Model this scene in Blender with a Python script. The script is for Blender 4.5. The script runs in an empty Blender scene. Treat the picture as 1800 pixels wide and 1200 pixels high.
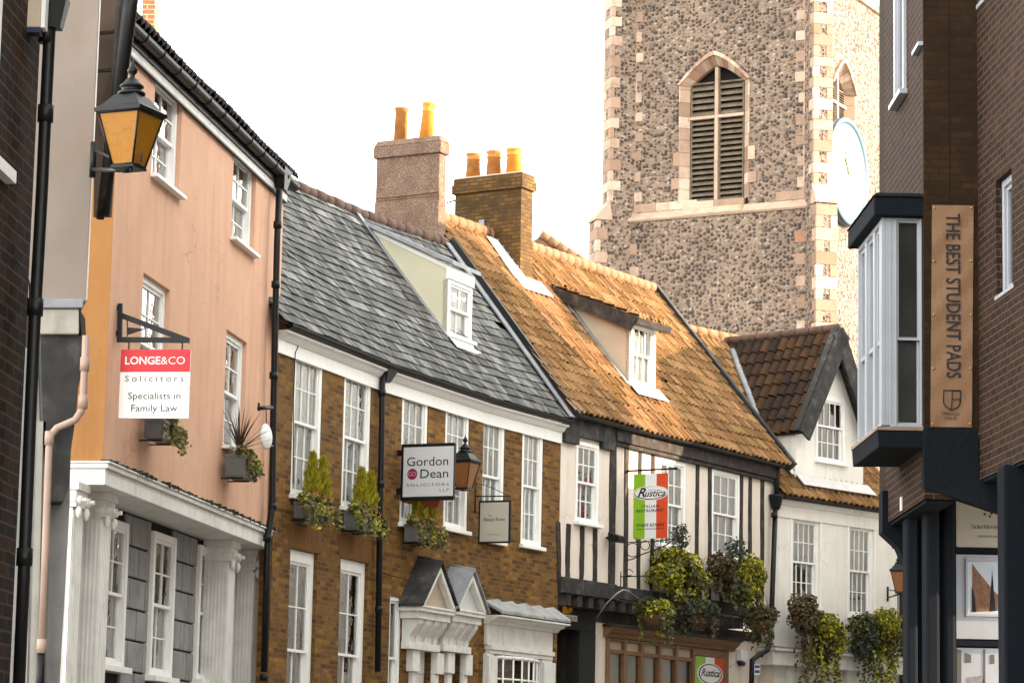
import bpy, math, random
import numpy as np
from mathutils import Vector, Matrix
R = math.radians
scene = bpy.context.scene
COL = scene.collection

# ------------------------------------------------------------------ camera, sky, sun, exposure
EYE = Vector((0, 0, 1.6))
FPX, PITCH, ROLL = 5000.0, math.atan(800 / 5000), R(1.15)
cP, sP, cR, sR = math.cos(PITCH), math.sin(PITCH), math.cos(ROLL), math.sin(ROLL)
FWD = Vector((0, cP, sP)); R0 = Vector((1, 0, 0)); U0 = Vector((0, -sP, cP))
RT = R0 * cR + U0 * sR; UPV = U0 * cR - R0 * sR
cam = bpy.data.cameras.new("camera"); camo = bpy.data.objects.new("camera", cam); COL.objects.link(camo)
m = Matrix((RT, UPV, -FWD)).transposed().to_4x4(); m.translation = EYE
camo.matrix_world = m
cam.sensor_width = 36; cam.lens = 100; cam.clip_start = .5; cam.clip_end = 4000
scene.camera = camo
SUN_AZ, SUN_EL = R(97), R(17)
SUN = Vector((math.sin(SUN_AZ) * math.cos(SUN_EL), math.cos(SUN_AZ) * math.cos(SUN_EL), math.sin(SUN_EL)))
w = bpy.data.worlds.new("World"); scene.world = w; w.use_nodes = True
wn, wl = w.node_tree.nodes, w.node_tree.links
sky = wn.new('ShaderNodeTexSky'); sky.sky_type = 'NISHITA'; sky.sun_disc = False
sky.sun_elevation = SUN_EL; sky.sun_rotation = SUN_AZ; sky.dust_density = .4; sky.air_density = 4.0
hs = wn.new('ShaderNodeHueSaturation'); hs.inputs['Saturation'].default_value = .12
wl.new(sky.outputs[0], hs.inputs['Color']); wt = wn.new('ShaderNodeMix'); wt.data_type = 'RGBA'; wt.blend_type = 'MULTIPLY'; wt.inputs[0].default_value = 1; wt.inputs[7].default_value = (.965, .985, 1.0, 1)   # thin warm winter haze
wl.new(hs.outputs[0], wt.inputs[6]); wl.new(wt.outputs[2], wn['Background'].inputs[0])
wn['Background'].inputs[1].default_value = .15
sl = bpy.data.lights.new("sun", 'SUN'); sl.energy = 2.2; sl.angle = R(.5); sl.color = (1, .76, .52)
so = bpy.data.objects.new("sun", sl); COL.objects.link(so); so.location = (30, 0, 40)
so.rotation_euler = SUN.to_track_quat('Z', 'Y').to_euler()
vs = scene.view_settings; vs.view_transform = 'Standard'; vs.look = 'None'; vs.exposure = 3.1; vs.gamma = 1
scene.cycles.max_bounces = 6; scene.cycles.transparent_max_bounces = 8

# ------------------------------------------------------------------ helpers
random.seed(7); RNG = random.Random(11)
def ray(px, py):
    return RT * (px - 900) + UPV * (600 - py) + FWD * FPX
def at(px, py, Y):
    r = ray(px, py); return EYE + r * (Y / r.y)
def hitp(px, py, P, N):
    r = ray(px, py); t = (P - EYE).dot(N) / r.dot(N); return EYE + r * t
def ground(y):
    return 0.045 * min(max(y, 0), 62)
def ray_px(P):
    d = Vector(P) - EYE; z = d.dot(FWD); return 900 + FPX * d.dot(RT) / z, 600 - FPX * d.dot(UPV) / z
class Fr:
    """vertical wall frame: U along the wall (compass az from +Y), N outward (az+90), Z up"""
    def __init__(s, P, az):
        s.P = Vector((P[0], P[1], 0)); s.az = az; a = R(az)
        s.U = Vector((math.sin(a), math.cos(a), 0)); s.N = Vector((math.cos(a), -math.sin(a), 0)); s.Z = Vector((0, 0, 1))
    def p(s, u, z, n=0): return s.P + s.U * u + s.N * n + s.Z * z
    def hit(s, px, py, n=0):
        q = hitp(px, py, s.P + s.N * n, s.N); return (q - s.P).dot(s.U), q.z
    def u(s, px, py, n=0): return s.hit(px, py, n)[0]
    def z(s, px, py, n=0): return s.hit(px, py, n)[1]
    def uv(s, q): q = Vector(q); return (q - s.P).dot(s.U), q.z, (q - s.P).dot(s.N)
    def perp(s, u, n=0):   # frame of the vertical plane at right angles through u; its U points along N (to the street), its N along -U
        return Fr(s.p(u, 0, n), s.az + 90)
    def sub(s, u, n=0): return Fr(s.p(u, 0, n), s.az)
def tag(o, label=None, cat=None, group=None, kind=None):
    if label: o['label'] = label
    if cat: o['category'] = cat
    if group: o['group'] = group
    if kind: o['kind'] = kind
    return o
def empty(name, loc, label, cat, group=None):
    o = bpy.data.objects.new(name, None); COL.objects.link(o); o.location = loc; o.empty_display_size = .3
    return tag(o, label, cat, group)
def wloc(o):
    v = Vector(o.location)
    while o.parent: o = o.parent; v += Vector(o.location)
    return v
class MB:
    def __init__(s): s.v = []; s.f = []; s.sm = []; s.uvs = {}
    def face(s, pts, smooth=False, uv=None):
        k = len(s.v); s.v += [tuple(p) for p in pts]; s.f.append(tuple(range(k, k + len(pts)))); s.sm.append(smooth)
        if uv: s.uvs[len(s.f) - 1] = uv
        return s
    def hexa(s, c):  # c: 8 corners, 0-3 bottom ring, 4-7 top ring
        k = len(s.v); s.v += [tuple(p) for p in c]
        for f in ((3, 2, 1, 0), (4, 5, 6, 7), (0, 1, 5, 4), (1, 2, 6, 5), (2, 3, 7, 6), (3, 0, 4, 7)):
            s.f.append(tuple(k + i for i in f)); s.sm.append(False)
        return s
    def box(s, fr, u0, u1, z0, z1, n0, n1):
        return s.hexa([fr.p(u0, z0, n0), fr.p(u1, z0, n0), fr.p(u1, z0, n1), fr.p(u0, z0, n1),
                       fr.p(u0, z1, n0), fr.p(u1, z1, n0), fr.p(u1, z1, n1), fr.p(u0, z1, n1)])
    def wbox(s, c, h):
        c = Vector(c); x, y, z = h
        return s.hexa([c + Vector(q) for q in ((-x, -y, -z), (x, -y, -z), (x, y, -z), (-x, y, -z), (-x, -y, z), (x, -y, z), (x, y, z), (-x, y, z))])
    def extrude(s, pts, vec):
        n = len(pts); k = len(s.v); vec = Vector(vec); pts = [Vector(p) for p in pts]
        s.v += [tuple(p) for p in pts] + [tuple(p + vec) for p in pts]
        s.f.append(tuple(range(k, k + n))); s.f.append(tuple(range(k + 2 * n - 1, k + n - 1, -1))); s.sm += [False, False]
        for i in range(n):
            j = (i + 1) % n; s.f.append((k + i, k + n + i, k + n + j, k + j)); s.sm.append(False)
        return s
    def prism(s, fr, poly, n0, n1):
        return s.extrude([fr.p(u, z, n0) for u, z in poly], fr.N * (n1 - n0))
    def sweep(s, fr, u0, u1, prof):   # profile (n, z) swept along U
        return s.extrude([fr.p(u0, z, n) for n, z in prof], fr.U * (u1 - u0))
    def tube(s, pts, r, k=10, r1=None):
        pts = [Vector(p) for p in pts]; n = len(pts); base = len(s.v)
        ref = None
        for i, p in enumerate(pts):
            d = ((pts[i] - pts[i - 1]).normalized() if i > 0 else Vector((0, 0, 0))) + ((pts[i + 1] - pts[i]).normalized() if i < n - 1 else Vector((0, 0, 0)))
            d.normalize()
            if ref is None: ref = Vector((1, 0, 0)) if abs(d.x) < .8 else Vector((0, 0, 1))
            a = d.cross(ref).normalized(); b = d.cross(a).normalized(); ref = -d.cross(a) if False else ref
            rr = r if r1 is None else r + (r1 - r) * i / (n - 1)
            for j in range(k):
                t = 2 * math.pi * j / k; s.v.append(tuple(p + a * (rr * math.cos(t)) + b * (rr * math.sin(t))))
        for i in range(n - 1):
            for j in range(k):
                j2 = (j + 1) % k
                s.f.append((base + i * k + j, base + i * k + j2, base + (i + 1) * k + j2, base + (i + 1) * k + j)); s.sm.append(True)
        s.f.append(tuple(base + j for j in range(k - 1, -1, -1))); s.f.append(tuple(base + (n - 1) * k + j for j in range(k))); s.sm += [False, False]
        return s
    def lathe(s, c, prof, k=16, axis=None, smooth=True):
        c = Vector(c); ax = Vector(axis).normalized() if axis is not None else Vector((0, 0, 1))
        a = ax.orthogonal().normalized(); b = ax.cross(a); base = len(s.v); n = len(prof)
        for r_, z in prof:
            for j in range(k):
                t = 2 * math.pi * j / k; s.v.append(tuple(c + ax * z + a * (r_ * math.cos(t)) + b * (r_ * math.sin(t))))
        for i in range(n - 1):
            for j in range(k):
                j2 = (j + 1) % k
                s.f.append((base + i * k + j, base + i * k + j2, base + (i + 1) * k + j2, base + (i + 1) * k + j)); s.sm.append(smooth)
        s.f.append(tuple(base + j for j in range(k - 1, -1, -1))); s.f.append(tuple(base + (n - 1) * k + j for j in range(k))); s.sm += [False, False]
        return s
    def build(s, name, mat, parent=None, label=None, cat=None, group=None, kind=None, bevel=0, origin=None):
        V = np.array(s.v, dtype=float)
        if parent is not None: org = wloc(parent)
        elif origin is not None: org = Vector(origin)
        else: org = Vector(((V[:, 0].min() + V[:, 0].max()) / 2, (V[:, 1].min() + V[:, 1].max()) / 2, V[:, 2].min()))
        me = bpy.data.meshes.new(name)
        me.from_pydata((V - np.array(org)).tolist(), [], s.f)
        me.polygons.foreach_set('use_smooth', s.sm)
        uvl = me.uv_layers.new(name='UVMap')
        out = np.zeros((len(me.loops), 2)); i = 0
        for fi, f in enumerate(s.f):
            P = V[list(f)]; k = len(f)
            if fi in s.uvs: out[i:i + k] = s.uvs[fi]
            else:
                nrm = np.zeros(3)
                for a in range(1, k - 1): nrm += np.cross(P[a] - P[0], P[a + 1] - P[0])
                L = np.linalg.norm(nrm); nrm = nrm / L if L > 1e-12 else np.array([0, 0, 1.])
                if abs(nrm[2]) > .98: out[i:i + k] = P[:, :2]
                else:
                    t = np.array([-nrm[1], nrm[0], 0]); t /= np.linalg.norm(t); b = np.cross(nrm, t)
                    out[i:i + k, 0] = P @ t; out[i:i + k, 1] = P @ b
            i += k
        uvl.data.foreach_set('uv', out.ravel())
        if isinstance(mat, (list, tuple)):
            for q in mat: me.materials.append(q)
        else: me.materials.append(mat)
        me.update()
        o = bpy.data.objects.new(name, me); COL.objects.link(o)
        if parent is not None: o.parent = parent
        else: o.location = org
        if bevel:
            b = o.modifiers.new('bevel', 'BEVEL'); b.width = bevel; b.segments = 2; b.limit_method = 'ANGLE'; b.angle_limit = R(40)
        return tag(o, label, cat, group, kind)
def face_out(o):
    import bmesh
    bm = bmesh.new(); bm.from_mesh(o.data); bmesh.ops.recalc_face_normals(bm, faces=bm.faces); bm.to_mesh(o.data); bm.free()

# ------------------------------------------------------------------ materials
class NT:
    def __init__(s, name):
        s.m = bpy.data.materials.new(name); s.m.use_nodes = True; s.t = s.m.node_tree; s.n = s.t.nodes; s.l = s.t.links
        s.b = s.n['Principled BSDF']
    def new(s, typ, **kw):
        q = s.n.new(typ)
        for k, v in kw.items():
            if k.startswith('i_'):
                key = k[2:]; key = int(key) if key.isdigit() else key.replace('_', ' ')
                q.inputs[key].default_value = v
            else: setattr(q, k, v)
        return q
    def link(s, a, b): s.l.new(a, b)
    def co(s, kind='Object', scale=None):
        c = s.new('ShaderNodeTexCoord').outputs[kind]
        if scale is None: return c
        mp = s.new('ShaderNodeMapping'); mp.inputs['Scale'].default_value = scale; s.link(c, mp.inputs[0]); return mp.outputs[0]
    def noise(s, co, scale, detail=4, rough=.55, dist=0):
        q = s.new('ShaderNodeTexNoise', i_Scale=scale, i_Detail=detail, i_Roughness=rough, i_Distortion=dist); s.link(co, q.inputs['Vector']); return q.outputs[0]
    def ramp(s, fac, stops, interp='LINEAR'):
        q = s.new('ShaderNodeValToRGB'); q.color_ramp.interpolation = interp; e = q.color_ramp.elements
        while len(e) < len(stops): e.new(.5)
        for x, (p, c) in zip(e, stops):
            x.position = p; x.color = (c, c, c, 1) if isinstance(c, (int, float)) else (*c, 1)
        s.link(fac, q.inputs[0]); return q.outputs[0]
    def mix(s, fac, a, b, mode='MIX'):
        q = s.new('ShaderNodeMix', data_type='RGBA', blend_type=mode)
        for v, k in ((fac, 0), (a, 6), (b, 7)):
            if isinstance(v, (int, float)): q.inputs[k].default_value = v
            elif isinstance(v, tuple): q.inputs[k].default_value = (*v, 1) if len(v) == 3 else v
            else: s.link(v, q.inputs[k])
        return q.outputs[2]
    def math(s, op, a, b=0.):
        q = s.new('ShaderNodeMath', operation=op)
        for v, k in ((a, 0), (b, 1)):
            if isinstance(v, (int, float)): q.inputs[k].default_value = v
            else: s.link(v, q.inputs[k])
        return q.outputs[0]
    def bump(s, h, strength=.3, dist=.01):
        q = s.new('ShaderNodeBump', i_Strength=strength, i_Distance=dist); s.link(h, q.inputs['Height']); s.link(q.outputs[0], s.b.inputs['Normal'])
    def out(s, col=None, rough=None, spec=None, metal=None):
        for v, k in ((col, 'Base Color'), (rough, 'Roughness'), (spec, 'Specular IOR Level'), (metal, 'Metallic')):
            if v is None: continue
            if isinstance(v, (int, float)): s.b.inputs[k].default_value = v
            elif isinstance(v, tuple): s.b.inputs[k].default_value = (*v, 1)
            else: s.link(v, s.b.inputs[k])
        return s.m
def sc(c, k): return tuple(min(1, x * k) for x in c)
def wallmat(name, c, stain, rough=.9):
    t = NT(name); co = t.co()
    col = t.mix(t.ramp(t.noise(co, .9, 6, .65), [(.3, 0.), (.7, 1.)]), sc(c, .92), sc(c, 1.06))
    f = t.ramp(t.noise(t.co('Object', (3.5, 3.5, .22)), 1.5, 7, .7), [(.48, 0.), (.78, .5)]); col = t.mix(f, col, stain)
    f = t.ramp(t.noise(t.co('Object', (2, 2, 1.2)), .8, 8, .75), [(.56, 0.), (.60, .22)]); col = t.mix(f, col, sc(c, 1.18))
    v = t.new('ShaderNodeTexVoronoi', feature='DISTANCE_TO_EDGE', i_Scale=.9); nz = t.new('ShaderNodeTexNoise', i_Scale=2.5, i_Detail=6.); t.link(co, nz.inputs['Vector'])
    wob = t.new('ShaderNodeVectorMath', operation='MULTIPLY_ADD'); wob.inputs[1].default_value = (.7, .7, .7); t.link(nz.outputs['Color'], wob.inputs[0]); t.link(co, wob.inputs[2]); t.link(wob.outputs[0], v.inputs['Vector'])
    crack = t.math('MULTIPLY', t.math('LESS_THAN', v.outputs['Distance'], .006), t.ramp(t.noise(co, .5, 3), [(.5, 0.), (.62, .45)])); col = t.mix(crack, col, sc(stain, .5))
    t.bump(t.math('ADD', t.noise(co, 30, 6, .6), t.math('MULTIPLY', t.noise(co, 3, 4), 2.)), .4, .008)
    return t.out(col, rough, .1)
def plain(name, c, rough=.6, var=.12, nscale=6, bump=0, bscale=60, spec=.3, metal=0, streak=0, dirt=None, dirt_amt=.5, dirt_scale=2.5):
    t = NT(name); co = t.co()
    col = t.mix(t.ramp(t.noise(co, nscale, 5), [(.3, 0.), (.7, 1.)]), sc(c, 1 - var), sc(c, 1 + var))
    if streak:
        f = t.ramp(t.noise(t.co('Object', (5, 5, .35)), 1.6, 5), [(.5, 0.), (.78, streak)])
        col = t.mix(f, col, dirt or sc(c, .45))
    if dirt:
        f = t.ramp(t.noise(co, dirt_scale, 6, .65), [(.52, 0.), (.75, dirt_amt)])
        col = t.mix(f, col, dirt)
    if bump: t.bump(t.noise(co, bscale, 6, .6), bump, .006)
    return t.out(col, rough, spec, metal)
def brick(name, c1, c2, mortar, c3=None, bw=.225, bh=.075, ms=.011, big=.8, amt=.7, rough=.85, bump=.7, lichen=None):
    t = NT(name); uv = t.co('UV')
    n0 = t.noise(uv, 14, 2); wob = t.new('ShaderNodeVectorMath', operation='MULTIPLY_ADD'); wob.inputs[1].default_value = (.012, .012, 0)
    nz = t.new('ShaderNodeTexNoise', i_Scale=9.); t.link(uv, nz.inputs['Vector']); t.link(nz.outputs['Color'], wob.inputs[0]); t.link(uv, wob.inputs[2])
    b = t.new('ShaderNodeTexBrick', i_Scale=1., i_Mortar_Size=ms, i_Mortar_Smooth=.25, i_Bias=0., i_Brick_Width=bw, i_Row_Height=bh)
    b.offset = .5; b.inputs['Color1'].default_value = (0, 0, 0, 1); b.inputs['Color2'].default_value = (1, 1, 1, 1); b.inputs['Mortar'].default_value = (.5, .5, .5, 1)
    t.link(wob.outputs[0], b.inputs['Vector'])
    col = t.mix(b.outputs['Color'], c1, c2)
    if c3: col = t.mix(t.math('MULTIPLY', t.ramp(t.noise(uv, big, 5, .65), [(.42, 0.), (.62, 1.)]), amt), col, c3)
    col = t.mix(1., col, t.ramp(t.noise(t.co('UV', (1, .5, 1)), 1.3, 6, .7), [(.32, .62), (.68, 1.18)]), 'MULTIPLY')
    col = t.mix(t.math('MULTIPLY', t.ramp(t.noise(uv, 22, 4), [(.3, 0.), (.75, 1.)]), .45), col, sc(c1, .45))
    if lichen: col = t.mix(t.ramp(t.noise(uv, 5, 6, .7), [(.55, 0.), (.72, .7)]), col, lichen)
    col = t.mix(b.outputs['Fac'], col, mortar)
    h = t.math('SUBTRACT', t.math('MULTIPLY', t.noise(uv, 60, 4), .35), b.outputs['Fac'])
    t.bump(h, bump, .008)
    return t.out(col, rough, .15)
def tiles(name, stops, lichen=None, lich=(.5, .7, .6), tw=.2, tg=.3, rough=.85, dark=None):
    t = NT(name); uv = t.co('UV'); co = t.co()
    sp = t.new('ShaderNodeSeparateXYZ'); t.link(uv, sp.inputs[0])
    cb = t.new('ShaderNodeCombineXYZ')
    t.link(t.math('FLOOR', t.math('DIVIDE', sp.outputs[0], tw)), cb.inputs[0]); t.link(t.math('FLOOR', t.math('DIVIDE', sp.outputs[1], tg)), cb.inputs[1])
    wn_ = t.new('ShaderNodeTexWhiteNoise', noise_dimensions='2D'); t.link(cb.outputs[0], wn_.inputs[0])
    col = t.ramp(wn_.outputs[0], stops)
    col = t.mix(t.math('MULTIPLY', t.ramp(t.noise(co, 9, 6, .7), [(.35, 0.), (.75, 1.)]), .5), col, sc(stops[0][1], .6))
    if lichen: col = t.mix(t.ramp(t.noise(co, 1.3, 8, .72), [(lich[0], 0.), (lich[1], lich[2])]), col, lichen)
    if dark: col = t.mix(t.ramp(t.noise(co, 2.1, 8, .75), [(.48, 0.), (.66, .8)]), col, dark)
    t.bump(t.noise(co, 45, 5), .4, .006)
    return t.out(col, rough, .2)
def leafm(name, cols, rough=.55):
    t = NT(name); g = t.new('ShaderNodeNewGeometry')
    col = t.ramp(g.outputs['Random Per Island'], cols)
    col = t.mix(t.math('MULTIPLY', t.ramp(t.noise(t.co(), 5, 3), [(.35, 0.), (.65, 1.)]), .6), col, sc(cols[0][1], .8))
    t.out(col, rough, .3)
    tr = t.new('ShaderNodeBsdfTranslucent'); t.link(col, tr.inputs[0])
    mx = t.new('ShaderNodeMixShader', i_0=.25); t.link(t.b.outputs[0], mx.inputs[1]); t.link(tr.outputs[0], mx.inputs[2])
    t.link(mx.outputs[0], t.n['Material Output'].inputs[0]); return t.m
def glassm(name, wav=.02, tint=(.9, .95, .95), base=.12):
    t = NT(name); gl = t.new('ShaderNodeBsdfGlossy', i_Roughness=.02); gl.inputs[0].default_value = (1, 1, 1, 1)
    tr = t.new('ShaderNodeBsdfTransparent'); tr.inputs[0].default_value = (*tint, 1)
    fr = t.new('ShaderNodeFresnel', i_IOR=1.5)
    bp = t.new('ShaderNodeBump', i_Strength=.25, i_Distance=wav); t.link(t.noise(t.co(), 4, 2), bp.inputs['Height'])
    t.link(bp.outputs[0], gl.inputs['Normal']); t.link(bp.outputs[0], fr.inputs['Normal'])
    mx = t.new('ShaderNodeMixShader'); t.link(t.math('ADD', fr.outputs[0], base), mx.inputs[0]); t.link(tr.outputs[0], mx.inputs[1]); t.link(gl.outputs[0], mx.inputs[2])
    t.link(mx.outputs[0], t.n['Material Output'].inputs[0]); return t.m
def flint(name):
    t = NT(name); uv = t.co('UV')
    nz = t.new('ShaderNodeTexNoise', i_Scale=7.); t.link(uv, nz.inputs['Vector'])
    wob = t.new('ShaderNodeVectorMath', operation='MULTIPLY_ADD'); wob.inputs[1].default_value = (.05, .05, 0); t.link(nz.outputs['Color'], wob.inputs[0]); t.link(uv, wob.inputs[2])
    mp = t.new('ShaderNodeMapping'); mp.inputs['Scale'].default_value = (7.6, 9.2, 1); t.link(wob.outputs[0], mp.inputs[0])
    v1 = t.new('ShaderNodeTexVoronoi', feature='F1', voronoi_dimensions='2D', i_Scale=1.); t.link(mp.outputs[0], v1.inputs['Vector'])
    sp = t.new('ShaderNodeSeparateColor'); t.link(v1.outputs['Color'], sp.inputs[0])
    stone = t.ramp(sp.outputs[0], [(0, (.010, .009, .009)), (.30, (.022, .018, .016)), (.42, (.085, .056, .038)), (.62, (.15, .104, .072)), (.8, (.21, .155, .112)), (.9, (.40, .33, .26)), (1, (.09, .048, .03))])
    stone = t.mix(t.math('MULTIPLY', t.noise(uv, 40, 3), .6), stone, (.13, .095, .07))
    rad = t.math('ADD', .30, t.math('MULTIPLY', sp.outputs[1], .30))
    msk = t.math('GREATER_THAN', rad, v1.outputs['Distance'])
    mort = t.mix(t.noise(uv, 3, 6, .7), (.175, .120, .086), (.245, .180, .135))
    mort = t.mix(t.ramp(t.noise(uv, 30, 4), [(.4, 0.), (.7, .5)]), mort, (.10, .06, .04))
    col = t.mix(msk, mort, stone)
    col = t.mix(1., col, t.ramp(t.noise(uv, .55, 5, .65), [(.3, .72), (.7, 1.12)]), 'MULTIPLY')
    h = t.math('MULTIPLY', t.math('MAXIMUM', t.math('SUBTRACT', rad, v1.outputs['Distance']), 0), 1.6)
    t.bump(h, .9, .05)
    return t.out(col, .7, .3)
M = {}
M['white'] = plain('white_paint', (.80, .79, .76), .45, .04, 5, .15, 30, streak=.12, dirt=(.5, .47, .42), dirt_amt=.15)
M['white_dirty'] = plain('weathered_white_paint', (.68, .66, .62), .55, .08, 4, .25, 30, streak=.35, dirt=(.33, .31, .28), dirt_amt=.45)
M['upvc'] = plain('grey_white_plastic', (.34, .36, .395), .35, .05, 3, streak=.2, dirt=(.2, .2, .2), dirt_amt=.2)
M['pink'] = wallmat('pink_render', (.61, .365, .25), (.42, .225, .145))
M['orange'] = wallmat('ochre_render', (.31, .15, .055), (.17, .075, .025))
M['cream'] = plain('stained_cream_render', (.25, .21, .18), .9, .1, 1.4, .35, 40, .1, streak=.25, dirt=(.24, .17, .13), dirt_amt=.7, dirt_scale=1.6)
M['rus_wall'] = wallmat('cream_limewash', (.68, .60, .52), (.42, .34, .27))
M['whitewall'] = wallmat('white_limewash', (.75, .725, .68), (.50, .46, .40))
M['lemon'] = plain('pale_yellow_render', (.50, .465, .34), .8, .05, 2, .1)
M['beige'] = plain('beige_render', (.42, .34, .26), .9, .08, 2, .3, 40)
M['grey'] = plain('grey_masonry_paint', (.24, .235, .225), .85, .14, 2, .35, 50, streak=.4, dirt=(.07, .07, .065))
M['black'] = plain('black_iron', (.006, .0065, .007), .45, .3, 12, .2, 40, .25)
M['lead'] = plain('lead_sheet', (.22, .225, .24), .55, .2, 4, .2, 20, .4, dirt=(.5, .5, .5), dirt_amt=.4)
M['bright_lead'] = plain('new_lead_flashing', (.55, .54, .53), .6, .1, 6, .3, 25)
M['darkwood'] = plain('blackened_oak', (.030, .025, .022), .75, .4, 7, .5, 30, .2, dirt=(.11, .095, .08), dirt_amt=.7, dirt_scale=5)
M['greybeam'] = plain('weathered_dark_beam', (.034, .033, .032), .8, .35, 4, .5, 30, .2, dirt=(.12, .11, .10), dirt_amt=.6, dirt_scale=4)
M['brownwood'] = plain('brown_varnished_wood', (.17, .085, .035), .5, .2, 6, .2, 30, .4)
M['navy'] = plain('navy_render', (.0075, .010, .0135), .85, .25, 40, .5, 120, .1)
M['soffit'] = plain('soffit_boards', (.22, .16, .12), .85, .2, 3, .2)
M['pinkpipe'] = plain('pink_painted_pipe', (.36, .255, .205), .55, .1, 5, dirt=(.3, .18, .13))
M['stone'] = None
M['terracotta'] = plain('clay_pot', (.36, .15, .04), .75, .2, 6, .2, 30, .2, dirt=(.10, .07, .03), dirt_amt=.6, dirt_scale=7)
M['terracotta_b'] = plain('orange_clay_pot', (.52, .20, .03), .7, .12, 5, .2, 30, .2)
M['zinc'] = plain('grey_planter_metal', (.10, .105, .10), .5, .15, 5, .1, 20, .4, dirt=(.06, .06, .055))
M['brick_house'] = brick('old_brown_brick', (.10, .043, .012), (.34, .165, .032), (.14, .095, .05), (.085, .042, .018), ms=.008, amt=.5, big=1.1)
M['brick_lintel'] = brick('gauged_brick', (.17, .075, .02), (.21, .095, .026), (.15, .10, .05), bw=.065, bh=.3, ms=.004)
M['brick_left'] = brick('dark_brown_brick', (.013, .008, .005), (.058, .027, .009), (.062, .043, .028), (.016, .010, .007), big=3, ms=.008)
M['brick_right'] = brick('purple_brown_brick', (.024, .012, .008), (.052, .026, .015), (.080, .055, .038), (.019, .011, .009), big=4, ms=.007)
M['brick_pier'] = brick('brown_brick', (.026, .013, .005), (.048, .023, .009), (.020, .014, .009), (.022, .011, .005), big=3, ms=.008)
M['brick_chim'] = brick('yellow_brown_brick', (.085, .042, .012), (.20, .105, .026), (.050, .034, .018), (.05, .032, .015), big=1.6, ms=.012, lichen=(.15, .10, .02), bh=.078)
M['brick_orange'] = brick('orange_brick', (.45, .17, .07), (.52, .22, .10), (.55, .42, .33))
M['roughcast'] = NT('roughcast')
def _rough():
    t = M['roughcast']; co = t.co(); v = t.new('ShaderNodeTexVoronoi', i_Scale=38.); t.link(co, v.inputs['Vector'])
    col = t.mix(v.outputs['Distance'], (.075, .05, .038), (.26, .175, .13))
    col = t.mix(t.ramp(t.noise(co, 3, 6, .7), [(.45, 0.), (.7, .6)]), col, (.075, .05, .032))
    t.bump(v.outputs['Distance'], .9, .02); M['roughcast'] = t.out(col, .95, .1)
_rough()
M['pantile'] = tiles('lichened_pantiles', [(0, (.13, .066, .026)), (.5, (.25, .130, .054)), (1, (.36, .205, .10))], (.16, .104, .018), (.47, .70, .55), dark=None)
M['pantile_dark'] = tiles('dark_pantiles', [(0, (.022, .013, .009)), (.5, (.042, .021, .011)), (1, (.075, .034, .013))], (.085, .045, .012), (.5, .72, .5), tw=.25, tg=.34, dark=(.012, .010, .009))
M['ridge_tile'] = plain('clay_ridge_tile', (.20, .10, .05), .85, .25, 5, .4, 30, dirt=(.10, .07, .045), dirt_amt=.7, dirt_scale=4)
M['ridge_dull'] = plain('dull_ridge_tile', (.085, .048, .034), .85, .25, 5, .4, 30, dirt=(.05, .042, .035), dirt_amt=.7)
def _slate():
    t = NT('weathered_slate'); g = t.new('ShaderNodeNewGeometry'); co = t.co(); uv = t.co('UV')
    col = t.ramp(g.outputs['Random Per Island'], [(0, (.028, .027, .025)), (.45, (.055, .053, .049)), (.7, (.085, .083, .077)), (.9, (.15, .147, .137)), (1, (.24, .235, .22))])
    col = t.mix(t.ramp(t.noise(co, .9, 7, .75), [(.40, 0.), (.62, .7)]), col, (.030, .028, .023))
    col = t.mix(t.ramp(t.noise(t.co('UV', (6, .9, 1)), 1.1, 6, .75), [(.52, 0.), (.62, .85)]), col, (.23, .225, .205))
    col = t.mix(t.ramp(t.noise(co, 1.7, 6, .7), [(.58, 0.), (.74, .5)]), col, (.09, .075, .035))
    t.bump(t.noise(co, 30, 5), .35, .006); return t.out(col, t.ramp(t.noise(co, 3, 3), [(.3, .6), (.7, .85)]), .25)
M['slate'] = _slate()
M['flint'] = flint('flint_rubble')
def _stone():
    t = NT('limestone_dressing'); g = t.new('ShaderNodeNewGeometry'); co = t.co()
    col = t.ramp(g.outputs['Random Per Island'], [(0, (.22, .14, .097)), (.35, (.31, .212, .155)), (.7, (.40, .30, .225)), (.9, (.46, .375, .295)), (1, (.25, .11, .05))])
    col = t.mix(t.ramp(t.noise(co, 2.2, 7, .7), [(.48, 0.), (.72, .6)]), col, (.16, .105, .07))
    t.bump(t.noise(co, 14, 6), .35, .02); return t.out(col, .85, .15)
M['stone'] = _stone()
M['mossy'] = plain('mossy_stone', (.34, .26, .19), .9, .2, 3, .4, 20, dirt=(.15, .13, .02), dirt_amt=.9, dirt_scale=1.2)
M['louvre'] = plain('brown_grey_louvres', (.115, .09, .062), .85, .3, 4, .3, 20, dirt=(.04, .04, .03), dirt_amt=.6)
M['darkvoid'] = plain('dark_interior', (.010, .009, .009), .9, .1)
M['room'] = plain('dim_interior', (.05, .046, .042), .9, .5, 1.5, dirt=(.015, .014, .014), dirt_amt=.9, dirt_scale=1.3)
def _pane_mix(name, c, d, sc_=(7, 7, 1.2), lo=.45, hi=.62):
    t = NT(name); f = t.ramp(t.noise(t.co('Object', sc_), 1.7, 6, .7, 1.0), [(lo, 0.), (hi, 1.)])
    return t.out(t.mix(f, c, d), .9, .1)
M['net'] = _pane_mix('painted_sky_reflection', (.80, .80, .78), (.42, .42, .40), (9, 9, 2.5), .42, .66)  # pale noise painted as sky and tree reflections in the panes
M['greynet'] = _pane_mix('grey_green_blind', (.24, .24, .20), (.12, .12, .10), (6, 6, .8))
M['blind'] = _pane_mix('white_blind', (.50, .47, .41), (.34, .32, .28), (6, 6, 1.5))
M['sky_refl_b'] = _pane_mix('painted_patterned_reflection', (.75, .75, .73), (.16, .16, .15), (14, 14, 9), .40, .62)  # same painted reflection with a finer, darker pattern
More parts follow.
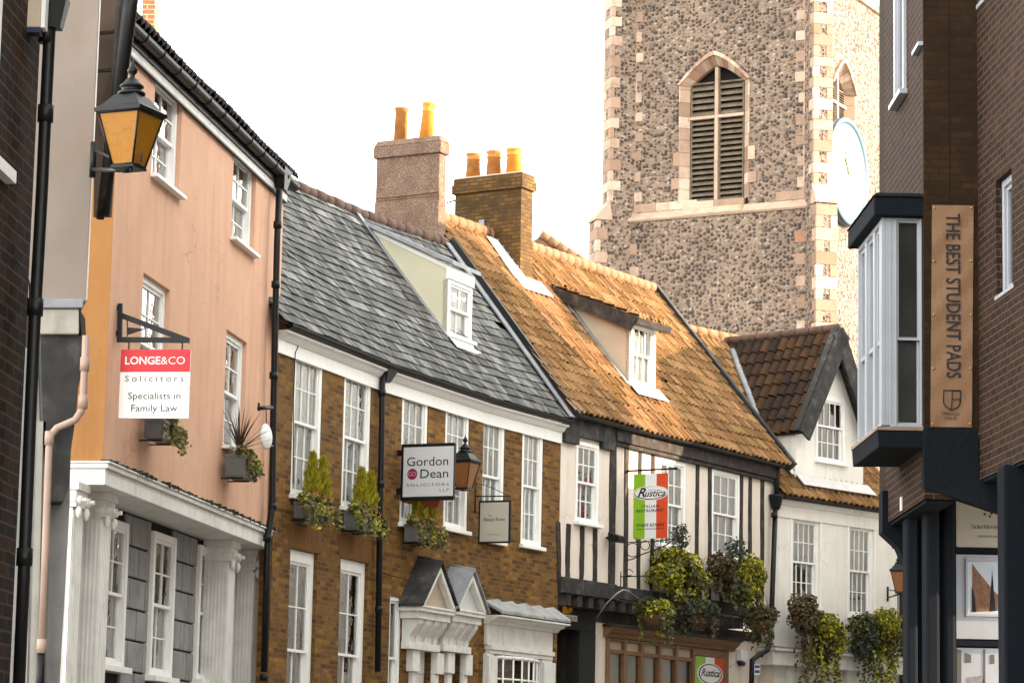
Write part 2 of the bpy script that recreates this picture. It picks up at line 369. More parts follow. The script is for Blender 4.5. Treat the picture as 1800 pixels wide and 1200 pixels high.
M['sky_refl_c'] = _pane_mix('painted_split_reflection', (.78, .78, .76), (.10, .10, .095), (5, 5, .6), .46, .52)  # same painted reflection split into broad pale and dark areas
M['halfdark'] = _pane_mix('folded_curtain', (.36, .34, .31), (.03, .03, .03), (8, 8, .7), .42, .55)
M['glass'] = glassm('old_window_glass', .05, base=.18)
M['glass_clear'] = glassm('clear_window_glass', .004, base=.03)
def _amber(name, c):
    t = NT(name); co = t.co(); col = t.mix(t.ramp(t.noise(co, 18, 8, .75), [(.48, 0.), (.72, .6)]), c, sc(c, .45))
    t.out(col, .35, .5); return t.m
M['amber'] = _amber('amber_glass', (.34, .145, .007)); M['amber_dull'] = _amber('dull_amber_glass', (.26, .105, .035))
M['red'] = plain('red_sign_face', (.52, .012, .02), .4, .03, 3)
M['sign_white'] = plain('white_sign_face', (.70, .70, .69), .4, .02, 3)
M['sign_grey'] = plain('pale_grey_sign_face', (.56, .57, .57), .4, .02, 3)
M['sign_cream'] = plain('cream_sign_face', (.44, .41, .34), .45, .03, 3)
M['ink'] = plain('dark_lettering', (.005, .005, .006), .5, .02)
M['ink_brown'] = plain('brown_lettering', (.055, .025, .02), .5, .02)
M['ink_grey'] = plain('grey_lettering', (.09, .085, .075), .5, .02)
M['crimson'] = plain('crimson_roundel', (.26, .012, .055), .4, .03)
M['it_green'] = plain('green_sign_stripe', (.22, .42, .02), .4, .03); M['it_red'] = plain('red_sign_stripe', (.55, .06, .015), .4, .03)
M['orange_sign'] = plain('orange_plate', (.55, .22, .01), .5, .08); M['vermilion'] = plain('orange_red_board', (.30, .075, .03), .5, .1)
M['banner'] = plain('tan_vinyl_banner', (.225, .122, .062), .5, .08, 2.5, .4, 4, dirt=(.16, .085, .045), dirt_amt=.4)
M['banner_ink'] = plain('banner_print', (.010, .012, .016), .5, .05)
M['clock_face'] = plain('white_clock_dial', (.17, .215, .245), .5, .06); M['clock_ring'] = plain('blue_clock_ring', (.045, .095, .13), .5, .1); M['clock_side'] = plain('clock_rim_side', (.10, .11, .115), .6, .1)
M['gold'] = plain('gilt', (.45, .28, .06), .35, .1, metal=.6)
M['asphalt'] = plain('granite_setts', (.17, .155, .14), .9, .2, 20, .4, 80); M['paving'] = plain('stone_paving', (.23, .21, .19), .9, .12, 3, .3, 40); M['earth'] = plain('ground_earth', (.12, .10, .07), .95, .2, 2)
M['blue_lens'] = plain('dark_blue_plastic', (.01, .015, .05), .3, .1)
M['cable'] = plain('black_cable', (.01, .01, .01), .6, .1)
M['wicker'] = plain('coir_basket_liner', (.085, .045, .025), .95, .4, 30, .8, 60)
M['conifer'] = leafm('yellow_green_conifer', [(0, (.20, .18, .012)), (.5, (.40, .34, .018)), (1, (.62, .52, .05))])
M['ivy'] = leafm('variegated_ivy', [(0, (.07, .07, .02)), (.4, (.16, .14, .035)), (.8, (.32, .25, .07)), (1, (.45, .38, .16))])
M['leaf'] = leafm('yellow_green_leaf', [(0, (.07, .085, .010)), (.35, (.20, .205, .016)), (.7, (.44, .40, .022)), (1, (.70, .60, .06))])
M['leaf_dark'] = leafm('dark_green_leaf', [(0, (.03, .036, .012)), (.5, (.07, .076, .018)), (.85, (.15, .14, .03)), (1, (.26, .21, .07))])
M['leaf_brown'] = leafm('brown_withered_leaf', [(0, (.05, .034, .016)), (.6, (.12, .08, .035)), (1, (.20, .16, .06))])
M['leaf_blue'] = leafm('blue_grey_leaf', [(0, (.03, .036, .024)), (.6, (.06, .072, .05)), (1, (.11, .12, .08))])
M['spike'] = leafm('purple_bronze_blade', [(0, (.035, .018, .016)), (.6, (.07, .04, .03)), (1, (.13, .09, .05))])
M['berry'] = plain('orange_berry', (.55, .14, .01), .4, .1)
# ------------------------------------------------------------------ builders
def wall(mb, fr, u0, u1, z0, z1, holes=(), depth=.3, n=0):
    us = sorted({u0, u1, *[min(max(h[i], u0), u1) for h in holes for i in (0, 1)]}); zs = sorted({z0, z1, *[min(max(h[i], z0), z1) for h in holes for i in (2, 3)]})
    for a, b in zip(us, us[1:]):
        for c, d in zip(zs, zs[1:]):
            if b - a < 1e-6 or d - c < 1e-6: continue
            um, zm = (a + b) / 2, (c + d) / 2
            if any(h[0] < um < h[1] and h[2] < zm < h[3] for h in holes): continue
            mb.face([fr.p(a, c, n), fr.p(b, c, n), fr.p(b, d, n), fr.p(a, d, n)])
    for a, b, c, d in holes:
        q = lambda u, z, m: fr.p(u, z, n + m)
        mb.face([q(a, c, 0), q(a, d, 0), q(a, d, -depth), q(a, c, -depth)]); mb.face([q(b, c, 0), q(b, c, -depth), q(b, d, -depth), q(b, d, 0)])
        mb.face([q(a, d, 0), q(b, d, 0), q(b, d, -depth), q(a, d, -depth)]); mb.face([q(a, c, 0), q(a, c, -depth), q(b, c, -depth), q(b, c, 0)])
    q = lambda u, z, m: fr.p(u, z, n + m)
    mb.face([q(u0, z0, -depth), q(u0, z1, -depth), q(u1, z1, -depth), q(u1, z0, -depth)])
    mb.face([q(u0, z0, 0), q(u0, z1, 0), q(u0, z1, -depth), q(u0, z0, -depth)]); mb.face([q(u1, z0, 0), q(u1, z0, -depth), q(u1, z1, -depth), q(u1, z1, 0)])
    mb.face([q(u0, z1, 0), q(u1, z1, 0), q(u1, z1, -depth), q(u0, z1, -depth)])
def window(parent, fr, u0, u1, z0, z1, n=-.012, cas=.08, cols=3, rt=2, rb=2, meet=.5, pane_backing='net', low=None, glass='glass', wmat='white',
           sill=.06, sillw=.06, sash=.042, bar=.02, name='window', double=True, head=0):
    f = MB(); w = M[wmat]; d = .13
    f.box(fr, u0, u0 + cas, z0, z1, n - d, n); f.box(fr, u1 - cas, u1, z0, z1, n - d, n)
    f.box(fr, u0 + cas, u1 - cas, z1 - cas - head, z1, n - d, n - .002); f.box(fr, u0 + cas, u1 - cas, z0, z0 + cas * .7, n - d, n - .002)
    fo = f.build(name, w, parent, bevel=.006)
    a, b, c, e = u0 + cas, u1 - cas, z0 + cas * .7, z1 - cas - head
    zm = c + (e - c) * meet
    def sash_(c0, c1, rows, nn):
        s = MB(); s.box(fr, a, a + sash, c0, c1, nn - .045, nn); s.box(fr, b - sash, b, c0, c1, nn - .045, nn)
        s.box(fr, a + sash, b - sash, c1 - sash, c1, nn - .045, nn - .001); s.box(fr, a + sash, b - sash, c0, c0 + sash, nn - .045, nn - .001)
        A, B, C, D = a + sash, b - sash, c0 + sash, c1 - sash
        for i in range(1, cols):
            x = A + (B - A) * i / cols; s.box(fr, x - bar / 2, x + bar / 2, C, D, nn - .035, nn - .006)
        for j in range(1, rows):
            y = C + (D - C) * j / rows
            for i in range(cols):
                x0 = A + (B - A) * i / cols + (bar / 2 if i else 0); x1 = A + (B - A) * (i + 1) / cols - (bar / 2 if i < cols - 1 else 0)
                s.box(fr, x0, x1, y - bar / 2, y + bar / 2, nn - .034, nn - .008)
        s.build('sash', w, fo)
        g = MB(); g.face([fr.p(A, C, nn - .025), fr.p(B, C, nn - .025), fr.p(B, D, nn - .025), fr.p(A, D, nn - .025)]); g.build('pane', M[glass], fo)
    if double:
        sash_(zm - .02, e, rt, n - .028); sash_(c, zm + .02, rb, n - .078)
    else: sash_(c, e, rt, n - .03)
    k = MB(); kk = -.145  # plane behind the glass
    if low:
        k.face([fr.p(a, zm, n + kk), fr.p(b, zm, n + kk), fr.p(b, e, n + kk), fr.p(a, e, n + kk)]); k.build('pane_backing', M[pane_backing], fo)
        k = MB(); k.face([fr.p(a, c, n + kk), fr.p(b, c, n + kk), fr.p(b, zm, n + kk), fr.p(a, zm, n + kk)]); k.build('pane_backing', M[low], fo)
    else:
        k.face([fr.p(a, c, n + kk), fr.p(b, c, n + kk), fr.p(b, e, n + kk), fr.p(a, e, n + kk)]); k.build('pane_backing', M[pane_backing], fo)
    if sill:
        s = MB(); s.box(fr, u0 - .05, u1 + .05, z0 - sill, z0 - .002, n - .1, n + sillw); s.build('sill', w, fo, bevel=.006)
    return fo
def hole(u0, u1, z0, z1): return (u0 - .003, u1 + .003, z0 - .003, z1 + .003)
def wrect(fr, xl, xr, yt, yb, n=0):
    """opening in wall coordinates from the photo's left/right edge (x,y) points, head point and sill point"""
    return fr.u(*xl, n), fr.u(*xr, n), fr.z(*yb, n), fr.z(*yt, n)
def text(s, O, Rv, Uv, height, mat, parent, width=None, align='CENTER', shear=0, bold=0, spacing=1.0, name='lettering', off=.003, xscale=1.0):
    cu = bpy.data.curves.new('t', 'FONT'); cu.body = s; cu.align_x = 'LEFT'; cu.shear = shear; cu.offset = bold; cu.space_character = spacing; cu.resolution_u = 3; cu.size = 1
    to = bpy.data.objects.new('t', cu); COL.objects.link(to); bpy.context.view_layer.update()
    me = bpy.data.meshes.new_from_object(to.evaluated_get(bpy.context.evaluated_depsgraph_get()))
    bpy.data.objects.remove(to); bpy.data.curves.remove(cu)
    V = np.zeros(len(me.vertices) * 3); me.vertices.foreach_get('co', V); V = V.reshape(-1, 3)
    k = height / .729; kx = k * xscale; x0, x1 = V[:, 0].min(), V[:, 0].max()
    if width: kx = width / (x1 - x0)
    sh = {'CENTER': (x0 + x1) / 2, 'LEFT': x0, 'RIGHT': x1}[align]
    Rv = Vector(Rv).normalized(); Uv = Vector(Uv).normalized(); Nn = Rv.cross(Uv); O = Vector(O) + Nn * off
    org = wloc(parent) if parent else Vector((0, 0, 0))
    P = np.outer((V[:, 0] - sh) * kx, np.array(Rv)) + np.outer(V[:, 1] * k, np.array(Uv)) + np.array(O - org)
    me.vertices.foreach_set('co', P.ravel()); me.materials.clear(); me.materials.append(M[mat]); me.name = name; me.update()
    o = bpy.data.objects.new(name, me); COL.objects.link(o); o.parent = parent
    return o
def pantile(mb, P0, Ud, Vd, Nn, Wd, Ln, tw=.2, tg=.3, amp=.028, lift=.030, mask=None, ns=8, seed=1):
    P0, Ud, Vd, Nn = (Vector(q) for q in (P0, Ud, Vd, Nn)); rg = random.Random(seed)
    nt = int(math.ceil(Wd / tw)); nc = int(math.ceil(Ln / tg))
    prof = [amp * (math.sin(2 * math.pi * i / ns) + .35 * math.sin(4 * math.pi * i / ns + .6)) for i in range(ns + 1)]
    for c in range(nc):
        v0 = c * tg; v1 = min((c + 1) * tg + .02, Ln + .02); jit = rg.uniform(-.012, .012); wob = rg.uniform(0, 6)
        for t in range(nt):
            if mask and not mask((t + .5) * tw, (c + .5) * tg): continue
            dv = jit + rg.uniform(-.016, .016) + .02 * math.sin(t * .23 + wob) + (.05 if rg.random() < .012 else 0); dz = rg.uniform(0, .009) + .012 * math.sin(t * .31 + c * .5)
            uc = (t + .5) * tw; vc = (c + .5) * tg
            for i in range(ns):
                a, b = t * tw + tw * i / ns, t * tw + tw * (i + 1) / ns
                if a > Wd: continue
                lo = lambda u, h: P0 + Ud * u + Vd * (v0 + dv) + Nn * (h + lift + dz); hi = lambda u, h: P0 + Ud * u + Vd * v1 + Nn * (h + dz)
                bt = lambda u, h: P0 + Ud * u + Vd * (v0 + dv) + Nn * (h + dz - .004)
                cell = [(uc + (a - uc) * .6, vc - .1), (uc + (b - uc) * .6, vc - .1), (uc + (b - uc) * .6, vc + .1), (uc + (a - uc) * .6, vc + .1)]
                mb.face([lo(a, prof[i]), lo(b, prof[i + 1]), hi(b, prof[i + 1]), hi(a, prof[i])], True, cell)
                mb.face([bt(a, prof[i]), bt(b, prof[i + 1]), lo(b, prof[i + 1]), lo(a, prof[i])], False, [cell[0], cell[1], cell[1], cell[0]])
def leaf(mb, c, nrm, size, rg, elong=1.5):
    a = nrm.orthogonal().normalized(); q = Matrix.Rotation(rg.uniform(0, 6.28), 3, nrm); a = q @ a; b = nrm.cross(a)
    s = size * rg.uniform(.6, 1.25); L = s * elong
    mb.face([c - b * L * .5, c + a * s * .5 + nrm * s * .12, c + b * L * .5, c - a * s * .5 + nrm * s * .12])
def foliage(mb, ells, n, size, rg, droop=.2, elong=1.4):
    vol = [e[1][0] * e[1][1] + e[1][2] * e[1][0] for e in ells]
    for _ in range(n):
        c, r = rg.choices(ells, vol)[0]
        d = Vector((rg.gauss(0, 1), rg.gauss(0, 1), rg.gauss(0, 1))).normalized(); k = rg.random() ** .35 * rg.uniform(.85, 1.08)
        p = Vector(c) + Vector((d.x * r[0], d.y * r[1], d.z * r[2])) * k
        nn = (d + Vector((rg.gauss(0, .6), rg.gauss(0, .6), rg.gauss(0, .6) + droop))).normalized()
        leaf(mb, p, nn, size, rg, elong)
def trail(mb, start, length, n, size, rg, sway=.08, out=Vector((0, 0, 0))):
    p = Vector(start); st = length / n
    for i in range(n):
        p = p + Vector((rg.gauss(0, sway * st * 4), rg.gauss(0, sway * st * 4), -st)) + out * st * max(0, 1 - i / n * 2)
        for _ in range(2):
            leaf(mb, p + Vector((rg.gauss(0, .02), rg.gauss(0, .02), rg.gauss(0, .02))), Vector((rg.gauss(.4, .6), rg.gauss(-.8, .5), rg.gauss(.3, .5))).normalized(), size, rg)
def wall_lamp(P, s, yaw, root, label, glass='amber', group='amber street lanterns on wall brackets', number=None):
    """square tapered lantern, P = centre of its underside, root = point on the wall that carries it"""
    P = Vector(P); t = empty('wall_lamp', P, label, 'lamp', group); root = Vector(root)
    ca, sa = math.cos(yaw), math.sin(yaw); X = Vector((ca, sa, 0)); Y = Vector((-sa, ca, 0)); Z = Vector((0, 0, 1))
    q = lambda x, y, z: P + (X * x + Y * y + Z * z) * s
    b0, b1, h = .135, .27, .60
    ring = lambda r, z: [q(-r, -r, z), q(r, -r, z), q(r, r, z), q(-r, r, z)]
    A, B = ring(b0, 0), ring(b1, h)
    f = MB()
    for i in range(4):
        f.tube([A[i], B[i]], .013 * s, 6); f.tube([A[i], A[(i + 1) % 4]], .016 * s, 6); f.tube([B[i], B[(i + 1) % 4]], .018 * s, 6)
    f.hexa(ring(b0 + .02, -.035) + ring(b0 + .01, .004)); f.lathe(q(b0 * .7, -b0 * .7, -.09), [(.004 * s, 0), (.018 * s, .015 * s), (.02 * s, .04 * s), (.008 * s, .06 * s)], 8)
    fr_ = f.build('lantern_frame', M['black'], t)
    for i in range(4):
        j = (i + 1) % 4; e = .012
        a0, a1, c1, c0 = A[i].lerp(A[j], .03), A[j].lerp(A[i], .03), B[j].lerp(B[i], .03), B[i].lerp(B[j], .03)
        g = MB(); ctr = (a0 + a1 + c0 + c1) / 4; inn = (P + Z * h * s * .5 - ctr).normalized() * .006 * s
        g.extrude([a0 + inn, a1 + inn, c1 + inn, c0 + inn], inn); g.build('glass_pane', M[glass], fr_)
    r = MB(); o = ring(b1 + .035, h + .005); o2 = ring(b1 + .035, h + .05); r.hexa(o + o2)
    prev = o2
    for rr, z in ((b1 - .02, h + .085), (.15, h + .22), (.115, h + .245)):
        nx = ring(rr, z)
        for i in range(4): r.face([prev[i], prev[(i + 1) % 4], nx[(i + 1) % 4], nx[i]])
        prev = nx
    r.lathe(q(0, 0, h + .235), [(a * s, b * s * .74) for a, b in ((.15, 0), (.165, .03), (.15, .06), (.12, .07), (.115, .12), (.14, .135), (.14, .155), (.10, .20), (.075, .25), (.035, .285), (.028, .33), (.055, .37), (.06, .41), (.035, .47), (.012, .53), (.003, .60))], 20)
    r.build('lantern_cap', M['black'], t)
    k = MB(); low = q(0, 0, -.045)
    base = root
    k.tube([base, low], .026 * s, 8); k.tube([base + Z * .25 * s, base.lerp(low, .55) + Z * .14 * s, q(-b0 * .9, 0, .28)], .016 * s, 8)
    k.tube([base - Z * .1 * s, base + Z * .34 * s], .04 * s, 8)
    k.build('bracket', M['black'], t)
    if number:
        c_ = (A[1] * .62 + B[1] * .1 + A[2] * .28) ; n_ = (A[1].lerp(B[1], .14)).lerp(A[2].lerp(B[2], .14), .45)
        rv = (A[2] - A[1]).normalized(); uv = (B[1].lerp(B[2], .5) - A[1].lerp(A[2], .5)).normalized()
        pl = MB(); nn = rv.cross(uv)
        pl.extrude([n_ + rv * x * s + uv * y * s + nn * .006 for x, y in ((-.045, -.06), (.045, -.06), (.045, .07), (-.045, .07))], nn * .003)
        po = pl.build('number_plate', M['banner'], t); text(number, n_ + nn * .009 - uv * .035 * s, rv, uv, .075 * s, 'ink', t, off=.003, name='number')
    return t
def downpipe(mb, pts, r=.04, collars=()):
    mb.tube(pts, r, 12)
    for p in collars: mb.tube([Vector(p) - Vector((0, 0, .05)), Vector(p) + Vector((0, 0, .05))], r * 1.3, 12)
def gutter(mb, fr, u0, u1, z, n, r=.065):
    prof = [(n + r * math.cos(t), z + r * math.sin(t)) for t in [math.pi + math.pi * i / 8 for i in range(9)]]
    inner = [(n + (r - .008) * math.cos(t), z + (r - .008) * math.sin(t)) for t in [2 * math.pi - math.pi * i / 8 for i in range(9)]]
    mb.sweep(fr, u0, u1, prof + inner)
def window_box(fr, u0, u1, z0, z1, n0, n1, label, group='window boxes of small plants'):
    t = empty('window_box', fr.p((u0 + u1) / 2, z0, (n0 + n1) / 2), label, 'window box', group); k = .03; h = z1 - z0
    b = MB(); tk = .018
    b.box(fr, u0, u1, z0, z0 + tk, n0, n1)
    b.box(fr, u0, u1, z0 + tk, z1, n1 - tk, n1); b.box(fr, u0, u1, z0 + tk, z1, n0, n0 + tk)
    b.box(fr, u0, u0 + tk, z0 + tk, z1, n0 + tk, n1 - tk); b.box(fr, u1 - tk, u1, z0 + tk, z1, n0 + tk, n1 - tk)
    b.build('box', M['zinc'], t, bevel=.006)
    r = MB(); r.box(fr, u0 - .008, u1 + .008, z1 - .035, z1 + .004, n1 + .001, n1 + .014); r.box(fr, u0 - .009, u0 - .001, z1 - .035, z1 + .004, n0, n1 + .013); r.build('rim', M['zinc'], t)
    p = MB(); p.box(fr, u0 + .2 * (u1 - u0), u0 + .2 * (u1 - u0) + .02, z0 + .02, z1 - .04, n1, n1 + .008); p.box(fr, u1 - .2 * (u1 - u0), u1 - .2 * (u1 - u0) + .02, z0 + .02, z1 - .04, n1, n1 + .008); p.build('strap', M['zinc'], t)
    s = MB(); s.box(fr, u0 + tk, u1 - tk, z0 + tk, z1 - .03, n0 + tk, n1 - tk); s.build('soil', M['earth'], t)
    br = MB()
    for uu in (u0 + .2 * (u1 - u0), u1 - .2 * (u1 - u0)): br.box(fr, uu, uu + .02, z0 - .02, z0 - .002, 0, n1 - .05)
    br.build('bracket', M['black'], t)
    return t
def conifer(P, h, r, seed, label):
    rg = random.Random(seed); P = Vector(P); t = empty('conifer_shrub', P, label, 'shrub', 'small conifers in the window boxes')
    mb = MB()
    for _ in range(1500):
        k = rg.random() ** .8; z = h * k; rad = r * (1 - k) ** .75 * rg.random() ** .4 * (1 + .35 * math.sin(k * 21 + seed) * rg.random()); a = rg.uniform(0, 6.28)
        p = P + Vector((rad * math.cos(a), rad * math.sin(a), z + .02))
        d = Vector((math.cos(a) * .35 + rg.gauss(0, .2), math.sin(a) * .35 + rg.gauss(0, .2), 1)).normalized()
        L = rg.uniform(.06, .13); sd = d.cross(Vector((rg.gauss(0, 1), rg.gauss(0, 1), rg.gauss(0, 1)))).normalized() * rg.uniform(.006, .014)
        mb.face([p - sd * .5, p + d * L * .45 + sd, p + d * L, p + d * L * .45 - sd])
    mb.build('foliage', M['conifer'], t)
    s = MB(); s.tube([P - Vector((0, 0, .08)), P + Vector((0, 0, h * .8))], .012, 6, .004); s.build('stem', M['darkwood'], t)
def ivy_plant(fr, u0, u1, z, n0, n1, seed, label, drop=.35, mats=('ivy', 'leaf_dark'), nl=260, berries=0, side=.12, name='trailing_plant', size=.05, cat='plant', group='trailing plants in the window boxes'):
    rg = random.Random(seed); P = fr.p((u0 + u1) / 2, z, (n0 + n1) / 2); t = empty(name, P, label, cat, group)
    for k, mname in enumerate(mats):
        mb = MB()
        ells = [(fr.p(u0 + (u1 - u0) * (i + .5) / 5, z + .05, n1 - .08 + rg.uniform(-.03, .05)), (.10, .12, .09)) for i in range(5)]
        foliage(mb, ells, nl, size, rg)
        for i in range(7):
            trail(mb, fr.p(rg.uniform(u0, u1 + side), z, n1 + .02), drop * rg.uniform(.4, 1), 9, size, rg, out=fr.N * .3 + fr.U * .1)
        mb.build('leaves', M[mname], t)
    if berries:
        b = MB()
        for _ in range(berries):
            c = fr.p(rg.uniform(u0 - .03, u1 + .05), z + rg.uniform(-.10, .14), n1 + rg.uniform(-.1, .10)); r = .011
            b.lathe(c, [(.001, -r), (r * .75, -r * .7), (r, 0), (r * .75, r * .7), (.001, r)], 6)
        b.build('berries', M['berry'], t)
    return t
def cordyline(P, h, seed, label, n=38):
    rg = random.Random(seed); P = Vector(P); t = empty('cordyline', P, label, 'plant', 'spiky cordylines in window boxes'); mb = MB()
    for i in range(n):
        a = rg.uniform(0, 6.28); el = rg.uniform(.15, 1.45); d = Vector((math.cos(a) * math.cos(el), math.sin(a) * math.cos(el), math.sin(el))); L = h * rg.uniform(.7, 1.05)
        sd = d.cross(Vector((0, 0, 1))).normalized() * .014; pts = []
        for k in range(6):
            x = k / 5; p = P + d * L * x - Vector((0, 0, 1)) * L * .18 * x * x; w = (1 - x) ** .6 * (1 if k else .5); pts.append((p - sd * w, p + sd * w))
        for k in range(5): mb.face([pts[k][0], pts[k][1], pts[k + 1][1], pts[k + 1][0]])
    mb.build('blades', M['spike'], t)
    s = MB(); s.tube([P - Vector((0, 0, .12)), P + Vector((0, 0, .06))], .02, 7); s.build('stem', M['darkwood'], t)
def chimney_pot(parent, P, h, r0, r1, mat, lean=(0, 0), plain_top=False):
    ax = Vector((lean[0], lean[1], 1))
    prof = [(r0, 0), (r1, h * .72), (r1 * 1.12, h * .74), (r1 * 1.14, h * .78), (r1 * 1.03, h * .80), (r1 * 1.05, h * .90), (r1 * 1.18, h * .95), (r1 * 1.18, h), (r1 * .9, h), (r1 * .85, h * .8)] if not plain_top else \
        [(r0, 0), (r1, h * .92), (r1 * 1.15, h * .94), (r1 * 1.17, h), (r1 * .9, h), (r1 * .85, h * .8)]
    mb = MB(); mb.lathe(P, prof, 20, ax); return mb.build('chimney_pot', M[mat], parent)
def cable(mb, pts, r=.012): mb.tube(pts, r, 6)
# ------------------------------------------------------------------ setting: ground, street, pavements
def strip(name, mat, xs, off, kind='structure', thick=0):
    mb = MB(); ys = [-20, 0, 20, 34, 45, 55, 62, 90, 140, 600, 3000]
    for a, b in zip(ys, ys[1:]):
        if name != 'ground' and a > 90: continue
        l0, r0, l1, r1 = (*xs(a), *xs(b)); z0, z1 = ground(a) + off, ground(b) + off
        mb.face([(l0, a, z0), (r0, a, z0), (r1, b, z1), (l1, b, z1)])
        if thick:
            mb.face([(r0, a, z0), (r0, a, z0 - thick), (r1, b, z1 - thick), (r1, b, z1)]); mb.face([(l0, a, z0), (l1, b, z1), (l1, b, z1 - thick), (l0, a, z0 - thick)])
    return mb.build(name, mat, kind=kind, origin=(0, 0, 0))
def left_edge(y): return -2.4 if y < 18 else (-2.4 - (y - 18) * .13 if y < 34 else (-4.5 + (y - 34) * .14 if y < 43 else (-3.2 + (y - 43) * .40 if y < 53 else .9 + (y - 53) * .66)))
strip('ground', M['earth'], lambda y: (-2000, 2000), -.02)
strip('road', M['asphalt'], lambda y: (left_edge(y) + 1.3, left_edge(y) + 6.2), 0)
strip('pavement', M['paving'], lambda y: (left_edge(y) - .3, left_edge(y) + 1.3), .12, thick=.13)
strip('pavement', M['paving'], lambda y: (left_edge(y) + 6.2, left_edge(y) + 8.2), .12, thick=.13)

# ------------------------------------------------------------------ frames of the main fronts
PK = Fr((-4.886, 34), 8.35); PKR = PK.u(487, 700)
B1 = Fr((-3.53, 42.6), 19.5); e1 = B1.u(672, 850)
B2 = Fr(B1.p(e1, 0), 23.5); e2 = B2.u(848, 850)
B3 = Fr(B2.p(e2, 0), 28); e3 = B3.u(984, 850)
RU = Fr(B3.p(e3, 0), 31.5); eR = RU.u(1360, 930)
WH = Fr(RU.p(eR, 0), 43); eW = WH.u(1577, 1000)
TC = at(1437, 375, 88)
TL = Fr((TC.x, TC.y), 118); TR = Fr((TC.x, TC.y), 28)
print('ends', B2.P, B3.P, RU.P, WH.P, WH.p(eW, 0), TC)

# ------------------------------------------------------------------ far left: dark brick house
def brick_left():
    F = Fr((at(50, 500, 16.3).x, 16.3), 3.2)
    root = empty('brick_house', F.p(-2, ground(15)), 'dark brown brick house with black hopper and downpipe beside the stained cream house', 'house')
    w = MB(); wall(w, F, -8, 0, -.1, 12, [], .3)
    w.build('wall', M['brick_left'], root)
    zs = F.z(4, 318); us = F.u(10, 318)
    f = MB(); f.box(F, us - 1.0, us, zs, zs + .07, -.05, .06); f.box(F, us - .9, us - .32, zs + .071, zs + 1.2, -.05, .012); f.build('window', M['white'], root)
    d = MB()
    P3 = [(88, -40), (87, 60), (80, 200), (74, 330), (68, 440), (62, 540), (53, 740), (44, 960), (32, 1230)]
    pts = [at(x, y, 16.15) for x, y in P3]
    downpipe(d, pts, .036, [pts[2], pts[5], pts[7] + Vector((0, 0, -.06)), at(82, 62, 16.15)])
    ho = at(94, 25, 16.15)
    d.hexa([ho + Vector(q) for q in ((-.05, -.05, -.09), (.05, -.05, -.09), (.05, .05, -.09), (-.05, .05, -.09), (-.085, -.07, .09), (.085, -.07, .09), (.085, .07, .09), (-.085, .07, .09))])
    d.build('downpipe', M['black'], root)
    c = MB(); cable(c, [at(x, y, 15.9) for x, y in ((21, 440), (20, 428), (25, 424), (28, 438), (24, 450), (35, 468), (46, 480), (52, 500), (53, 540))], .006); c.build('cable', M['cable'], root); c = MB()
    cable(c, [at(x, y, 15.7) for x, y in ((0, 518), (5, 530), (22, 545), (36, 552))], .006); c.build('cable', M['cable'], root)
    a = MB(); q = at(62, 20, 16.0); a.wbox(q, (.042, .05, .11)); a.build('alarm_box', M['beige'], root, bevel=.01)
    a = MB(); a.wbox(q + Vector((0, 0, -.125)), (.042, .05, .014)); a.build('alarm_base', M['blue_lens'], root)
    a = MB(); a.wbox(q + Vector((.055, 0, .0)), (.012, .05, .11)); a.build('alarm_side', M['white'], root)
brick_left()

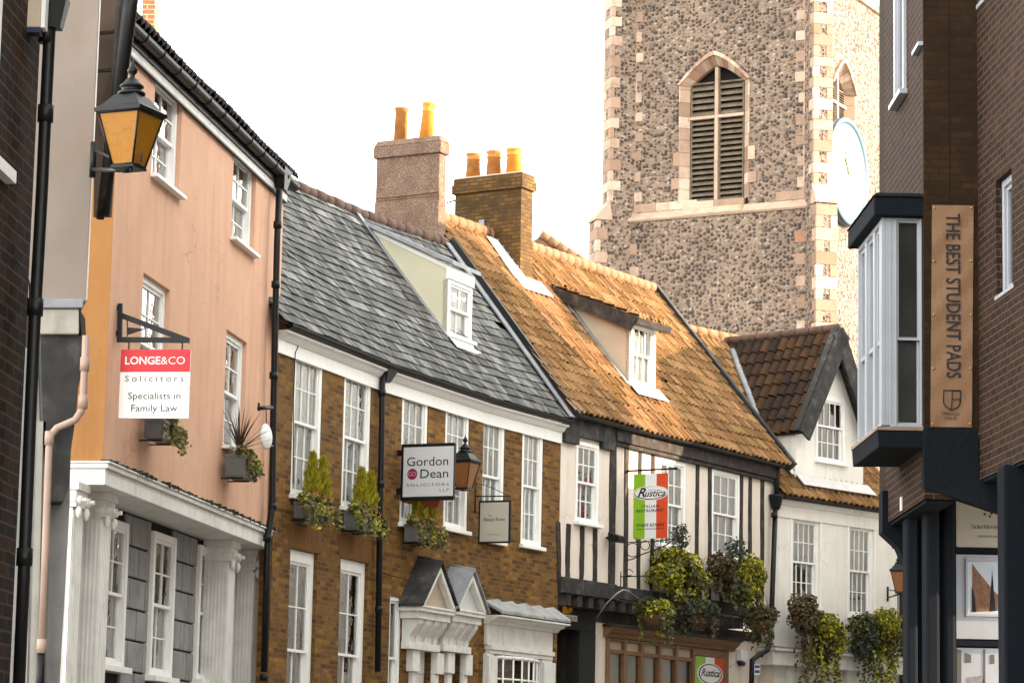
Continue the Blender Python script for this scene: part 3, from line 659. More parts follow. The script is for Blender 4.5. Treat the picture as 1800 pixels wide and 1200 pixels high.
# ------------------------------------------------------------------ cream jettied house next to it
def cream_house():
    Y = 20.5; F = Fr((0, Y), 90)   # front faces the camera, u = world x
    root = empty('jettied_house', (-3.4, Y, ground(Y)), 'narrow stained cream rendered house with timber bracket, pilaster and pink drainpipe', 'house')
    X = lambda px, py: F.hit(px, py)
    zt, zb = 8.6, X(110, 530)[1]
    BK = Vector((-.75, 3.2, 0)); pr3 = lambda mb, poly, n: mb.extrude([F.p(a_, b_, n) for a_, b_ in poly], BK)
    w = MB(); pr3(w, [X(40, 530), X(150, 530), (X(174, 0)[0], X(174, 0)[1]), (X(174, 0)[0] + .01, zt), (X(30, 0)[0], zt)], 0)
    w.build('upper_wall', M['cream'], root)
    w = MB(); pr3(w, [X(150, 528), X(153, 527), X(177, 0), (X(177, 0)[0], zt), (X(174.4, 0)[0] + .01, zt), X(174.4, 0)], -.01); w.build('corner_board', M['white_dirty'], root)
    l = MB(); l.extrude([F.p(*X(x_, y_), .05) for x_, y_ in ((74, 543), (148, 543), (149, 527), (75, 527))], BK * .2); l.build('lead_flashing', M['lead'], root, bevel=.008)
    b = MB(); b.extrude([F.p(*X(x_, y_), .02) for x_, y_ in ((70, 588), (140, 588), (140, 543.5), (72, 543.5))], BK * .2); b.build('beam_end', plain('stained_off_white', (.36, .33, .29), .7, .15, 4, .3, 25, streak=.5, dirt=(.16, .14, .12), dirt_amt=.6), root, bevel=.01)
    prof = [X(70, 588), X(143, 588), X(146, 640), X(137, 680), X(133, 730), X(124, 790), X(122, 850), X(112, 880), X(78, 880)]
    c = MB(); c.extrude([F.p(a_, b_, -.02) for a_, b_ in prof], BK * .25); c.build('console_bracket', M['greybeam'], root)
    p2 = [X(140, 543), X(150, 560), X(152, 600), X(146, 625), X(143.5, 590)]
    c = MB(); c.extrude([F.p(a_, b_, .01) for a_, b_ in p2], BK * .2); c.build('bracket_trim', M['darkwood'], root)
    p = MB()
    for k, (a, b_, n) in enumerate(((44, 82, -.02), (48, 60, .0), (66, 78, .0))):
        p.prism(F, [X(a - (6 if k == 0 else 16), 1230), X(b_ - 13, 1230), X(b_ - 2, 740), X(a + (8 if k == 0 else 0), 740)], -.5, n)
    p.build('pilaster', plain('grimy_white_paint', (.27, .26, .235), .6, .15, 4, .3, 25, streak=.5, dirt=(.16, .14, .12), dirt_amt=.6), root)
    g = MB(); g.extrude([F.p(*X(x_, y_), -.3) for x_, y_ in ((-40, 1230), (92, 1230), (112, 870), (112, 600), (0, 600))], BK * .3); g.build('ground_floor_wall', M['grey'], root)
    q = lambda x, y: at(x, y, Y - .06)
    d = MB(); downpipe(d, [q(151, 590), q(149, 640), q(146, 705), q(143, 722), q(132, 738), q(100, 752), q(89, 765), q(86, 790), q(80, 960), q(73, 1140)], .027, [q(149, 640), q(146, 706), q(87, 770), q(73, 1135)])
    d.build('pink_downpipe', M['pinkpipe'], root)
    d = MB(); downpipe(d, [q(73, 1143), q(69, 1240)], .03); d.build('downpipe_foot', M['black'], root)
    # eaves seen from below: soffit boards, dark verge and gutter
    s = MB(); s.extrude([at(172, -30, 20.7), at(214, -30, 20.7), at(206, 200, 20.9), at(195, 380, 21.2), at(164, 380, 21.2)], (0, .05, .0)); s.build('soffit', M['soffit'], root)
    for y in (56, 122):
        s = MB(); s.extrude([at(172, y, 20.66), at(207, y - 4, 20.66), at(207, y + 1, 20.66), at(172, y + 5, 20.66)], (0, .03, 0)); s.build('soffit_joint', M['darkwood'], root)
    s = MB(); s.tube([at(232, -30, 20.4), at(226, 30, 20.4), at(214, 120, 20.5), at(206, 180, 20.6), at(192, 290, 20.8), at(182, 378, 20.9)], .062, 12, .045); s.build('gutter', M['black'], root)
    s = MB(); s.tube([at(213, -30, 20.5), at(205, 100, 20.55), at(190, 260, 20.7), at(176, 385, 20.9)], .03, 8); s.tube([at(174, 368, 20.9), at(190, 380, 20.9)], .012, 6); s.build('verge_board', M['darkwood'], root)
cream_house()

# ------------------------------------------------------------------ pink rendered house with columned front
def pink_house():
    F = PK; root = empty('rendered_house', F.p(4, ground(38)), 'tall pink rendered house with white columned ground floor and black guttering', 'house')
    zE = F.z(497, 297, .3); zc1 = F.z(183, 808, .06); zc0 = F.z(182, 850, .06)
    wins = []
    for xl, xr, yt, yb in (((270, 220), (318, 250), (275, 130), (264, 303)), ((409, 340), (448, 370), (415, 261), (404, 414)),
                           ((250, 540), (298, 540), (252, 478), (392, 782)), ((395, 680), (431, 690), (398, 578), (392, 782))):
        wins.append(wrect(F, xl, xr, yt, yb))
    wins[2] = (wins[2][0], wins[2][1], wins[3][2], wins[3][3])
    w = MB(); wall(w, F, 0, PKR, zc1 - .02, zE + .1, [hole(*q) for q in wins], .35); w.build('wall', M['pink'], root)
    for q in wins: window(root, F, *q, n=-.06, cas=.08, cols=2, rt=2, rb=2, pane_backing='halfdark', low='room' if q is wins[1] or q is wins[3] else 'halfdark', sillw=.16, sill=.05)
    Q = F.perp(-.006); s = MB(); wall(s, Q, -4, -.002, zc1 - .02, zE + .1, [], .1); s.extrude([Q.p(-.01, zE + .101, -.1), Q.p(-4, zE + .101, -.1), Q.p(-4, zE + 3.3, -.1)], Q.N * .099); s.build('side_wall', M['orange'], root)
    # eaves
    f = MB(); f.box(F, -.3, PKR + .02, zE - .20, zE - .085, .004, .05); f.build('fascia', M['white_dirty'], root)
    f = MB(); f.box(F, -.3, PKR + .02, zE - .084, zE + .08, .001, .08); f.box(F, -.3, PKR + .02, zE - .225, zE - .201, .004, .06); f.build('soffit_board', M['black'], root)
    g = MB(); gutter(g, F, -.5, PKR + .1, zE + .07, .15, .085)
    for k in range(12): g.tube([F.p(-.4 + k * .8, zE + .07 + .09 * math.sin(t), .15 + .09 * math.cos(t)) for t in [math.pi + i * math.pi / 6 for i in range(7)]], .012, 5)
    g.build('gutter', M['black'], root)
    r = MB(); pitch = R(40); V = (-F.N * math.cos(pitch) + Vector((0, 0, math.sin(pitch)))); NN = (F.N * math.sin(pitch) + Vector((0, 0, math.cos(pitch))))
    pantile(r, F.p(-.5, zE + .14, .22), F.U, V, NN, PKR + .5, 1.4, seed=3, amp=.03)
    r.extrude([F.p(-.5, zE + .12, .2), F.p(PKR, zE + .12, .2), F.p(PKR, zE + .12 + 4 * math.tan(pitch), -3.7), F.p(-.5, zE + .12 + 4 * math.tan(pitch), -3.7)], (0, 0, -.06)); r.build('roof', M['greybeam'], root)
    # chimney on its ridge
    Y = 41; xl, xr = at(250, 10, Y), at(273, 10, Y); zz = at(260, 45, Y).z
    c = MB(); c.hexa([Vector(p) for p in ((xl.x, Y, zz - 5), (xr.x, Y, zz - 5), (xr.x, Y + .6, zz - 5), (xl.x, Y + .6, zz - 5), (xl.x, Y, zz + 1.4), (xr.x, Y, zz + 1.4), (xr.x, Y + .6, zz + 1.4), (xl.x, Y + .6, zz + 1.4))]); c.build('chimney', M['brick_orange'], root)
    # hopper and downpipe
    d = MB(); n = .14; q = lambda x, y: F.p(*F.hit(x, y, n), n)
    H = q(496, 316); d.hexa([H + F.U * a + F.N * b_ + Vector((0, 0, c_)) for a, b_, c_ in ((-.1, -.06, -.16), (.1, -.06, -.16), (.1, .06, -.16), (-.1, .06, -.16), (-.26, -.1, .16), (.26, -.1, .16), (.26, .1, .16), (-.26, .1, .16))])
    pts = [q(491, 335), q(487, 430), q(484, 560), q(480, 760), q(479, 890), q(471, 940), q(469, 1000), q(464, 1180)]
    downpipe(d, pts, .05, [q(488, 395), q(484.5, 500), q(481, 660), q(479, 890), q(470, 945), q(464, 1190)]); d.build('downpipe', M['black'], root)
    # portico slab
    c = MB(); c.box(F, -.05, PKR + .05, zc0, zc1 - .09, -.95, .05); c.box(F, -.09, PKR + .08, zc1 - .088, zc1 - .03, -.95, .09); c.box(F, -.11, PKR + .10, zc1 - .029, zc1 - .004, -.95, .115)
    c.build('portico_slab', M['white_dirty'], root, bevel=.008)
    c = MB(); rg = random.Random(5)
    for k in range(150): 
        u = rg.uniform(0, PKR); c.wbox(F.p(u, zc1 + .01, rg.uniform(.01, .10)), (rg.uniform(.02, .06), rg.uniform(.02, .05), rg.uniform(.01, .035)))
    c.build('moss', plain('dark_moss', (.04, .038, .03), .95, .4, 20, .6, 40), root, kind='stuff')
    nw = -.62
    # recessed rusticated wall
    gw = []
    for xl, xr, yt, yb in (((193, 1000), (212, 1000), (200, 915), (200, 1172)), ((255, 1060), (295, 1060), (258, 931), (252, 1185)), ((338, 1060), (371, 1060), (341, 956), (335, 1192))):
        u0, u1 = F.u(*xl, nw), F.u(*xr, nw); gw.append([u0, u1, F.z(*yb, nw), F.z(*yt, nw)])
    gw[0][0] = gw[0][1] - (gw[1][1] - gw[1][0])
    gz = ground(36)
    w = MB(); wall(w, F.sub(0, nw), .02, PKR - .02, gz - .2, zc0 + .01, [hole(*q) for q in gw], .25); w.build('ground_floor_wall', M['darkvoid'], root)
    b = MB(); zr = zc0 - .02; ch = .41; row = 0
    us = [0.02] + [x for q in gw for x in (q[0], q[1])] + [PKR - .02]
    while zr > gz:
        z1, z0 = zr - .012, zr - ch + .012; off = (row % 2) * .38
        u = -.4 - off
        while u < PKR:
            a, c_ = u + .018, u + .76 - .018; u += .76
            segs = [(max(a, .02), min(c_, PKR - .02))]
            for q in gw:
                if z0 < q[3] and z1 > q[2] - .05:
                    segs = [y for s_ in segs for y in ((s_[0], min(s_[1], q[0] - .006)), (max(s_[0], q[1] + .006), s_[1]))]
            for s0, s1 in segs:
                if s1 - s0 > .05: b.box(F, s0, s1, z0, z1, nw + .002, nw + .05)
        zr -= ch; row += 1
    b.build('rusticated_blocks', M['grey'], root, bevel=.015)
    for q in gw: window(root, F, *q, n=nw + .10, cas=.10, cols=2, rt=2, rb=2, pane_backing='halfdark', low='room', sillw=.10, sill=.08, wmat='white')
    # fluted square columns, two pairs, with scrolled capitals
    for px, py in ((143, 1000), (193, 1000), (412, 1050), (456, 1050)):
        n1 = -.21; n0 = nw + .03; wd = .40; uo = F.u(px, py, n1) - wd
        c = MB(); c.box(F, uo, uo + wd, gz, zc0 - .30, n0, n1 - .02)
        nf = 7; dn = (n1 - n0) / nf
        for i in range(nf): c.box(F, uo - .012, uo - .0005, gz, zc0 - .34, n0 + dn * (i + .18), n0 + dn * (i + .82))
        nu = 6; du = wd / nu
        for i in range(nu): c.box(F, uo + du * (i + .18), uo + du * (i + .82), gz, zc0 - .34, n1 - .0195, n1)
        co = c.build('column', M['white_dirty'], root, bevel=.006)
        k = MB(); k.box(F, uo - .05, uo + wd + .05, zc0 - .10, zc0 - .002, n0, n1 + .06); k.box(F, uo - .03, uo + wd + .03, zc0 - .30, zc0 - .101, n0, n1 + .03)
        for vu in (uo + .04, uo + wd - .04):
            for rr, zz in ((.085, -.22), (.055, -.22), (.028, -.22)): k.lathe(F.p(vu, zc0 + zz, n1 - .05 + (.085 - rr) * .9), [(rr, -.06), (rr, .07 + (.085 - rr) * 1.2)], 14, F.N)
            k.lathe(F.p(vu, zc0 - .34, n1 + .045), [(.004, -.10), (.035, -.06), (.04, .0), (.02, .05)], 10)
        k.build('capital', M['white_dirty'], co, bevel=.004)
    bx = MB(); q0 = F.hit(88, 1080, nw); bx.box(F, .0, .10, F.z(92, 1096, nw), F.z(92, 1066, nw), nw + .06, nw + .16); bx.build('meter_box', M['white_dirty'], root)
pink_house()

# ------------------------------------------------------------------ brown brick house with slate roof
SEGS = [(B1, e1), (B2, e2), (B3, e3)]
zBE = B3.z(984, 742, .2)            # top of the cornice
def brick_terrace():
    root = empty('brick_terrace', B2.p(0, ground(48)), 'brown brick house with white sash windows, slate roof and twin pedimented doors', 'house')
    W = {1: [], 2: [], 3: []}
    up = [(1, (515, 720), (566, 720), (517, 597), (513, 868)), (1, (603, 760), (651, 760), (605, 630), (598, 888)), (2, (706, 760), (752, 760), (707, 665), (705, 918)),
          (2, (782, 800), (824, 800), (783, 688), (781, 925)), (3, (846, 800), (887, 800), (847, 712), (843, 945)), (3, (917, 850), (954, 850), (918, 738), (915, 955))]
    lo = [(1, (507, 1080), (555, 1080), (512, 963), (495, 1290)), (1, (596, 1090), (645, 1090), (598, 979), (590, 1290))]
    sd = [(2, (684, 1120), (705, 1120), (684, 1046), (680, 1215))]
    zt = []; zb = []
    for s, xl, xr, yt, yb in up:
        r = wrect(SEGS[s - 1][0], xl, xr, yt, yb); W[s].append((r, 'u')); zt.append(r[3]); zb.append(r[2])
    print('heads', [round(x, 2) for x in zt], [round(x, 2) for x in zb], 'eave', zBE)
    for s, xl, xr, yt, yb in lo: W[s].append((wrect(SEGS[s - 1][0], xl, xr, yt, yb), 'l'))
    for s, xl, xr, yt, yb in sd: W[s].append((wrect(SEGS[s - 1][0], xl, xr, yt, yb), 's'))
    # shop window and doors
    g0 = ground(46); sh = (B3.u(862, 1160), B3.u(945, 1160), g0 + .7, B3.z(862, 1128)); drs = []
    d1 = (B2.u(731, 1150, .05), B2.u(762, 1150, .05), g0, B2.z(735, 1103)); d2 = (B2.u(793, 1150, .05), B2.u(813, 1150, .05), g0, B2.z(790, 1113))
    w = MB()
    for i, (F, e) in enumerate(SEGS):
        hs_ = [hole(*r) for r, _ in W[i + 1]]
        if i == 1: hs_ += [d1, d2]
        if i == 2: hs_ += [sh]
        wall(w, F, 0, e, g0 - .5, zBE - .02, hs_, .2)
    w.build('wall', M['brick_house'], root); kw = -1
    for i, (F, e) in enumerate(SEGS):
        for r, k in W[i + 1]:
            if k == 'u': kw += 1; window(root, F, *r, n=-.012, cas=.10, cols=3, rt=2, rb=2, pane_backing=('net', 'sky_refl_b', 'sky_refl_b', 'net', 'sky_refl_c', 'net')[kw % 6], low=('greynet', 'sky_refl_c', None, None, 'sky_refl_c', 'sky_refl_b')[kw % 6], sillw=.09, sill=.07, meet=.5, head=.07)
            elif k == 'l':
                window(root, F, *r, n=-.06, cas=.13, cols=2, rt=2, rb=1, pane_backing='greynet', sillw=.06, meet=.47, head=.05)
            else: window(root, F, *r, n=-.02, cas=.07, cols=1, rt=1, rb=1, pane_backing='greynet', sillw=.04, meet=.35)
            if k == 'l':
                l = MB(); l.prism(F, [(r[0] - .06, r[3] + .02), (r[1] + .06, r[3] + .02), (r[1] + .20, r[3] + .36), (r[0] - .20, r[3] + .36)], -.02, .003); l.build('flat_arch', M['brick_lintel'], root)
    # white cornice, black gutter
    c = MB(); g = MB(); hs2 = .30
    for i, (F, e) in enumerate(SEGS):
        c.sweep(F, 0 if i else -.1, e - .001, [(-.05, zBE - .34), (.035, zBE - .34), (.035, zBE - .14), (.06, zBE - .13), (.09, zBE - .10), (.12, zBE - .05), (.18, zBE - .03), (.18, zBE), (-.05, zBE)])
        gutter(g, F, 0 if i else -.1, e, zBE + .085, .20, .07)
    c.build('cornice', M['white'], root); g.build('gutter', M['black'], root)
    # slate roof
    nE = .22; E = B3.perp(e3); dR, zR = E.hit(782, 428); dR = abs(dR); zR -= 0
    print('slate ridge d,z', dR, zR)
    Ns = [B1.N, (B1.N + B2.N).normalized(), (B2.N + B3.N).normalized(), B3.N]; Pe = [B1.p(-.4, 0), B2.P, B3.P, B3.p(e3, 0)]
    L = [0, e1 + .4, e1 + e2 + .4, e1 + e2 + e3 + .4]
    def lp(s):
        i = 0
        while i < 2 and s > L[i + 1]: i += 1
        t = (s - L[i]) / (L[i + 1] - L[i]); return Pe[i].lerp(Pe[i + 1], t), Ns[i].lerp(Ns[i + 1], t).normalized()
    zG = zBE + .10
    def rf(s, t):
        P, N = lp(s); d = nE + (-dR - nE) * t; sag = -.05 * math.sin(math.pi * min(1, s / L[3])) * t + .016 * math.sin(s * 2.1 + t * 5) * math.sin(t * 3.1); return P + N * d + Vector((0, 0, zG + (zR - zG) * t + sag))
    mb = MB(); rg = random.Random(2); slope = (rf(4, 1) - rf(4, 0)).length; gauge = .215; rows = int(slope / gauge); wd = .30
    for r_ in range(rows + 1):
        t0 = (r_ * gauge - .012) / slope; t1 = min(1.0, (r_ + 1.35) * gauge / slope); s = -(r_ % 2) * wd / 2 - rg.random() * .03
        while s < L[3]:
            w0 = wd * rg.uniform(.85, 1.15); a, b = max(s + .004, 0), min(s + w0 - .004, L[3]); s += w0
            if b - a < .03 or rg.random() < .003: continue
            jt = rg.uniform(-.014, .014) / slope
            p0, p1, p2, p3 = rf(a, t0 + jt), rf(b, t0 + jt + rg.uniform(-.004, .004) / slope), rf(b, t1), rf(a, t1)
            n_ = (p1 - p0).cross(p3 - p0).normalized()
            if n_.z < 0: n_ = -n_
            h0, h1 = .030 + rg.uniform(-.006, .014), .030 + rg.uniform(-.006, .014)
            q0, q1, q2, q3 = p0 + n_ * h0, p1 + n_ * h1, p2 + n_ * .004, p3 + n_ * .004
            uvb = [(a, t0 * slope), (b, t0 * slope), (b, t1 * slope), (a, t1 * slope)]
            k = len(mb.v); mb.v += [tuple(x) for x in (q0, q1, q2, q3, q0 - n_ * .011, q1 - n_ * .011)]
            mb.f += [(k, k + 1, k + 2, k + 3), (k + 4, k + 5, k + 1, k)]; mb.sm += [False, False]
            mb.uvs[len(mb.f) - 2] = uvb; mb.uvs[len(mb.f) - 1] = [uvb[0], uvb[1], uvb[1], uvb[0]]
    ro = mb.build('roof', M['slate'], root)
    u = MB()
    for i in range(12):
        a, b = L[3] * i / 12, L[3] * (i + 1) / 12
        dz_ = Vector((0, 0, -.06)); u.face([rf(a, .01) + dz_, rf(b, .01) + dz_, rf(b, 1) + dz_, rf(a, 1) + dz_]); P, N = lp(a); P2, N2 = lp(b)
        u.face([rf(a, 1), rf(b, 1), P2 - N2 * (2 * dR) + Vector((0, 0, zG)), P - N * (2 * dR) + Vector((0, 0, zG))])
    u.build('roof_deck', M['ridge_dull'], ro)
    rd = MB()
    for i in range(36):
        a, b = L[3] * i / 36 + .005, L[3] * (i + 1) / 36 - .005
        rd.tube([rf(a, 1) + Vector((0, 0, .0)), rf(b, 1) + Vector((0, 0, .0))], .11 + .012 * (i % 2), 10)
    rd.build('ridge_tiles', M['ridge_dull'], ro)
    # dormer
    sl2 = Vector((rf(L[1] + .5, 1) - rf(L[1] + .5, 0))); Nr = B2.U.cross(sl2).normalized(); Nr = Nr if Nr.z > 0 else -Nr
    A = hitp(785, 592, rf(L[1] + 1.2, 0), Nr); uA, zA, nA = B2.uv(A); D = B2.sub(uA, nA); wdt = D.u(827, 560); zT = D.z(790, 466)
    print('dormer', uA, zA, nA, wdt, zT)
    pit = (zR - zG) / (dR + nE)  # tan of the roof slope
    Cq = D.perp(0); back = Cq.u(628, 388)
    dm = MB(); 
    zbk = Cq.z(628, 388)
    dm.extrude([Cq.p(0, zA, 0), Cq.p(0, zT, 0), Cq.p(back, zbk, 0), Cq.p(back, zA + pit * -back - .05, 0)], D.U * .08); dch = dm.build('dormer', M['lemon'], root)
    dm = MB(); dm.extrude([Cq.p(0, zA - .3, 0), Cq.p(0, zT - .04, 0), Cq.p(back, zbk - .04, 0), Cq.p(back, zA + pit * -back - .4, 0)], D.U * .02); dm.v = [tuple(Vector(v) + D.U * (wdt - .03)) for v in dm.v]; dm.build('dormer_cheek', M['lemon'], dch)
    rr = MB(); rr.extrude([Cq.p(.14, zT - .02, .10), Cq.p(.14, zT + .05, .10), Cq.p(back, zbk + .06, .10), Cq.p(back, zbk - .02, .10)], D.U * (wdt + .22)); rr.build('dormer_roof', M['lead'], dch)
    tr = MB(); tr.extrude([Cq.p(0.02, zT - .10, .012), Cq.p(0.02, zT - .025, .012), Cq.p(back, zbk - .025, .012), Cq.p(back, zbk - .10, .012)], D.U * .01); tr.build('dormer_trim', M['sign_white'], dch)
    fr_ = MB(); fr_.box(D, -.02, wdt + .02, zT - .26, zT - .03, -.03, .06); fr_.build('dormer_fascia', M['white'], dch, bevel=.008)
    window(root, D, .0, wdt, zA + .06, zT - .262, n=.03, cas=.07, cols=2, rt=1, rb=1, pane_backing='net', sillw=.10, sill=.07)
    fl = MB(); sd_ = (sl2).normalized()
    fl.extrude([A - Nr * .0 - B2.U * .12 + Nr * .03, D.p(0, zA, 0) + Nr * .03, Cq.p(back, zA + pit * -back, 0) + Nr * .03, Cq.p(back, zA + pit * -back, 0) - B2.U * .14 + Nr * .03], Nr * .02)
    fl.build('dormer_flashing', M['lead'], dch)
    fl = MB(); fl.extrude([D.p(-.1, zA, .03) + Nr * .035, D.p(wdt + .15, zA, .03) + Nr * .035, D.p(wdt + .25, zA, .03) - sd_ * .30 + Nr * .035, D.p(-.06, zA, .03) - sd_ * .30 + Nr * .035], Nr * .015); fl.build('dormer_apron', M['bright_lead'], dch)
    # verge flashing towards the tiled neighbour
    v = MB(); a, b = rf(L[3], 0), rf(L[3], 1)
    v.extrude([a - B3.U * .16 + Nr * .06, a + B3.U * .02 + Nr * .06, b + B3.U * .02 + Nr * .06, b - B3.U * .16 + Nr * .06], Nr * .03); v.build('verge_flashing', M['lead'], ro)
    v = MB(); v.extrude([a + B3.U * .021 - Nr * .1, a + B3.U * .10 - Nr * .1, b + B3.U * .10 - Nr * .1, b + B3.U * .021 - Nr * .1], Nr * .30); v.build('verge_board', M['black'], ro)
    # rendered chimney on the party wall
    E2 = B3.perp(e3 - .10); ca = E2.u(661, 300); cb = E2.u(772, 300); zT2 = E2.z(715, 243); zB = zR - 1.6; th = .0
    while ray_px(E2.p(cb, zT2 - .3, -th))[0] < 785 and th < 2: th += .01
    ch = MB(); rg2 = random.Random(3)
    def blk(x0, x1, za, zb_, g_, e=0): ch.hexa([E2.p(x0 - g_, za, g_), E2.p(x1 + g_, za, g_), E2.p(x1 + g_, za, -th - g_), E2.p(x0 - g_, za, -th - g_), E2.p(x0 - g_ + e, zb_, g_ - e), E2.p(x1 + g_ - e, zb_, g_ - e), E2.p(x1 + g_ - e, zb_, -th - g_ + e), E2.p(x0 - g_ + e, zb_, -th - g_ + e)])
    z1 = E2.z(715, 272); z2 = E2.z(715, 350)
    blk(ca, cb, zB, z2, .012); blk(ca, cb, z2, z1, 0); blk(ca, cb, z1 - .03, z1 + .20, .05); blk(ca, cb, z1 + .201, zT2, .05, .06)
    ch = ch.build('chimney', M['roughcast'], root, bevel=.02)
    st = MB(); zz = E2.z(715, 343); st.tube([E2.p(ca - .01, zz, .02), E2.p((ca + cb) / 2, zz - .01, .022), E2.p(cb + .02, zz + .01, .022)], .012, 6); st.tube([E2.p(cb + .02, zz - .15, .02), E2.p(cb + .02, zz + .16, .02)], .015, 6); st.build('iron_strap', M['ridge_tile'], ch)
    def potat(px): return E2.p(E2.u(px, 232, -th / 2), zT2 - .03, -th / 2)
    h = E2.z(715, 183) - zT2
    chimney_pot(ch, potat(704), h, .135, .125, 'terracotta', (.02, 0), True); chimney_pot(ch, potat(749), h + .04, .145, .115, 'terracotta_b', (.06, 0))
    # drainpipe with hopper
    d = MB(); n = .12; q = lambda x, y: B2.p(*B2.hit(x, y, n), n)
    H = q(680, 656); d.hexa([H + B2.U * a + B2.N * b_ + Vector((0, 0, c_)) for a, b_, c_ in ((-.13, -.05, -.16), (.02, -.05, -.16), (.02, .06, -.16), (-.13, .06, -.16), (-.16, -.1, .14), (.28, -.1, .14), (.28, .12, .14), (-.16, .12, .14))])
    downpipe(d, [q(676, 650), q(672, 675), q(671, 760), q(668, 900), q(664, 1180)], .05, [q(671.5, 690), q(669, 850), q(666, 1070)]); d.build('downpipe', M['black'], root)
    cb_ = MB(); n = .02; q1 = lambda x, y: B1.p(*B1.hit(x, y, .04), .04)
    cable(cb_, [q1(500, 560), q1(524, 572), q1(531, 585), q1(526, 605), q1(519, 620), q1(516, 700), q1(515, 850)], .009); cb_.build('cable', M['cable'], root); cb_ = MB()
    q2 = lambda x, y: B2.p(*B2.hit(x, y, .04), .04); cable(cb_, [q2(674, 1006), q2(690, 1012), q2(705, 1015), q2(712, 1012)], .01); cb_.build('cable', M['cable'], root)
    # twin pedimented door hoods
    for (xl, xr, xa, ya, yb_, dx, dmat, lead) in (((743, 1056), (801, 1064), 776, 994, 1062, d1, 'sign_white', 'lead'), ((803, 1062), (855, 1068), 829, 1007, 1068, d2, 'zinc', 'bright_lead')):
        n1 = .42; u0, u1 = B2.u(*xl, n1), B2.u(*xr, n1); zb0 = B2.z(xl[0], yb_, n1); um = (u0 + u1) / 2; zap = B2.z(xa, ya, n1); hh = zap - zb0
        hood = MB(); hood.box(B2, u0 - .03, u1 + .03, zb0 - .10, zb0 - .04, 0, n1 - .02); hood.box(B2, u0, u1, zb0 - .039, zb0, 0, n1)
        hood.box(B2, u0 + .02, u1 - .02, zb0 - .22, zb0 - .101, 0, n1 - .08)
        ty = MB(); ty.prism(B2, [(u0 + .1, zb0 + .001), (u1 - .1, zb0 + .001), (um, zap - .13)], 0, n1 - .10)
        for sgn in (-1, 1):
            a_ = u0 if sgn < 0 else u1
            hood.prism(B2, [(a_, zb0 + .002), (a_ - sgn * .0 + (um - a_) * .16, zb0 + .002), (um, zap - .12), (um, zap)], n1 - .12, n1 + .01)
        ho = hood.build('door_hood', M['white_dirty'], root, bevel=.006)
        ty.build('tympanum', M['beige' if lead == 'lead' else 'sign_grey'], ho)
        lr = MB()
        for a_ in (u0 - .07, u1 + .07):
            k_ = -.05
            lr.extrude([B2.p(a_, zb0 - .02, 0), B2.p(a_, zb0 - .02, n1 + .05), B2.p(um, zap + .05, n1 + .05), B2.p(um, zap + .13, 0)], (0, 0, .035))
        lr.tube([B2.p(um, zap + .15, 0), B2.p(um, zap + .06, n1 + .05)], .03, 6)
        lr.build('hood_roof', M['greybeam' if lead == 'lead' else 'lead'], ho)
        for uu in (u0 + .06, u1 - .42):
            pass
            pass
        ca_ = MB(); nf_ = 7; wf = (u1 - u0 - .16) / nf_
        pf = [(.005, zb0 - .221), (n1 - .10, zb0 - .221), (n1 - .12, zb0 - .30), (n1 - .19, zb0 - .40), (n1 - .27, zb0 - .50), (n1 - .29, zb0 - .60), (.005, zb0 - .60)]
        for i in range(nf_): ca_.sweep(B2, u0 + .08 + wf * i + .008, u0 + .08 + wf * (i + 1) - .008, [(a_ - (.03 if i % 2 and a_ > .01 else 0), b_) for a_, b_ in pf])
        ca_.box(B2, u0 + .06, u1 - .06, zb0 - .72, zb0 - .601, .01, n1 - .24)
        ca_.build('console', M['white_dirty'], ho, bevel=.01)
        for uu in ():
            for i in range(3): ca_.box(B2, uu + .12 * i, uu + .12 * i + .10, zb0 - .60, zb0 - .221, .01, n1 - .12 - .07 * abs(i - 1))
            ca_.box(B2, uu + .03, uu + .33, zb0 - .72, zb0 - .601, .01, n1 - .24)
            ca_.build('console', M['white_dirty'], ho, bevel=.01)
        for sgn, uu in ((-1, dx[0]), (1, dx[1])):
            su = MB(); z = zb0 - .72; k = 0
            while z > g0 - .3:
                ww, nn = (.27, .13) if k % 2 == 0 else (.17, .08)
                a_, b_ = (uu - ww, uu - .002) if sgn < 0 else (uu + .002, uu + ww)
                su.box(B2, a_, b_, z - .36, z - .004, 0, nn)
                z -= .36; k += 1
            su.build('door_surround', M['white_dirty'], root, bevel=.008)
        dr = MB(); a, b = dx[0], dx[1]; zt_ = dx[3]
        dr.box(B2, a, b, g0 - .3, zt_, -.20, -.12)
        for i in range(2):
            for z_ in (zt_ - .75, zt_ - 1.7): dr.box(B2, a + .08 + (b - a - .1) * i / 2, a + (b - a) * (i + 1) / 2 - .03, z_, z_ + .6, -.119, -.10)
        do = dr.build('door', M[dmat], root, bevel=.008)
        kn = MB(); kn.lathe(B2.p((a + b) / 2, zt_ - .45, -.10), [(.01, -.10), (.035, -.06), (.02, 0), (.045, .05), (.01, .10)], 10); kn.build('knocker', M['black'], do)
    # shopfront
    s = MB(); F = B3; u0, u1 = F.u(850, 1100), F.u(966, 1120); zc = F.z(965, 1092, .3)
    s.sweep(F, u0, u1 + .15, [(0, zc - .16), (.10, zc - .16), (.14, zc - .11), (.22, zc - .08), (.26, zc - .04), (.36, zc - .03), (.36, zc), (0, zc)])
    s.box(F, u0 + .02, u1, zc - .52, zc - .161, 0, .07); s.box(F, u0 + .05, u1 - .02, zc - .60, zc - .521, 0, .13); s.box(F, u0 + .08, u1 - .04, zc - .67, zc - .601, 0, .10)
    s.box(F, u0, u0 + .28, g0 - .3, zc - .671, 0, .08); s.box(F, u1 - .42, u1 - .02, g0 - .3, zc - .671, 0, .08); s.box(F, u1 - .44, u1, zc - 1.25, zc - .72, .081, .14); s.box(F, u0 - .02, u0 + .3, zc - 1.25, zc - .72, .081, .14)
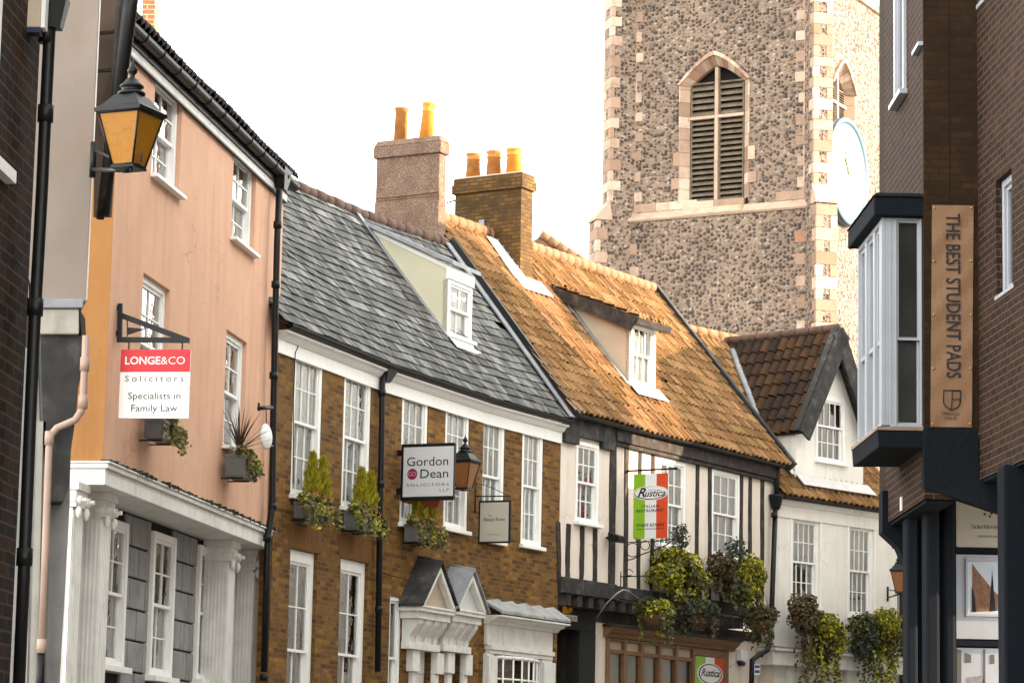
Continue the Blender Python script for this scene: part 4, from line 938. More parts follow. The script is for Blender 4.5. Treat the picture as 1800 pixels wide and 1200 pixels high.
    so_ = s.build('shopfront', M['white_dirty'], root, bevel=.006)
    l = MB(); nl_ = 5
    for i in range(nl_): l.extrude([F.p(u0 + (u1 + .15 - u0) * i / nl_ + .01, zc + .01, .37), F.p(u0 + (u1 + .15 - u0) * (i + 1) / nl_ - .01, zc + .01, .37), F.p(u0 + (u1 + .15 - u0) * (i + 1) / nl_ - .01, zc + .26, .0), F.p(u0 + (u1 + .15 - u0) * i / nl_ + .01, zc + .20, .0)], (0, 0, .07))
    l.build('lead_roof', plain('mottled_old_lead', (.30, .30, .29), .75, .2, 5, .4, 18, dirt=(.10, .10, .095), dirt_amt=.8, dirt_scale=4), so_, bevel=.02)
    bw = MB(); zt_ = zc - .68; uc0, uc1 = u0 + .30, u1 - .44; k = 7
    arc = lambda i: F.p(uc0 + (uc1 - uc0) * i / k, 0, .02 + .20 * math.sin(math.pi * i / k))
    for i in range(k + 1): bw.tube([arc(i) + Vector((0, 0, g0 + .5)), arc(i) + Vector((0, 0, zt_))], .02, 6)
    for j in range(8):
        zz = zt_ - .04 - j * .38
        for i in range(k): bw.tube([arc(i) + Vector((0, 0, zz)), arc(i + 1) + Vector((0, 0, zz))], .018 if j else .035, 6)
    bo = bw.build('bow_window', M['white'], root)
    gp = MB()
    for i in range(k): gp.face([arc(i) + Vector((0, 0, g0 + .5)), arc(i + 1) + Vector((0, 0, g0 + .5)), arc(i + 1) + Vector((0, 0, zt_)), arc(i) + Vector((0, 0, zt_))])
    gp.build('pane', M['glass_clear'], bo)
    iv = MB(); iv.box(F, uc0 - .1, uc1 + .1, g0 + .3, zt_ + .1, -.5, -.42); iv.build('interior', M['halfdark'], bo)
def ray_px(P):
    d = Vector(P) - EYE; z = d.dot(FWD); return 900 + FPX * d.dot(RT) / z, 600 - FPX * d.dot(UPV) / z
brick_terrace()
# ------------------------------------------------------------------ timber framed house with pantile roof
def timber_house():
    F = RU; root = empty('timber_framed_house', F.p(4, ground(56)), 'timber framed cream house with sunlit mossy pantile roof and brown restaurant front', 'house')
    g0 = ground(56); nE = .30
    zE = (F.z(1000, 733, nE) + F.z(1375, 802, nE)) / 2; print('rustica eave', F.z(1000, 733, nE), F.z(1375, 802, nE), 'len', eR)
    VP = F.perp(eR + .15); uR_, zR = VP.hit(1147, 508); dR = -uR_; print('rustica ridge', dR, zR, 'left check', F.sub(0).p(0, zR, -dR), ray_px(F.p(0, zR, -dR)))
    wr = [wrect(F, (1011, 850), (1051, 850), (1014, 774), (1006, 914)), wrect(F, (1157, 880), (1203, 880), (1158, 804), (1150, 958)), wrect(F, (1250, 900), (1298, 900), (1254, 824), (1247, 974))]
    zB1 = (F.z(985, 1018) + F.z(1355, 1064)) / 2; zB0 = zB1 - .30
    zt0 = F.z(1100, 798); print('bressumer', F.z(985, 1018), F.z(1355, 1064))
    w = MB(); wall(w, F, 0.02, eR, zB0 + .02, zE - .05, [hole(*q) for q in wr], .3); w.build('upper_wall', M['rus_wall'], root)
    for q in wr: window(root, F, *q, n=.02, cas=.075, cols=3, rt=2, rb=2, pane_backing='greynet', low='room', sillw=.10, sill=.07)
    # timbers
    top = MB(); zt1 = zE - .04; zt = zE - .40
    uq = wr[0]
    top.box(F, .02, uq[0] - .02, zt - .16, zt1, .0, .10); top.box(F, uq[0] - .019, uq[1] + .02, max(zt, uq[3] + .03), zt1, .001, .098); top.box(F, uq[1] + .021, uq[1] + .5, zt - .12, zt1, .0, .099)
    top.build('wall_plate', M['greybeam'], root, bevel=.012)
    top = MB(); top.box(F, uq[1] + .501, eR + .05, zt + .08, zt1, .0, .13); top.box(F, uq[1] + .501, eR + .04, zt, zt + .079, .0, .09); top.build('wall_plate', M['darkwood'], root, bevel=.012)
    br = MB(); br.box(F, -.02, 2.1, zB0, zB1, -.05, .09); br.box(F, 2.101, eR + .02, zB0 + .03, zB1 - .02, -.05, .085); br.build('bressumer', M['greybeam'], root, bevel=.015)
    rg = random.Random(8)
    def stud(px, py, za, zb, wd=.13, bend=.03):
        u = F.u(px, py); s = MB(); n = 6; k0 = len(s.v); ph = rg.uniform(0, 6.28); b = rg.uniform(-bend, bend)
        for i in range(n + 1):
            z = za + (zb - za) * i / n; c = u + b * math.sin(math.pi * i / n + ph) + rg.uniform(-.008, .008); h = wd / 2 * rg.uniform(.88, 1.1)
            s.v += [tuple(F.p(c - h, z, -.02)), tuple(F.p(c + h, z, -.02)), tuple(F.p(c + h, z, .022)), tuple(F.p(c - h, z, .022))]
            if i:
                k = k0 + 4 * (i - 1)
                for j in range(4): s.f.append((k + j, k + (j + 1) % 4, k + 4 + (j + 1) % 4, k + 4 + j)); s.sm.append(False)
        s.build('stud', M['darkwood'], root)
    zs = uq[2] - .08
    for px in (981, 998, 1022, 1045): stud(px, 970, zB1 - .02, zs, .14)
    for px, w_ in ((1076, .24), (1100, .15), (1123, .13), (1146, .13), (1225, .14), (1246.5, .13), (1302, .12), (1318, .14), (1339, .15)): stud(px, 900, zB1 - .03, zt + .02, w_)
    for px in (1174, 1187): stud(px, 985, zB1 - .03, wr[1][2] - .08)
    for px in (1268, 1284): stud(px, 1000, zB1 - .03, wr[2][2] - .08)
    j = MB()
    for i in range(18):
        u = .25 + i * .42
        if u < eR - .1: j.box(F, u, u + .17, zB0 - .22, zB0 - .003, -.5, .05)
    j.build('joist_ends', M['darkwood'], root, bevel=.01)
    j = MB(); j.box(F, 0, eR, zB0 - .42, zB0 - .225, -.5, -.28); j.build('jetty_beam', M['darkwood'], root)
    # ground floor
    ng = -.30; zg1 = zB0 - .226; G = F.sub(0, ng)
    al = (F.u(977, 1150, ng), F.u(1014, 1150, ng)); sh = (G.u(1062, 1150), G.u(1281, 1165)); zsh = G.z(1062, 1100)
    w = MB(); wall(w, G, G.u(1045, 1150), eR, g0 - .5, zg1, [(sh[0] + .06, sh[1] - .28, g0 + .3, zsh - .05)], .3); w.build('ground_floor_wall', M['rus_wall'], root)
    a = MB(); a.box(G, -.05, G.u(1043, 1080), G.z(1000, 1106), zg1 - .01, -.1, .06); a.box(G, G.u(1015, 1150), G.u(1043, 1150), g0 - .5, G.z(1000, 1106) - .002, -.25, .05); a.build('alley_frame', M['black'], root, bevel=.01)
    a = MB(); a.box(G, -.05, G.u(1015, 1150) - .002, g0 - .5, G.z(1000, 1106) + .3, -1.0, -.9); a.build('alley_wall', M['beige'], root)
    a = MB(); a.box(G, -.5, 1.6, zg1 - .35, zg1 - .02, -3, -.101); a.box(G, -1.5, 1.6, g0 - .5, zE, -3.4, -3.0); a.box(G, -.45, -.35, g0 - .5, zg1 - .36, -3, -.4); a.box(G, 1.4, 1.6, g0 - .5, zg1 - .36, -3, -.31); a.build('alley_passage', M['darkwood'], root)
    # restaurant front
    s = MB(); z0 = g0 + .2
    s.sweep(G, sh[0] - .06, sh[1] + .12, [(0, zsh - .20), (.08, zsh - .20), (.11, zsh - .14), (.17, zsh - .10), (.24, zsh - .02), (.24, zsh), (0, zsh)])
    ux = [G.u(x, 1160) for x in (1066, 1096, 1126, 1157, 1187, 1217)]
    for x in ux: s.box(G, x - .05, x + .05, z0, zsh - .201, -.08, .05)
    ztr = G.z(1068, 1143)
    for a_, b_ in zip(ux, ux[1:]): s.box(G, a_ + .051, b_ - .051, ztr - .04, ztr + .04, -.07, .035); s.box(G, a_ + .051, b_ - .051, zsh - .26, zsh - .202, -.07, .035)
    ud = (G.u(1217, 1160) + .051, G.u(1279, 1170))
    s.box(G, ud[0], ud[1], zsh - .36, zsh - .202, -.1, .03); s.box(G, ud[0], ud[1], ztr - .85, ztr - .60, -.1, .03); s.box(G, ud[1] - .22, ud[1], ztr - .599, zsh - .361, -.1, .03)
    so_ = s.build('restaurant_front', M['brownwood'], root, bevel=.008)
    d_ = MB(); d_.prism(G, [(sh[0] - .10, zsh + .002), (sh[1] + .2, zsh + .002), (sh[1] + .1, zsh + .05), (sh[0] - .05, zsh + .05)], 0, .27); d_.build('front_flashing', M['darkwood'], so_)
    p = MB(); p2 = MB()
    for a_, b_ in zip(ux, ux[1:]):
        p.face([G.p(a_ + .05, z0, -.03), G.p(b_ - .05, z0, -.03), G.p(b_ - .05, ztr - .04, -.03), G.p(a_ + .05, ztr - .04, -.03)])
        p2.face([G.p(a_ + .05, ztr + .04, -.03), G.p(b_ - .05, ztr + .04, -.03), G.p(b_ - .05, zsh - .26, -.03), G.p(a_ + .05, zsh - .26, -.03)])
    p.build('pane', M['glass_clear'], so_); p2.build('frosted_pane', M['beige'], so_)
    i_ = MB(); i_.box(G, sh[0], sh[1], g0, zsh, -.8, -.75); i_.build('interior', M['darkvoid'], so_)
    # small printed panel in the door head
    pu0, pu1 = ud[0] + .06, ud[1] - .24; pz0, pz1 = ztr - .59, zsh - .37
    po = tricolour(G, pu0, pu1, pz0, pz1, -.03, .03, root, 'door_panel', small=True)
    cx, cz, A_, B_ = (pu0 + pu1) / 2, (pz0 + pz1) / 2, (pu1 - pu0) * .42, (pz1 - pz0) * .30; el = lambda k_, n_: [G.p(cx + A_ * k_ * math.cos(i * math.pi / 16), cz + B_ * k_ * math.sin(i * math.pi / 16), n_) for i in range(32)]
    for k_, n_, mt in ((1.1, .033, 'sign_white'), (1.0, .036, 'ink'), (.9, .039, 'sign_white')):
        e = MB(); e.extrude(el(k_, n_), G.N * .002); e.build('logo_oval', M[mt], root)
    text('Rustica', G.p(cx, cz - .05, .042), G.U, G.Z, .16, 'ink', root, width=A_ * 1.6, shear=.4, bold=.02)
    lb = MB(); lb.box(G, ud[1] - .16, ud[1] - .05, ztr - .85, ztr - .42, .031, .036); lb.build('notice', M['sign_white'], root)
    lb = MB(); lb.box(G, ud[1] - .15, ud[1] - .06, ztr - .62, ztr - .50, .037, .039); lb.box(G, ud[1] - .15, ud[1] - .06, ztr - .80, ztr - .68, .037, .039); lb.build('notice_print', M['orange_sign'], root)
    # roof
    rise = zR - zE; run = dR + nE; Lr = math.hypot(rise, run); V = (-F.N * run + Vector((0, 0, rise))) / Lr; NN = F.U.cross(V); NN = NN if NN.z > 0 else -NN
    O = F.p(-.02, zE, nE)
    mb = MB(); pantile(mb, O, F.U, V, NN, eR + .17, Lr, seed=4); ro = mb.build('roof', M['pantile'], root)
    dk = MB(); dk.extrude([O - NN * .05, F.p(eR + .15, zE, nE) - NN * .05, F.p(eR + .15, zR, -dR) - NN * .05, F.p(-.02, zR, -dR) - NN * .05], -NN * .06)
    dk.extrude([F.p(-.02, zR, -dR) - NN * .05, F.p(eR + .15, zR, -dR) - NN * .05, F.p(eR + .15, zE, -2 * dR) - NN * .05, F.p(-.02, zE, -2 * dR) - NN * .05], -NN * .06); dk.build('roof_deck', M['ridge_dull'], ro)
    rd = MB(); nn = 30
    for i in range(nn):
        a_, b_ = (eR + .15) * i / nn + .006, (eR + .15) * (i + 1) / nn - .006; rd.tube([F.p(a_, zR + .0, -dR), F.p(b_, zR + .012, -dR)], .13, 10, .14)
    rd.build('ridge_tiles', M['ridge_tile'], ro)
    vb = MB(); c = [F.p(eR + .17, zE - .05, nE + .05), F.p(eR + .17, zR + .05, -dR)]
    vb.extrude([c[0] - NN * .16, c[0] + NN * .09, c[1] + NN * .09, c[1] - NN * .16], F.U * .07); vb.extrude([c[0] + NN * .092 - F.U * .05, c[0] + NN * .11 - F.U * .05, c[1] + NN * .11 - F.U * .05, c[1] + NN * .092 - F.U * .05], F.U * .14)
    vb.extrude([c[1] - NN * .16, c[1] + NN * .09, F.p(eR + .17, zE, -2 * dR) + NN * .0, F.p(eR + .17, zE - .2, -2 * dR)], F.U * .07)
    vb.build('bargeboard', M['greybeam'], ro)
    gw = MB(); gw.extrude([F.p(eR + .0, g0, -.02), F.p(eR, zE, -.02), F.p(eR, zR - .1, -dR), F.p(eR, zE, -2 * dR), F.p(eR, g0, -2 * dR)], F.U * .1); gw.build('gable_wall', M['rus_wall'], root)
    g = MB(); gutter(g, F, 0.02, eR + .25, zE - .03, .22, .06); g.build('gutter', M['black'], root)
    slope_pt = lambda px, py, off=0: hitp(px, py, O + NN * off, NN)
    # dormer with a low tiled roof
    A = slope_pt(1105, 678); uA, zA, nA = F.uv(A); D = F.sub(uA, nA); wd = D.u(1149, 620); zT = D.z(1108, 562); Cq = D.perp(0)
    back = Cq.u(985, 500); pit = rise / run; back = min(back, -.5)
    print('rustica dormer', uA, zA, nA, wd, zT, back)
    zbk = zA + pit * -back
    low_p = .38; zb2 = lambda u: zT + .10 - u * low_p   # dormer roof line; meets main roof where zA+pit*-u = zT+.1-low*u
    um = -(zT + .10 - zA) / (pit - low_p)
    dm = MB(); dm.extrude([Cq.p(0, zA, 0), Cq.p(0, zT + .04, 0), Cq.p(um, zA + pit * -um, 0)], D.U * .07); dch = dm.build('dormer', M['beige'], root)
    dm = MB(); dm.extrude([Cq.p(0, zA, 0), Cq.p(0, zT + .04, 0), Cq.p(um, zA + pit * -um, 0)], D.U * .05); dm.v = [tuple(Vector(v) + D.U * (wd - .05)) for v in dm.v]; dm.build('dormer_cheek', M['beige'], dch)
    ff = .28; Vd = (-F.N - Vector((0, 0, -low_p)) * 1).normalized(); Vd = Vector((-F.N.x, -F.N.y, low_p)).normalized(); Nd = F.U.cross(Vd); Nd = Nd if Nd.z > 0 else -Nd
    Od = D.p(-.14, zT + .10 - ff * low_p, ff); Ld = (ff - um) * math.sqrt(1 + low_p ** 2) + .25
    rr = MB(); pantile(rr, Od + Nd * .04, F.U, Vd, Nd, wd + .30, Ld, tw=.16, amp=.024, seed=9); rr.build('dormer_roof', M['pantile'], dch)
    rr = MB(); e_ = Od + Vd * Ld
    rr.extrude([Od, Od + F.U * (wd + .28), e_ + F.U * (wd + .28), e_], -Nd * .04); rr.build('dormer_deck', M['ridge_dull'], dch)
    bb = MB(); bb.extrude([Od - Nd * .30 + Vd * .05, Od + Nd * .03, e_ + Nd * .03, e_ - Nd * .16], -F.U * .045)
    bb.extrude([Od + Nd * .0 - F.U * .04, Od - Nd * .13 - F.U * .04, Od - Nd * .13 + F.U * (wd + .30), Od + F.U * (wd + .30)], F.N * .05); bb.build('dormer_bargeboard', M['darkwood'], dch)
    window(root, D, 0, wd, zA + .05, zT, n=.05, cas=.11, cols=3, rt=1, rb=1, pane_backing='halfdark', sillw=.08, sill=.06)
    fl = MB(); fl.extrude([D.p(-.02, zA, -.02) + NN * .05, Cq.p(um, zA - pit * um, 0) + NN * .05, Cq.p(um, zA - pit * um, 0) + NN * .05 - F.U * .13, D.p(-.02, zA, 0) + NN * .05 - F.U * .15], NN * .02); fl.build('dormer_flashing', M['lead'], dch)
    fl = MB(); fl.extrude([D.p(-.1, zA, .04) + NN * .05, D.p(wd + .12, zA, .04) + NN * .05, D.p(wd + .2, zA, .04) - V * .28 + NN * .05, D.p(-.06, zA, .04) - V * .28 + NN * .05], NN * .015); fl.build('dormer_apron', M['bright_lead'], dch)
    # brick chimney rising through the roof
    Bc = slope_pt(914, 484); uB, zBc, nB = F.uv(Bc); E = F.perp(uB); xr = nB; xl = E.u(798, 370); zT = E.z(857, 307); th = .05
    while ray_px(E.p(xr, (zT + zBc) / 2, -th))[0] < 937 and th < 2.5: th += .01
    print('brick chimney', uB, nB, xl, th, zT)
    c = MB(); zb0 = zBc - 1.2
    def blk(x0, x1, za, zb_, gr): c.hexa([E.p(x0 - gr, za, gr), E.p(x1 + gr, za, gr), E.p(x1 + gr, za, -th - gr), E.p(x0 - gr, za, -th - gr), E.p(x0 - gr, zb_, gr), E.p(x1 + gr, zb_, gr), E.p(x1 + gr, zb_, -th - gr), E.p(x0 - gr, zb_, -th - gr)])
    zs1 = E.z(857, 424); zc_ = E.z(857, 336); zc2 = E.z(857, 320)
    blk(xl, xr, zb0, zs1, .0); blk(xl, xr, zs1, zc_, -.012); blk(xl, xr, zc_ + .001, zc2, .04); blk(xl, xr, zc2 + .001, zT - .03, .015)
    ch = c.build('chimney', M['brick_chim'], root); c = MB(); blk(xl, xr, zT - .029, zT, .0); c.build('chimney_flaunching', M['beige'], ch)
    h = E.z(868, 262) - zT
    for px, r_, mt in ((832, .165, 'terracotta'), (868, .165, 'terracotta'), (903, .17, 'terracotta_b')):
        chimney_pot(ch, E.p(E.u(px, 300, -th / 2), zT - .02, -th / 2), h + .03, r_, r_ * .84, mt)
    fl = MB(); Fo = Bc + NN * .055
    fl.extrude([Fo - F.U * .5 - V * .1, Fo + F.U * (th + .10) - V * .14, Fo + F.U * (th + .20) - V * .52, Fo - F.U * .42 - V * .52], NN * .02)
    fl.extrude([Fo - F.U * .002 - V * .098, Fo - F.U * .5 - V * .098, Fo - F.U * .38 + V * (Lr * .18), Fo - F.U * .002 + V * (Lr * .18)], NN * .02); fl.build('chimney_flashing', M['bright_lead'], ch)
    sf = MB()
    for i in range(8):
        x = xr - .06 - i * .12; z = zBc + (xr - x) * pit
        if z < zR + .2: sf.box(E, x - .10, x + .03, z - .05, z + .14, .001, .012)
    sf.build('stepped_flashing', M['lead'], ch)
    # downpipe at the party line
    d = MB(); q = lambda x, y: F.p(*F.hit(x, y, .12), .12)
    Hp = q(1364, 884); d.lathe(Hp - Vector((0, 0, .14)), [(.07, 0), (.10, .05), (.16, .28), (.17, .32)], 8)
    downpipe(d, [q(1368, 806), q(1366, 830), q(1365, 880)], .055); downpipe(d, [q(1363, 890), q(1357, 1060), q(1353, 1125), q(1349, 1142), q(1332, 1152), q(1322, 1160), q(1320, 1230)], .055, [q(1361, 905), q(1355, 1090), q(1336, 1150)]); d.build('downpipe', M['black'], root)
    hk = MB(); hk.tube([F.p(F.u(1040, 1070), zB0 - .1, 0), q(1062, 1042), q(1070, 1038)], .012, 6); p0 = F.p(F.u(1070, 1040), F.z(1070, 1038), .5)
    r2 = lambda x, y, n: F.p(*F.hit(x, y, n), n)
    hk = MB(); hk.tube([r2(1048, 1086, .1), r2(1066, 1060, .5), r2(1085, 1042, .7), r2(1095, 1036, .72), r2(1105, 1038, .6), r2(1122, 1052, .1)], .016, 6); hk.build('flag_pole', M['lead'], root)

def tricolour(F, u0, u1, z0, z1, n0, n1, parent, name, small=False):
    w = (u1 - u0) / 3
    p = MB(); p.box(F, u0, u1, z0, z1, n0, n1); po = p.build(name, M['sign_white'], parent)
    g = MB(); g.box(F, u0 + .001, u0 + w, z0 + .001, z1 - .001, n1 + .0005, n1 + .002); g.build('green_stripe', M['it_green'], po if not small else parent)
    r = MB(); r.box(F, u1 - w, u1 - .001, z0 + .001, z1 - .001, n1 + .0005, n1 + .002); r.build('red_stripe', M['it_red'], po if not small else parent)
    return po
timber_house()

# ------------------------------------------------------------------ white house with a gabled dormer
def white_house():
    F = WH; root = empty('white_house', F.p(2, ground(61)), 'white limewashed house with steep dark tiled gabled dormer and tall sash windows', 'house')
    g0 = ground(60); nE = .26; zE = (F.z(1375, 868, nE) + F.z(1547, 894, nE)) / 2; print('white eave', F.z(1375, 868, nE), F.z(1547, 894, nE), 'len', eW)
    wr = [wrect(F, (1392, 980), (1441, 980), (1394, 907), (1392, 1062)), wrect(F, (1492, 980), (1536, 980), (1492, 920), (1490, 1080))]
    zL1 = (F.z(1370, 1137) + F.z(1560, 1158)) / 2
    w = MB(); wall(w, F, .02, eW, zL1 - .05, zE - .02, [hole(*q) for q in wr], .3); w.build('upper_wall', M['whitewall'], root)
    for q in wr: window(root, F, *q, n=-.03, cas=.085, cols=4, rt=2, rb=2, pane_backing='blind', low='room', sillw=.10, sill=.07)
    for q in wr:
        s = MB(); a, b, c, d = q; k = .06
        s.box(F, a - k, a - .004, c, d + k, 0, .018); s.box(F, b + .004, b + k, c, d + k, 0, .018); s.box(F, a - .003, b + .003, d + .004, d + k, 0, .018); s.build('architrave', M['white'], root)
    c = MB(); c.sweep(F, .02, eW, [(0, zE - .45), (.03, zE - .45), (.03, zE - .20), (.08, zE - .17), (.14, zE - .08), (.14, zE - .04), (0, zE - .04)]); c.build('eaves_cornice', M['whitewall'], root)
    l = MB(); l.box(F, -.30, eW + .1, zL1 - .06, zL1, -.25, .30); l.box(F, -.28, eW + .05, zL1 - .36, zL1 - .061, -.25, .22); l.build('ledge', M['white_dirty'], root, bevel=.01)
    l = MB(); l.box(F, -.30, eW + .1, zL1 + .002, zL1 + .03, -.1, .31); l.build('ledge_lead', M['lead'], root)
    gw = MB(); wall(gw, F.sub(0, -.05), .02, eW, g0 - .5, zL1 - .36, [(F.u(1405, 1190), F.u(1440, 1190), g0, zL1 - .65), (F.u(1490, 1190), F.u(1530, 1190), g0, zL1 - .65)], .5); gw.build('ground_floor_wall', M['whitewall'], root)
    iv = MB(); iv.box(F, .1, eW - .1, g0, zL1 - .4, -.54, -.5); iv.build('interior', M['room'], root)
    tb = MB()
    for x in (1384, 1412, 1447, 1485): u = F.u(x, 1190); tb.box(F, u, u + .16, g0, zL1 - .36, -.04, .08)
    tb.build('door_pilaster', M['white_dirty'], root)
    for x in (1340, 1398):
        pass
    g = MB(); gutter(g, F, .1, eW, zE - .03, .20, .06); g.build('gutter', M['black'], root)
    # main roof
    pit = math.tan(R(50)); rise = 3.6; run = rise / pit; V = Vector((-F.N.x, -F.N.y, pit)).normalized(); NN = F.U.cross(V); NN = NN if NN.z > 0 else -NN
    # ridge height from the photo: point (1250,588) somewhere on the roof ridge
    u_, z_ = F.hit(1262, 590, -3.2); rise = z_ - zE; run = 3.2 + nE; pit = rise / run; V = Vector((-F.N.x, -F.N.y, pit)).normalized(); NN = F.U.cross(V); NN = NN if NN.z > 0 else -NN; Lr = math.hypot(rise, run)
    print('white roof rise', rise, 'pitch', math.degrees(math.atan(pit)))
    O = F.p(-1.6, zE, nE); mb = MB(); pantile(mb, O, F.U, V, NN, eW + 1.7, Lr, seed=6, mask=lambda u, v: not (u < 1.55 and v < .6))
    ro = mb.build('roof', M['pantile'], root)
    dk = MB(); dk.extrude([O - NN * .05 + F.U * 1.7, O - NN * .05 + F.U * (eW + 1.7), O + V * Lr - NN * .05 + F.U * (eW + 1.7), O + V * Lr - NN * .05], -NN * .05)
    dk.extrude([O + V * Lr - NN * .05, O + V * Lr - NN * .05 + F.U * (eW + 1.7), F.p(eW + .1, zE, -2 * run), F.p(-1.6, zE, -2 * run)], -NN * .05); dk.build('roof_deck', M['ridge_dull'], ro)
    rd = MB()
    for i in range(16): rd.tube([O + V * Lr + F.U * ((eW + 1.7) * i / 16 + .006), O + V * Lr + F.U * ((eW + 1.7) * (i + 1) / 16 - .006)], .12, 10)
    rd.build('ridge_tiles', M['ridge_tile'], ro)
    # gabled dormer
    A = hitp(1398, 838, O, NN); uA, zA, nA = F.uv(A); D = F.sub(uA, nA); wd = D.u(1520, 790); nb = .28
    uap, zap = D.hit(1477, 578, nb); wd = uap * 2
    zd = D.z(1400, 752, nb * .5); hz = zap - .10
    print('gable dormer', uA, zA, nA, 'wd', wd, 'apex', uap, zap, 'eave', zd)
    win = (D.u(1434, 750), D.u(1485, 750), D.z(1437, 808), D.z(1440, 692))
    gm = MB(); sl_ = (zap - zd) / (uap + .12)   # gable slope
    zl = lambda u: zap - .12 - abs(u - uap) * sl_
    us = [0, win[0], win[1], wd]; 
    def col(a, b, zb0, top=True): gm.extrude([D.p(a, zb0, 0)] + [D.p(b, zb0, 0), D.p(b, zl(b), 0)] + ([D.p(uap, zl(uap), 0)] if a < uap < b else []) + [D.p(a, zl(a), 0)], -F.N * .2)
    col(0, win[0], zA); col(win[0], win[1], win[3]); col(win[1], wd, zA)
    gm.extrude([D.p(win[0], zA, 0), D.p(win[1], zA, 0), D.p(win[1], win[2], 0), D.p(win[0], win[2], 0)], -F.N * .2)
    do = gm.build('dormer', M['whitewall'], root)
    window(root, D, *[win[0] + .003, win[1] - .003, win[2] + .003, win[3] - .003], n=.012, cas=.07, cols=4, rt=1, rb=2, meet=.56, pane_backing='room', sillw=.08, sill=.06, head=.05)
    Cq = D.perp(0); dpt = -(zap - zA) / pit
    ck = MB(); ck.extrude([Cq.p(-.201, zA - .2, 0), Cq.p(-.201, zl(0), 0), Cq.p(-(zl(0) - zA) / pit - .1, zl(0), 0)], D.U * .12); ck.build('dormer_cheek', M['whitewall'], do)
    ck = MB(); ck.extrude([Cq.p(-.201, zA - .2, 0), Cq.p(-.201, zl(0), 0), Cq.p(-(zl(0) - zA) / pit - .1, zl(0), 0)], D.U * .1); ck.v = [tuple(Vector(v) + D.U * (wd - .1)) for v in ck.v]; ck.build('dormer_cheek', M['whitewall'], do)
    ridge = dpt - .25
    for sg in (-1, 1):
        ue = uap + sg * (uap + .16); ze = zap - (uap + .16) * sl_
        Vv = (Vector(D.p(uap, zap, 0)) - Vector(D.p(ue, ze, 0))); Ls = Vv.length; Vv.normalize(); Nn = (F.N).cross(Vv); Nn = Nn if Nn.z > 0 else -Nn
        O2 = D.p(ue, ze, ridge - .6); Lw = nb - ridge + .6
        # cut where it would sink through the main roof
        def msk(u, v, O2=O2, Vv=Vv): p = O2 + F.N * u + Vv * v; return (p - O).dot(NN) > -.12
        mb = MB(); pantile(mb, O2, F.N, Vv, Nn, Lw, Ls, tw=.25, tg=.34, amp=.052, lift=.042, mask=msk, seed=10 + sg); mb.build('dormer_roof', M['pantile_dark'], do)
        dk = MB(); dk.extrude([D.p(ue, ze, nb - .02) - Nn * .06, D.p(uap, zap, nb - .02) - Nn * .06, D.p(uap, zap, ridge) - Nn * .06, D.p(ue, ze, min(-.1, -(ze - zA) / pit - .05)) - Nn * .06], -Nn * .05); dk.build('dormer_deck', M['darkwood'], do)
        bb = MB(); c0, c1 = D.p(ue - sg * -.02, ze - .04, nb), D.p(uap, zap, nb)
        bb.extrude([c0 - Nn * .30, c0 + Nn * .07, c1 + Nn * .07, c1 - Nn * .34], F.N * .06); bb.extrude([c0 + Nn * .071, c0 + Nn * .10, c1 + Nn * .10, c1 + Nn * .071], F.N * -.16)
        bb.build('bargeboard', M['greybeam'], do)
    rd = MB()
    for i in range(9): rd.tube([D.p(uap, zap + .03, nb - .05 - (nb - ridge) * i / 9), D.p(uap, zap + .03, nb - .05 - (nb - ridge) * (i + .96) / 9)], .10, 10)
    rd.build('dormer_ridge_tiles', M['ridge_dull'], do)
    vl = MB(); k0, k1 = D.p(uap - .05, zap - .02, dpt), D.p(-.16, zap - (uap + .16) * sl_, -(zap - (uap + .16) * sl_ - zA) / pit)
    vl.tube([k0.lerp(k1, .12) + NN * .10, k0.lerp(k1, .35) + NN * .09 , k0.lerp(k1, .6) + NN * .10, k1 + NN * .08], .07, 8); vl.build('lead_valley', M['lead'], do)
    fl = MB(); fl.extrude([D.p(-.06, zA, .02) + NN * .06, D.p(wd + .06, zA, .02) + NN * .06, D.p(wd + .16, zA, .02) - V * .30 + NN * .06, D.p(-.02, zA, .02) - V * .30 + NN * .06], NN * .02)
    fl.extrude([D.p(-.062, zA, .0) + NN * .06, D.p(-.062, zA, 0) + V * .9 + NN * .06, D.p(-.20, zA, 0) + V * .9 + NN * .06, D.p(-.20, zA, 0) + NN * .06], NN * .02); fl.build('lead_apron', M['bright_lead'], do)
white_house()

# ------------------------------------------------------------------ small roof behind the tiled house
def rear_roof():
    Y = 64; q = lambda x, y, dy=0: at(x, y, Y + dy)
    root = empty('outbuilding', (q(1000, 480).x, Y, ground(Y)), 'rear roof of dull clay tiles peeping over the sunlit pantile ridge', 'building')
    w = MB(); w.extrude([q(930, 424), q(950, 420), q(1080, 505), q(1080, 900), q(930, 900)], (.2, 2.5, 0)); w.build('wall', M['brick_chim'], root)
    r = MB(); a, b = q(950, 420), q(1090, 512); V = (a - b).normalized(); Ud = Vector((.35, 1, 0)).normalized()
    a0, b0 = q(936, 432, -.3), q(1078, 525, -.3)
    r.extrude([a0, b0, b, a], (0, 0, .08)); r.extrude([a, b, b + Vector((.8, 3, -.4)), a + Vector((.8, 3, -.4))], (0, 0, .08)); r.build('roof', M['pantile_dark'], root)
    t = MB()
    for i in range(9): t.tube([a.lerp(b, i / 9) + Vector((0, 0, .1)), a.lerp(b, (i + .96) / 9) + Vector((0, 0, .1))], .12, 10)
    t.build('ridge_tiles', M['ridge_tile'], root)
rear_roof()

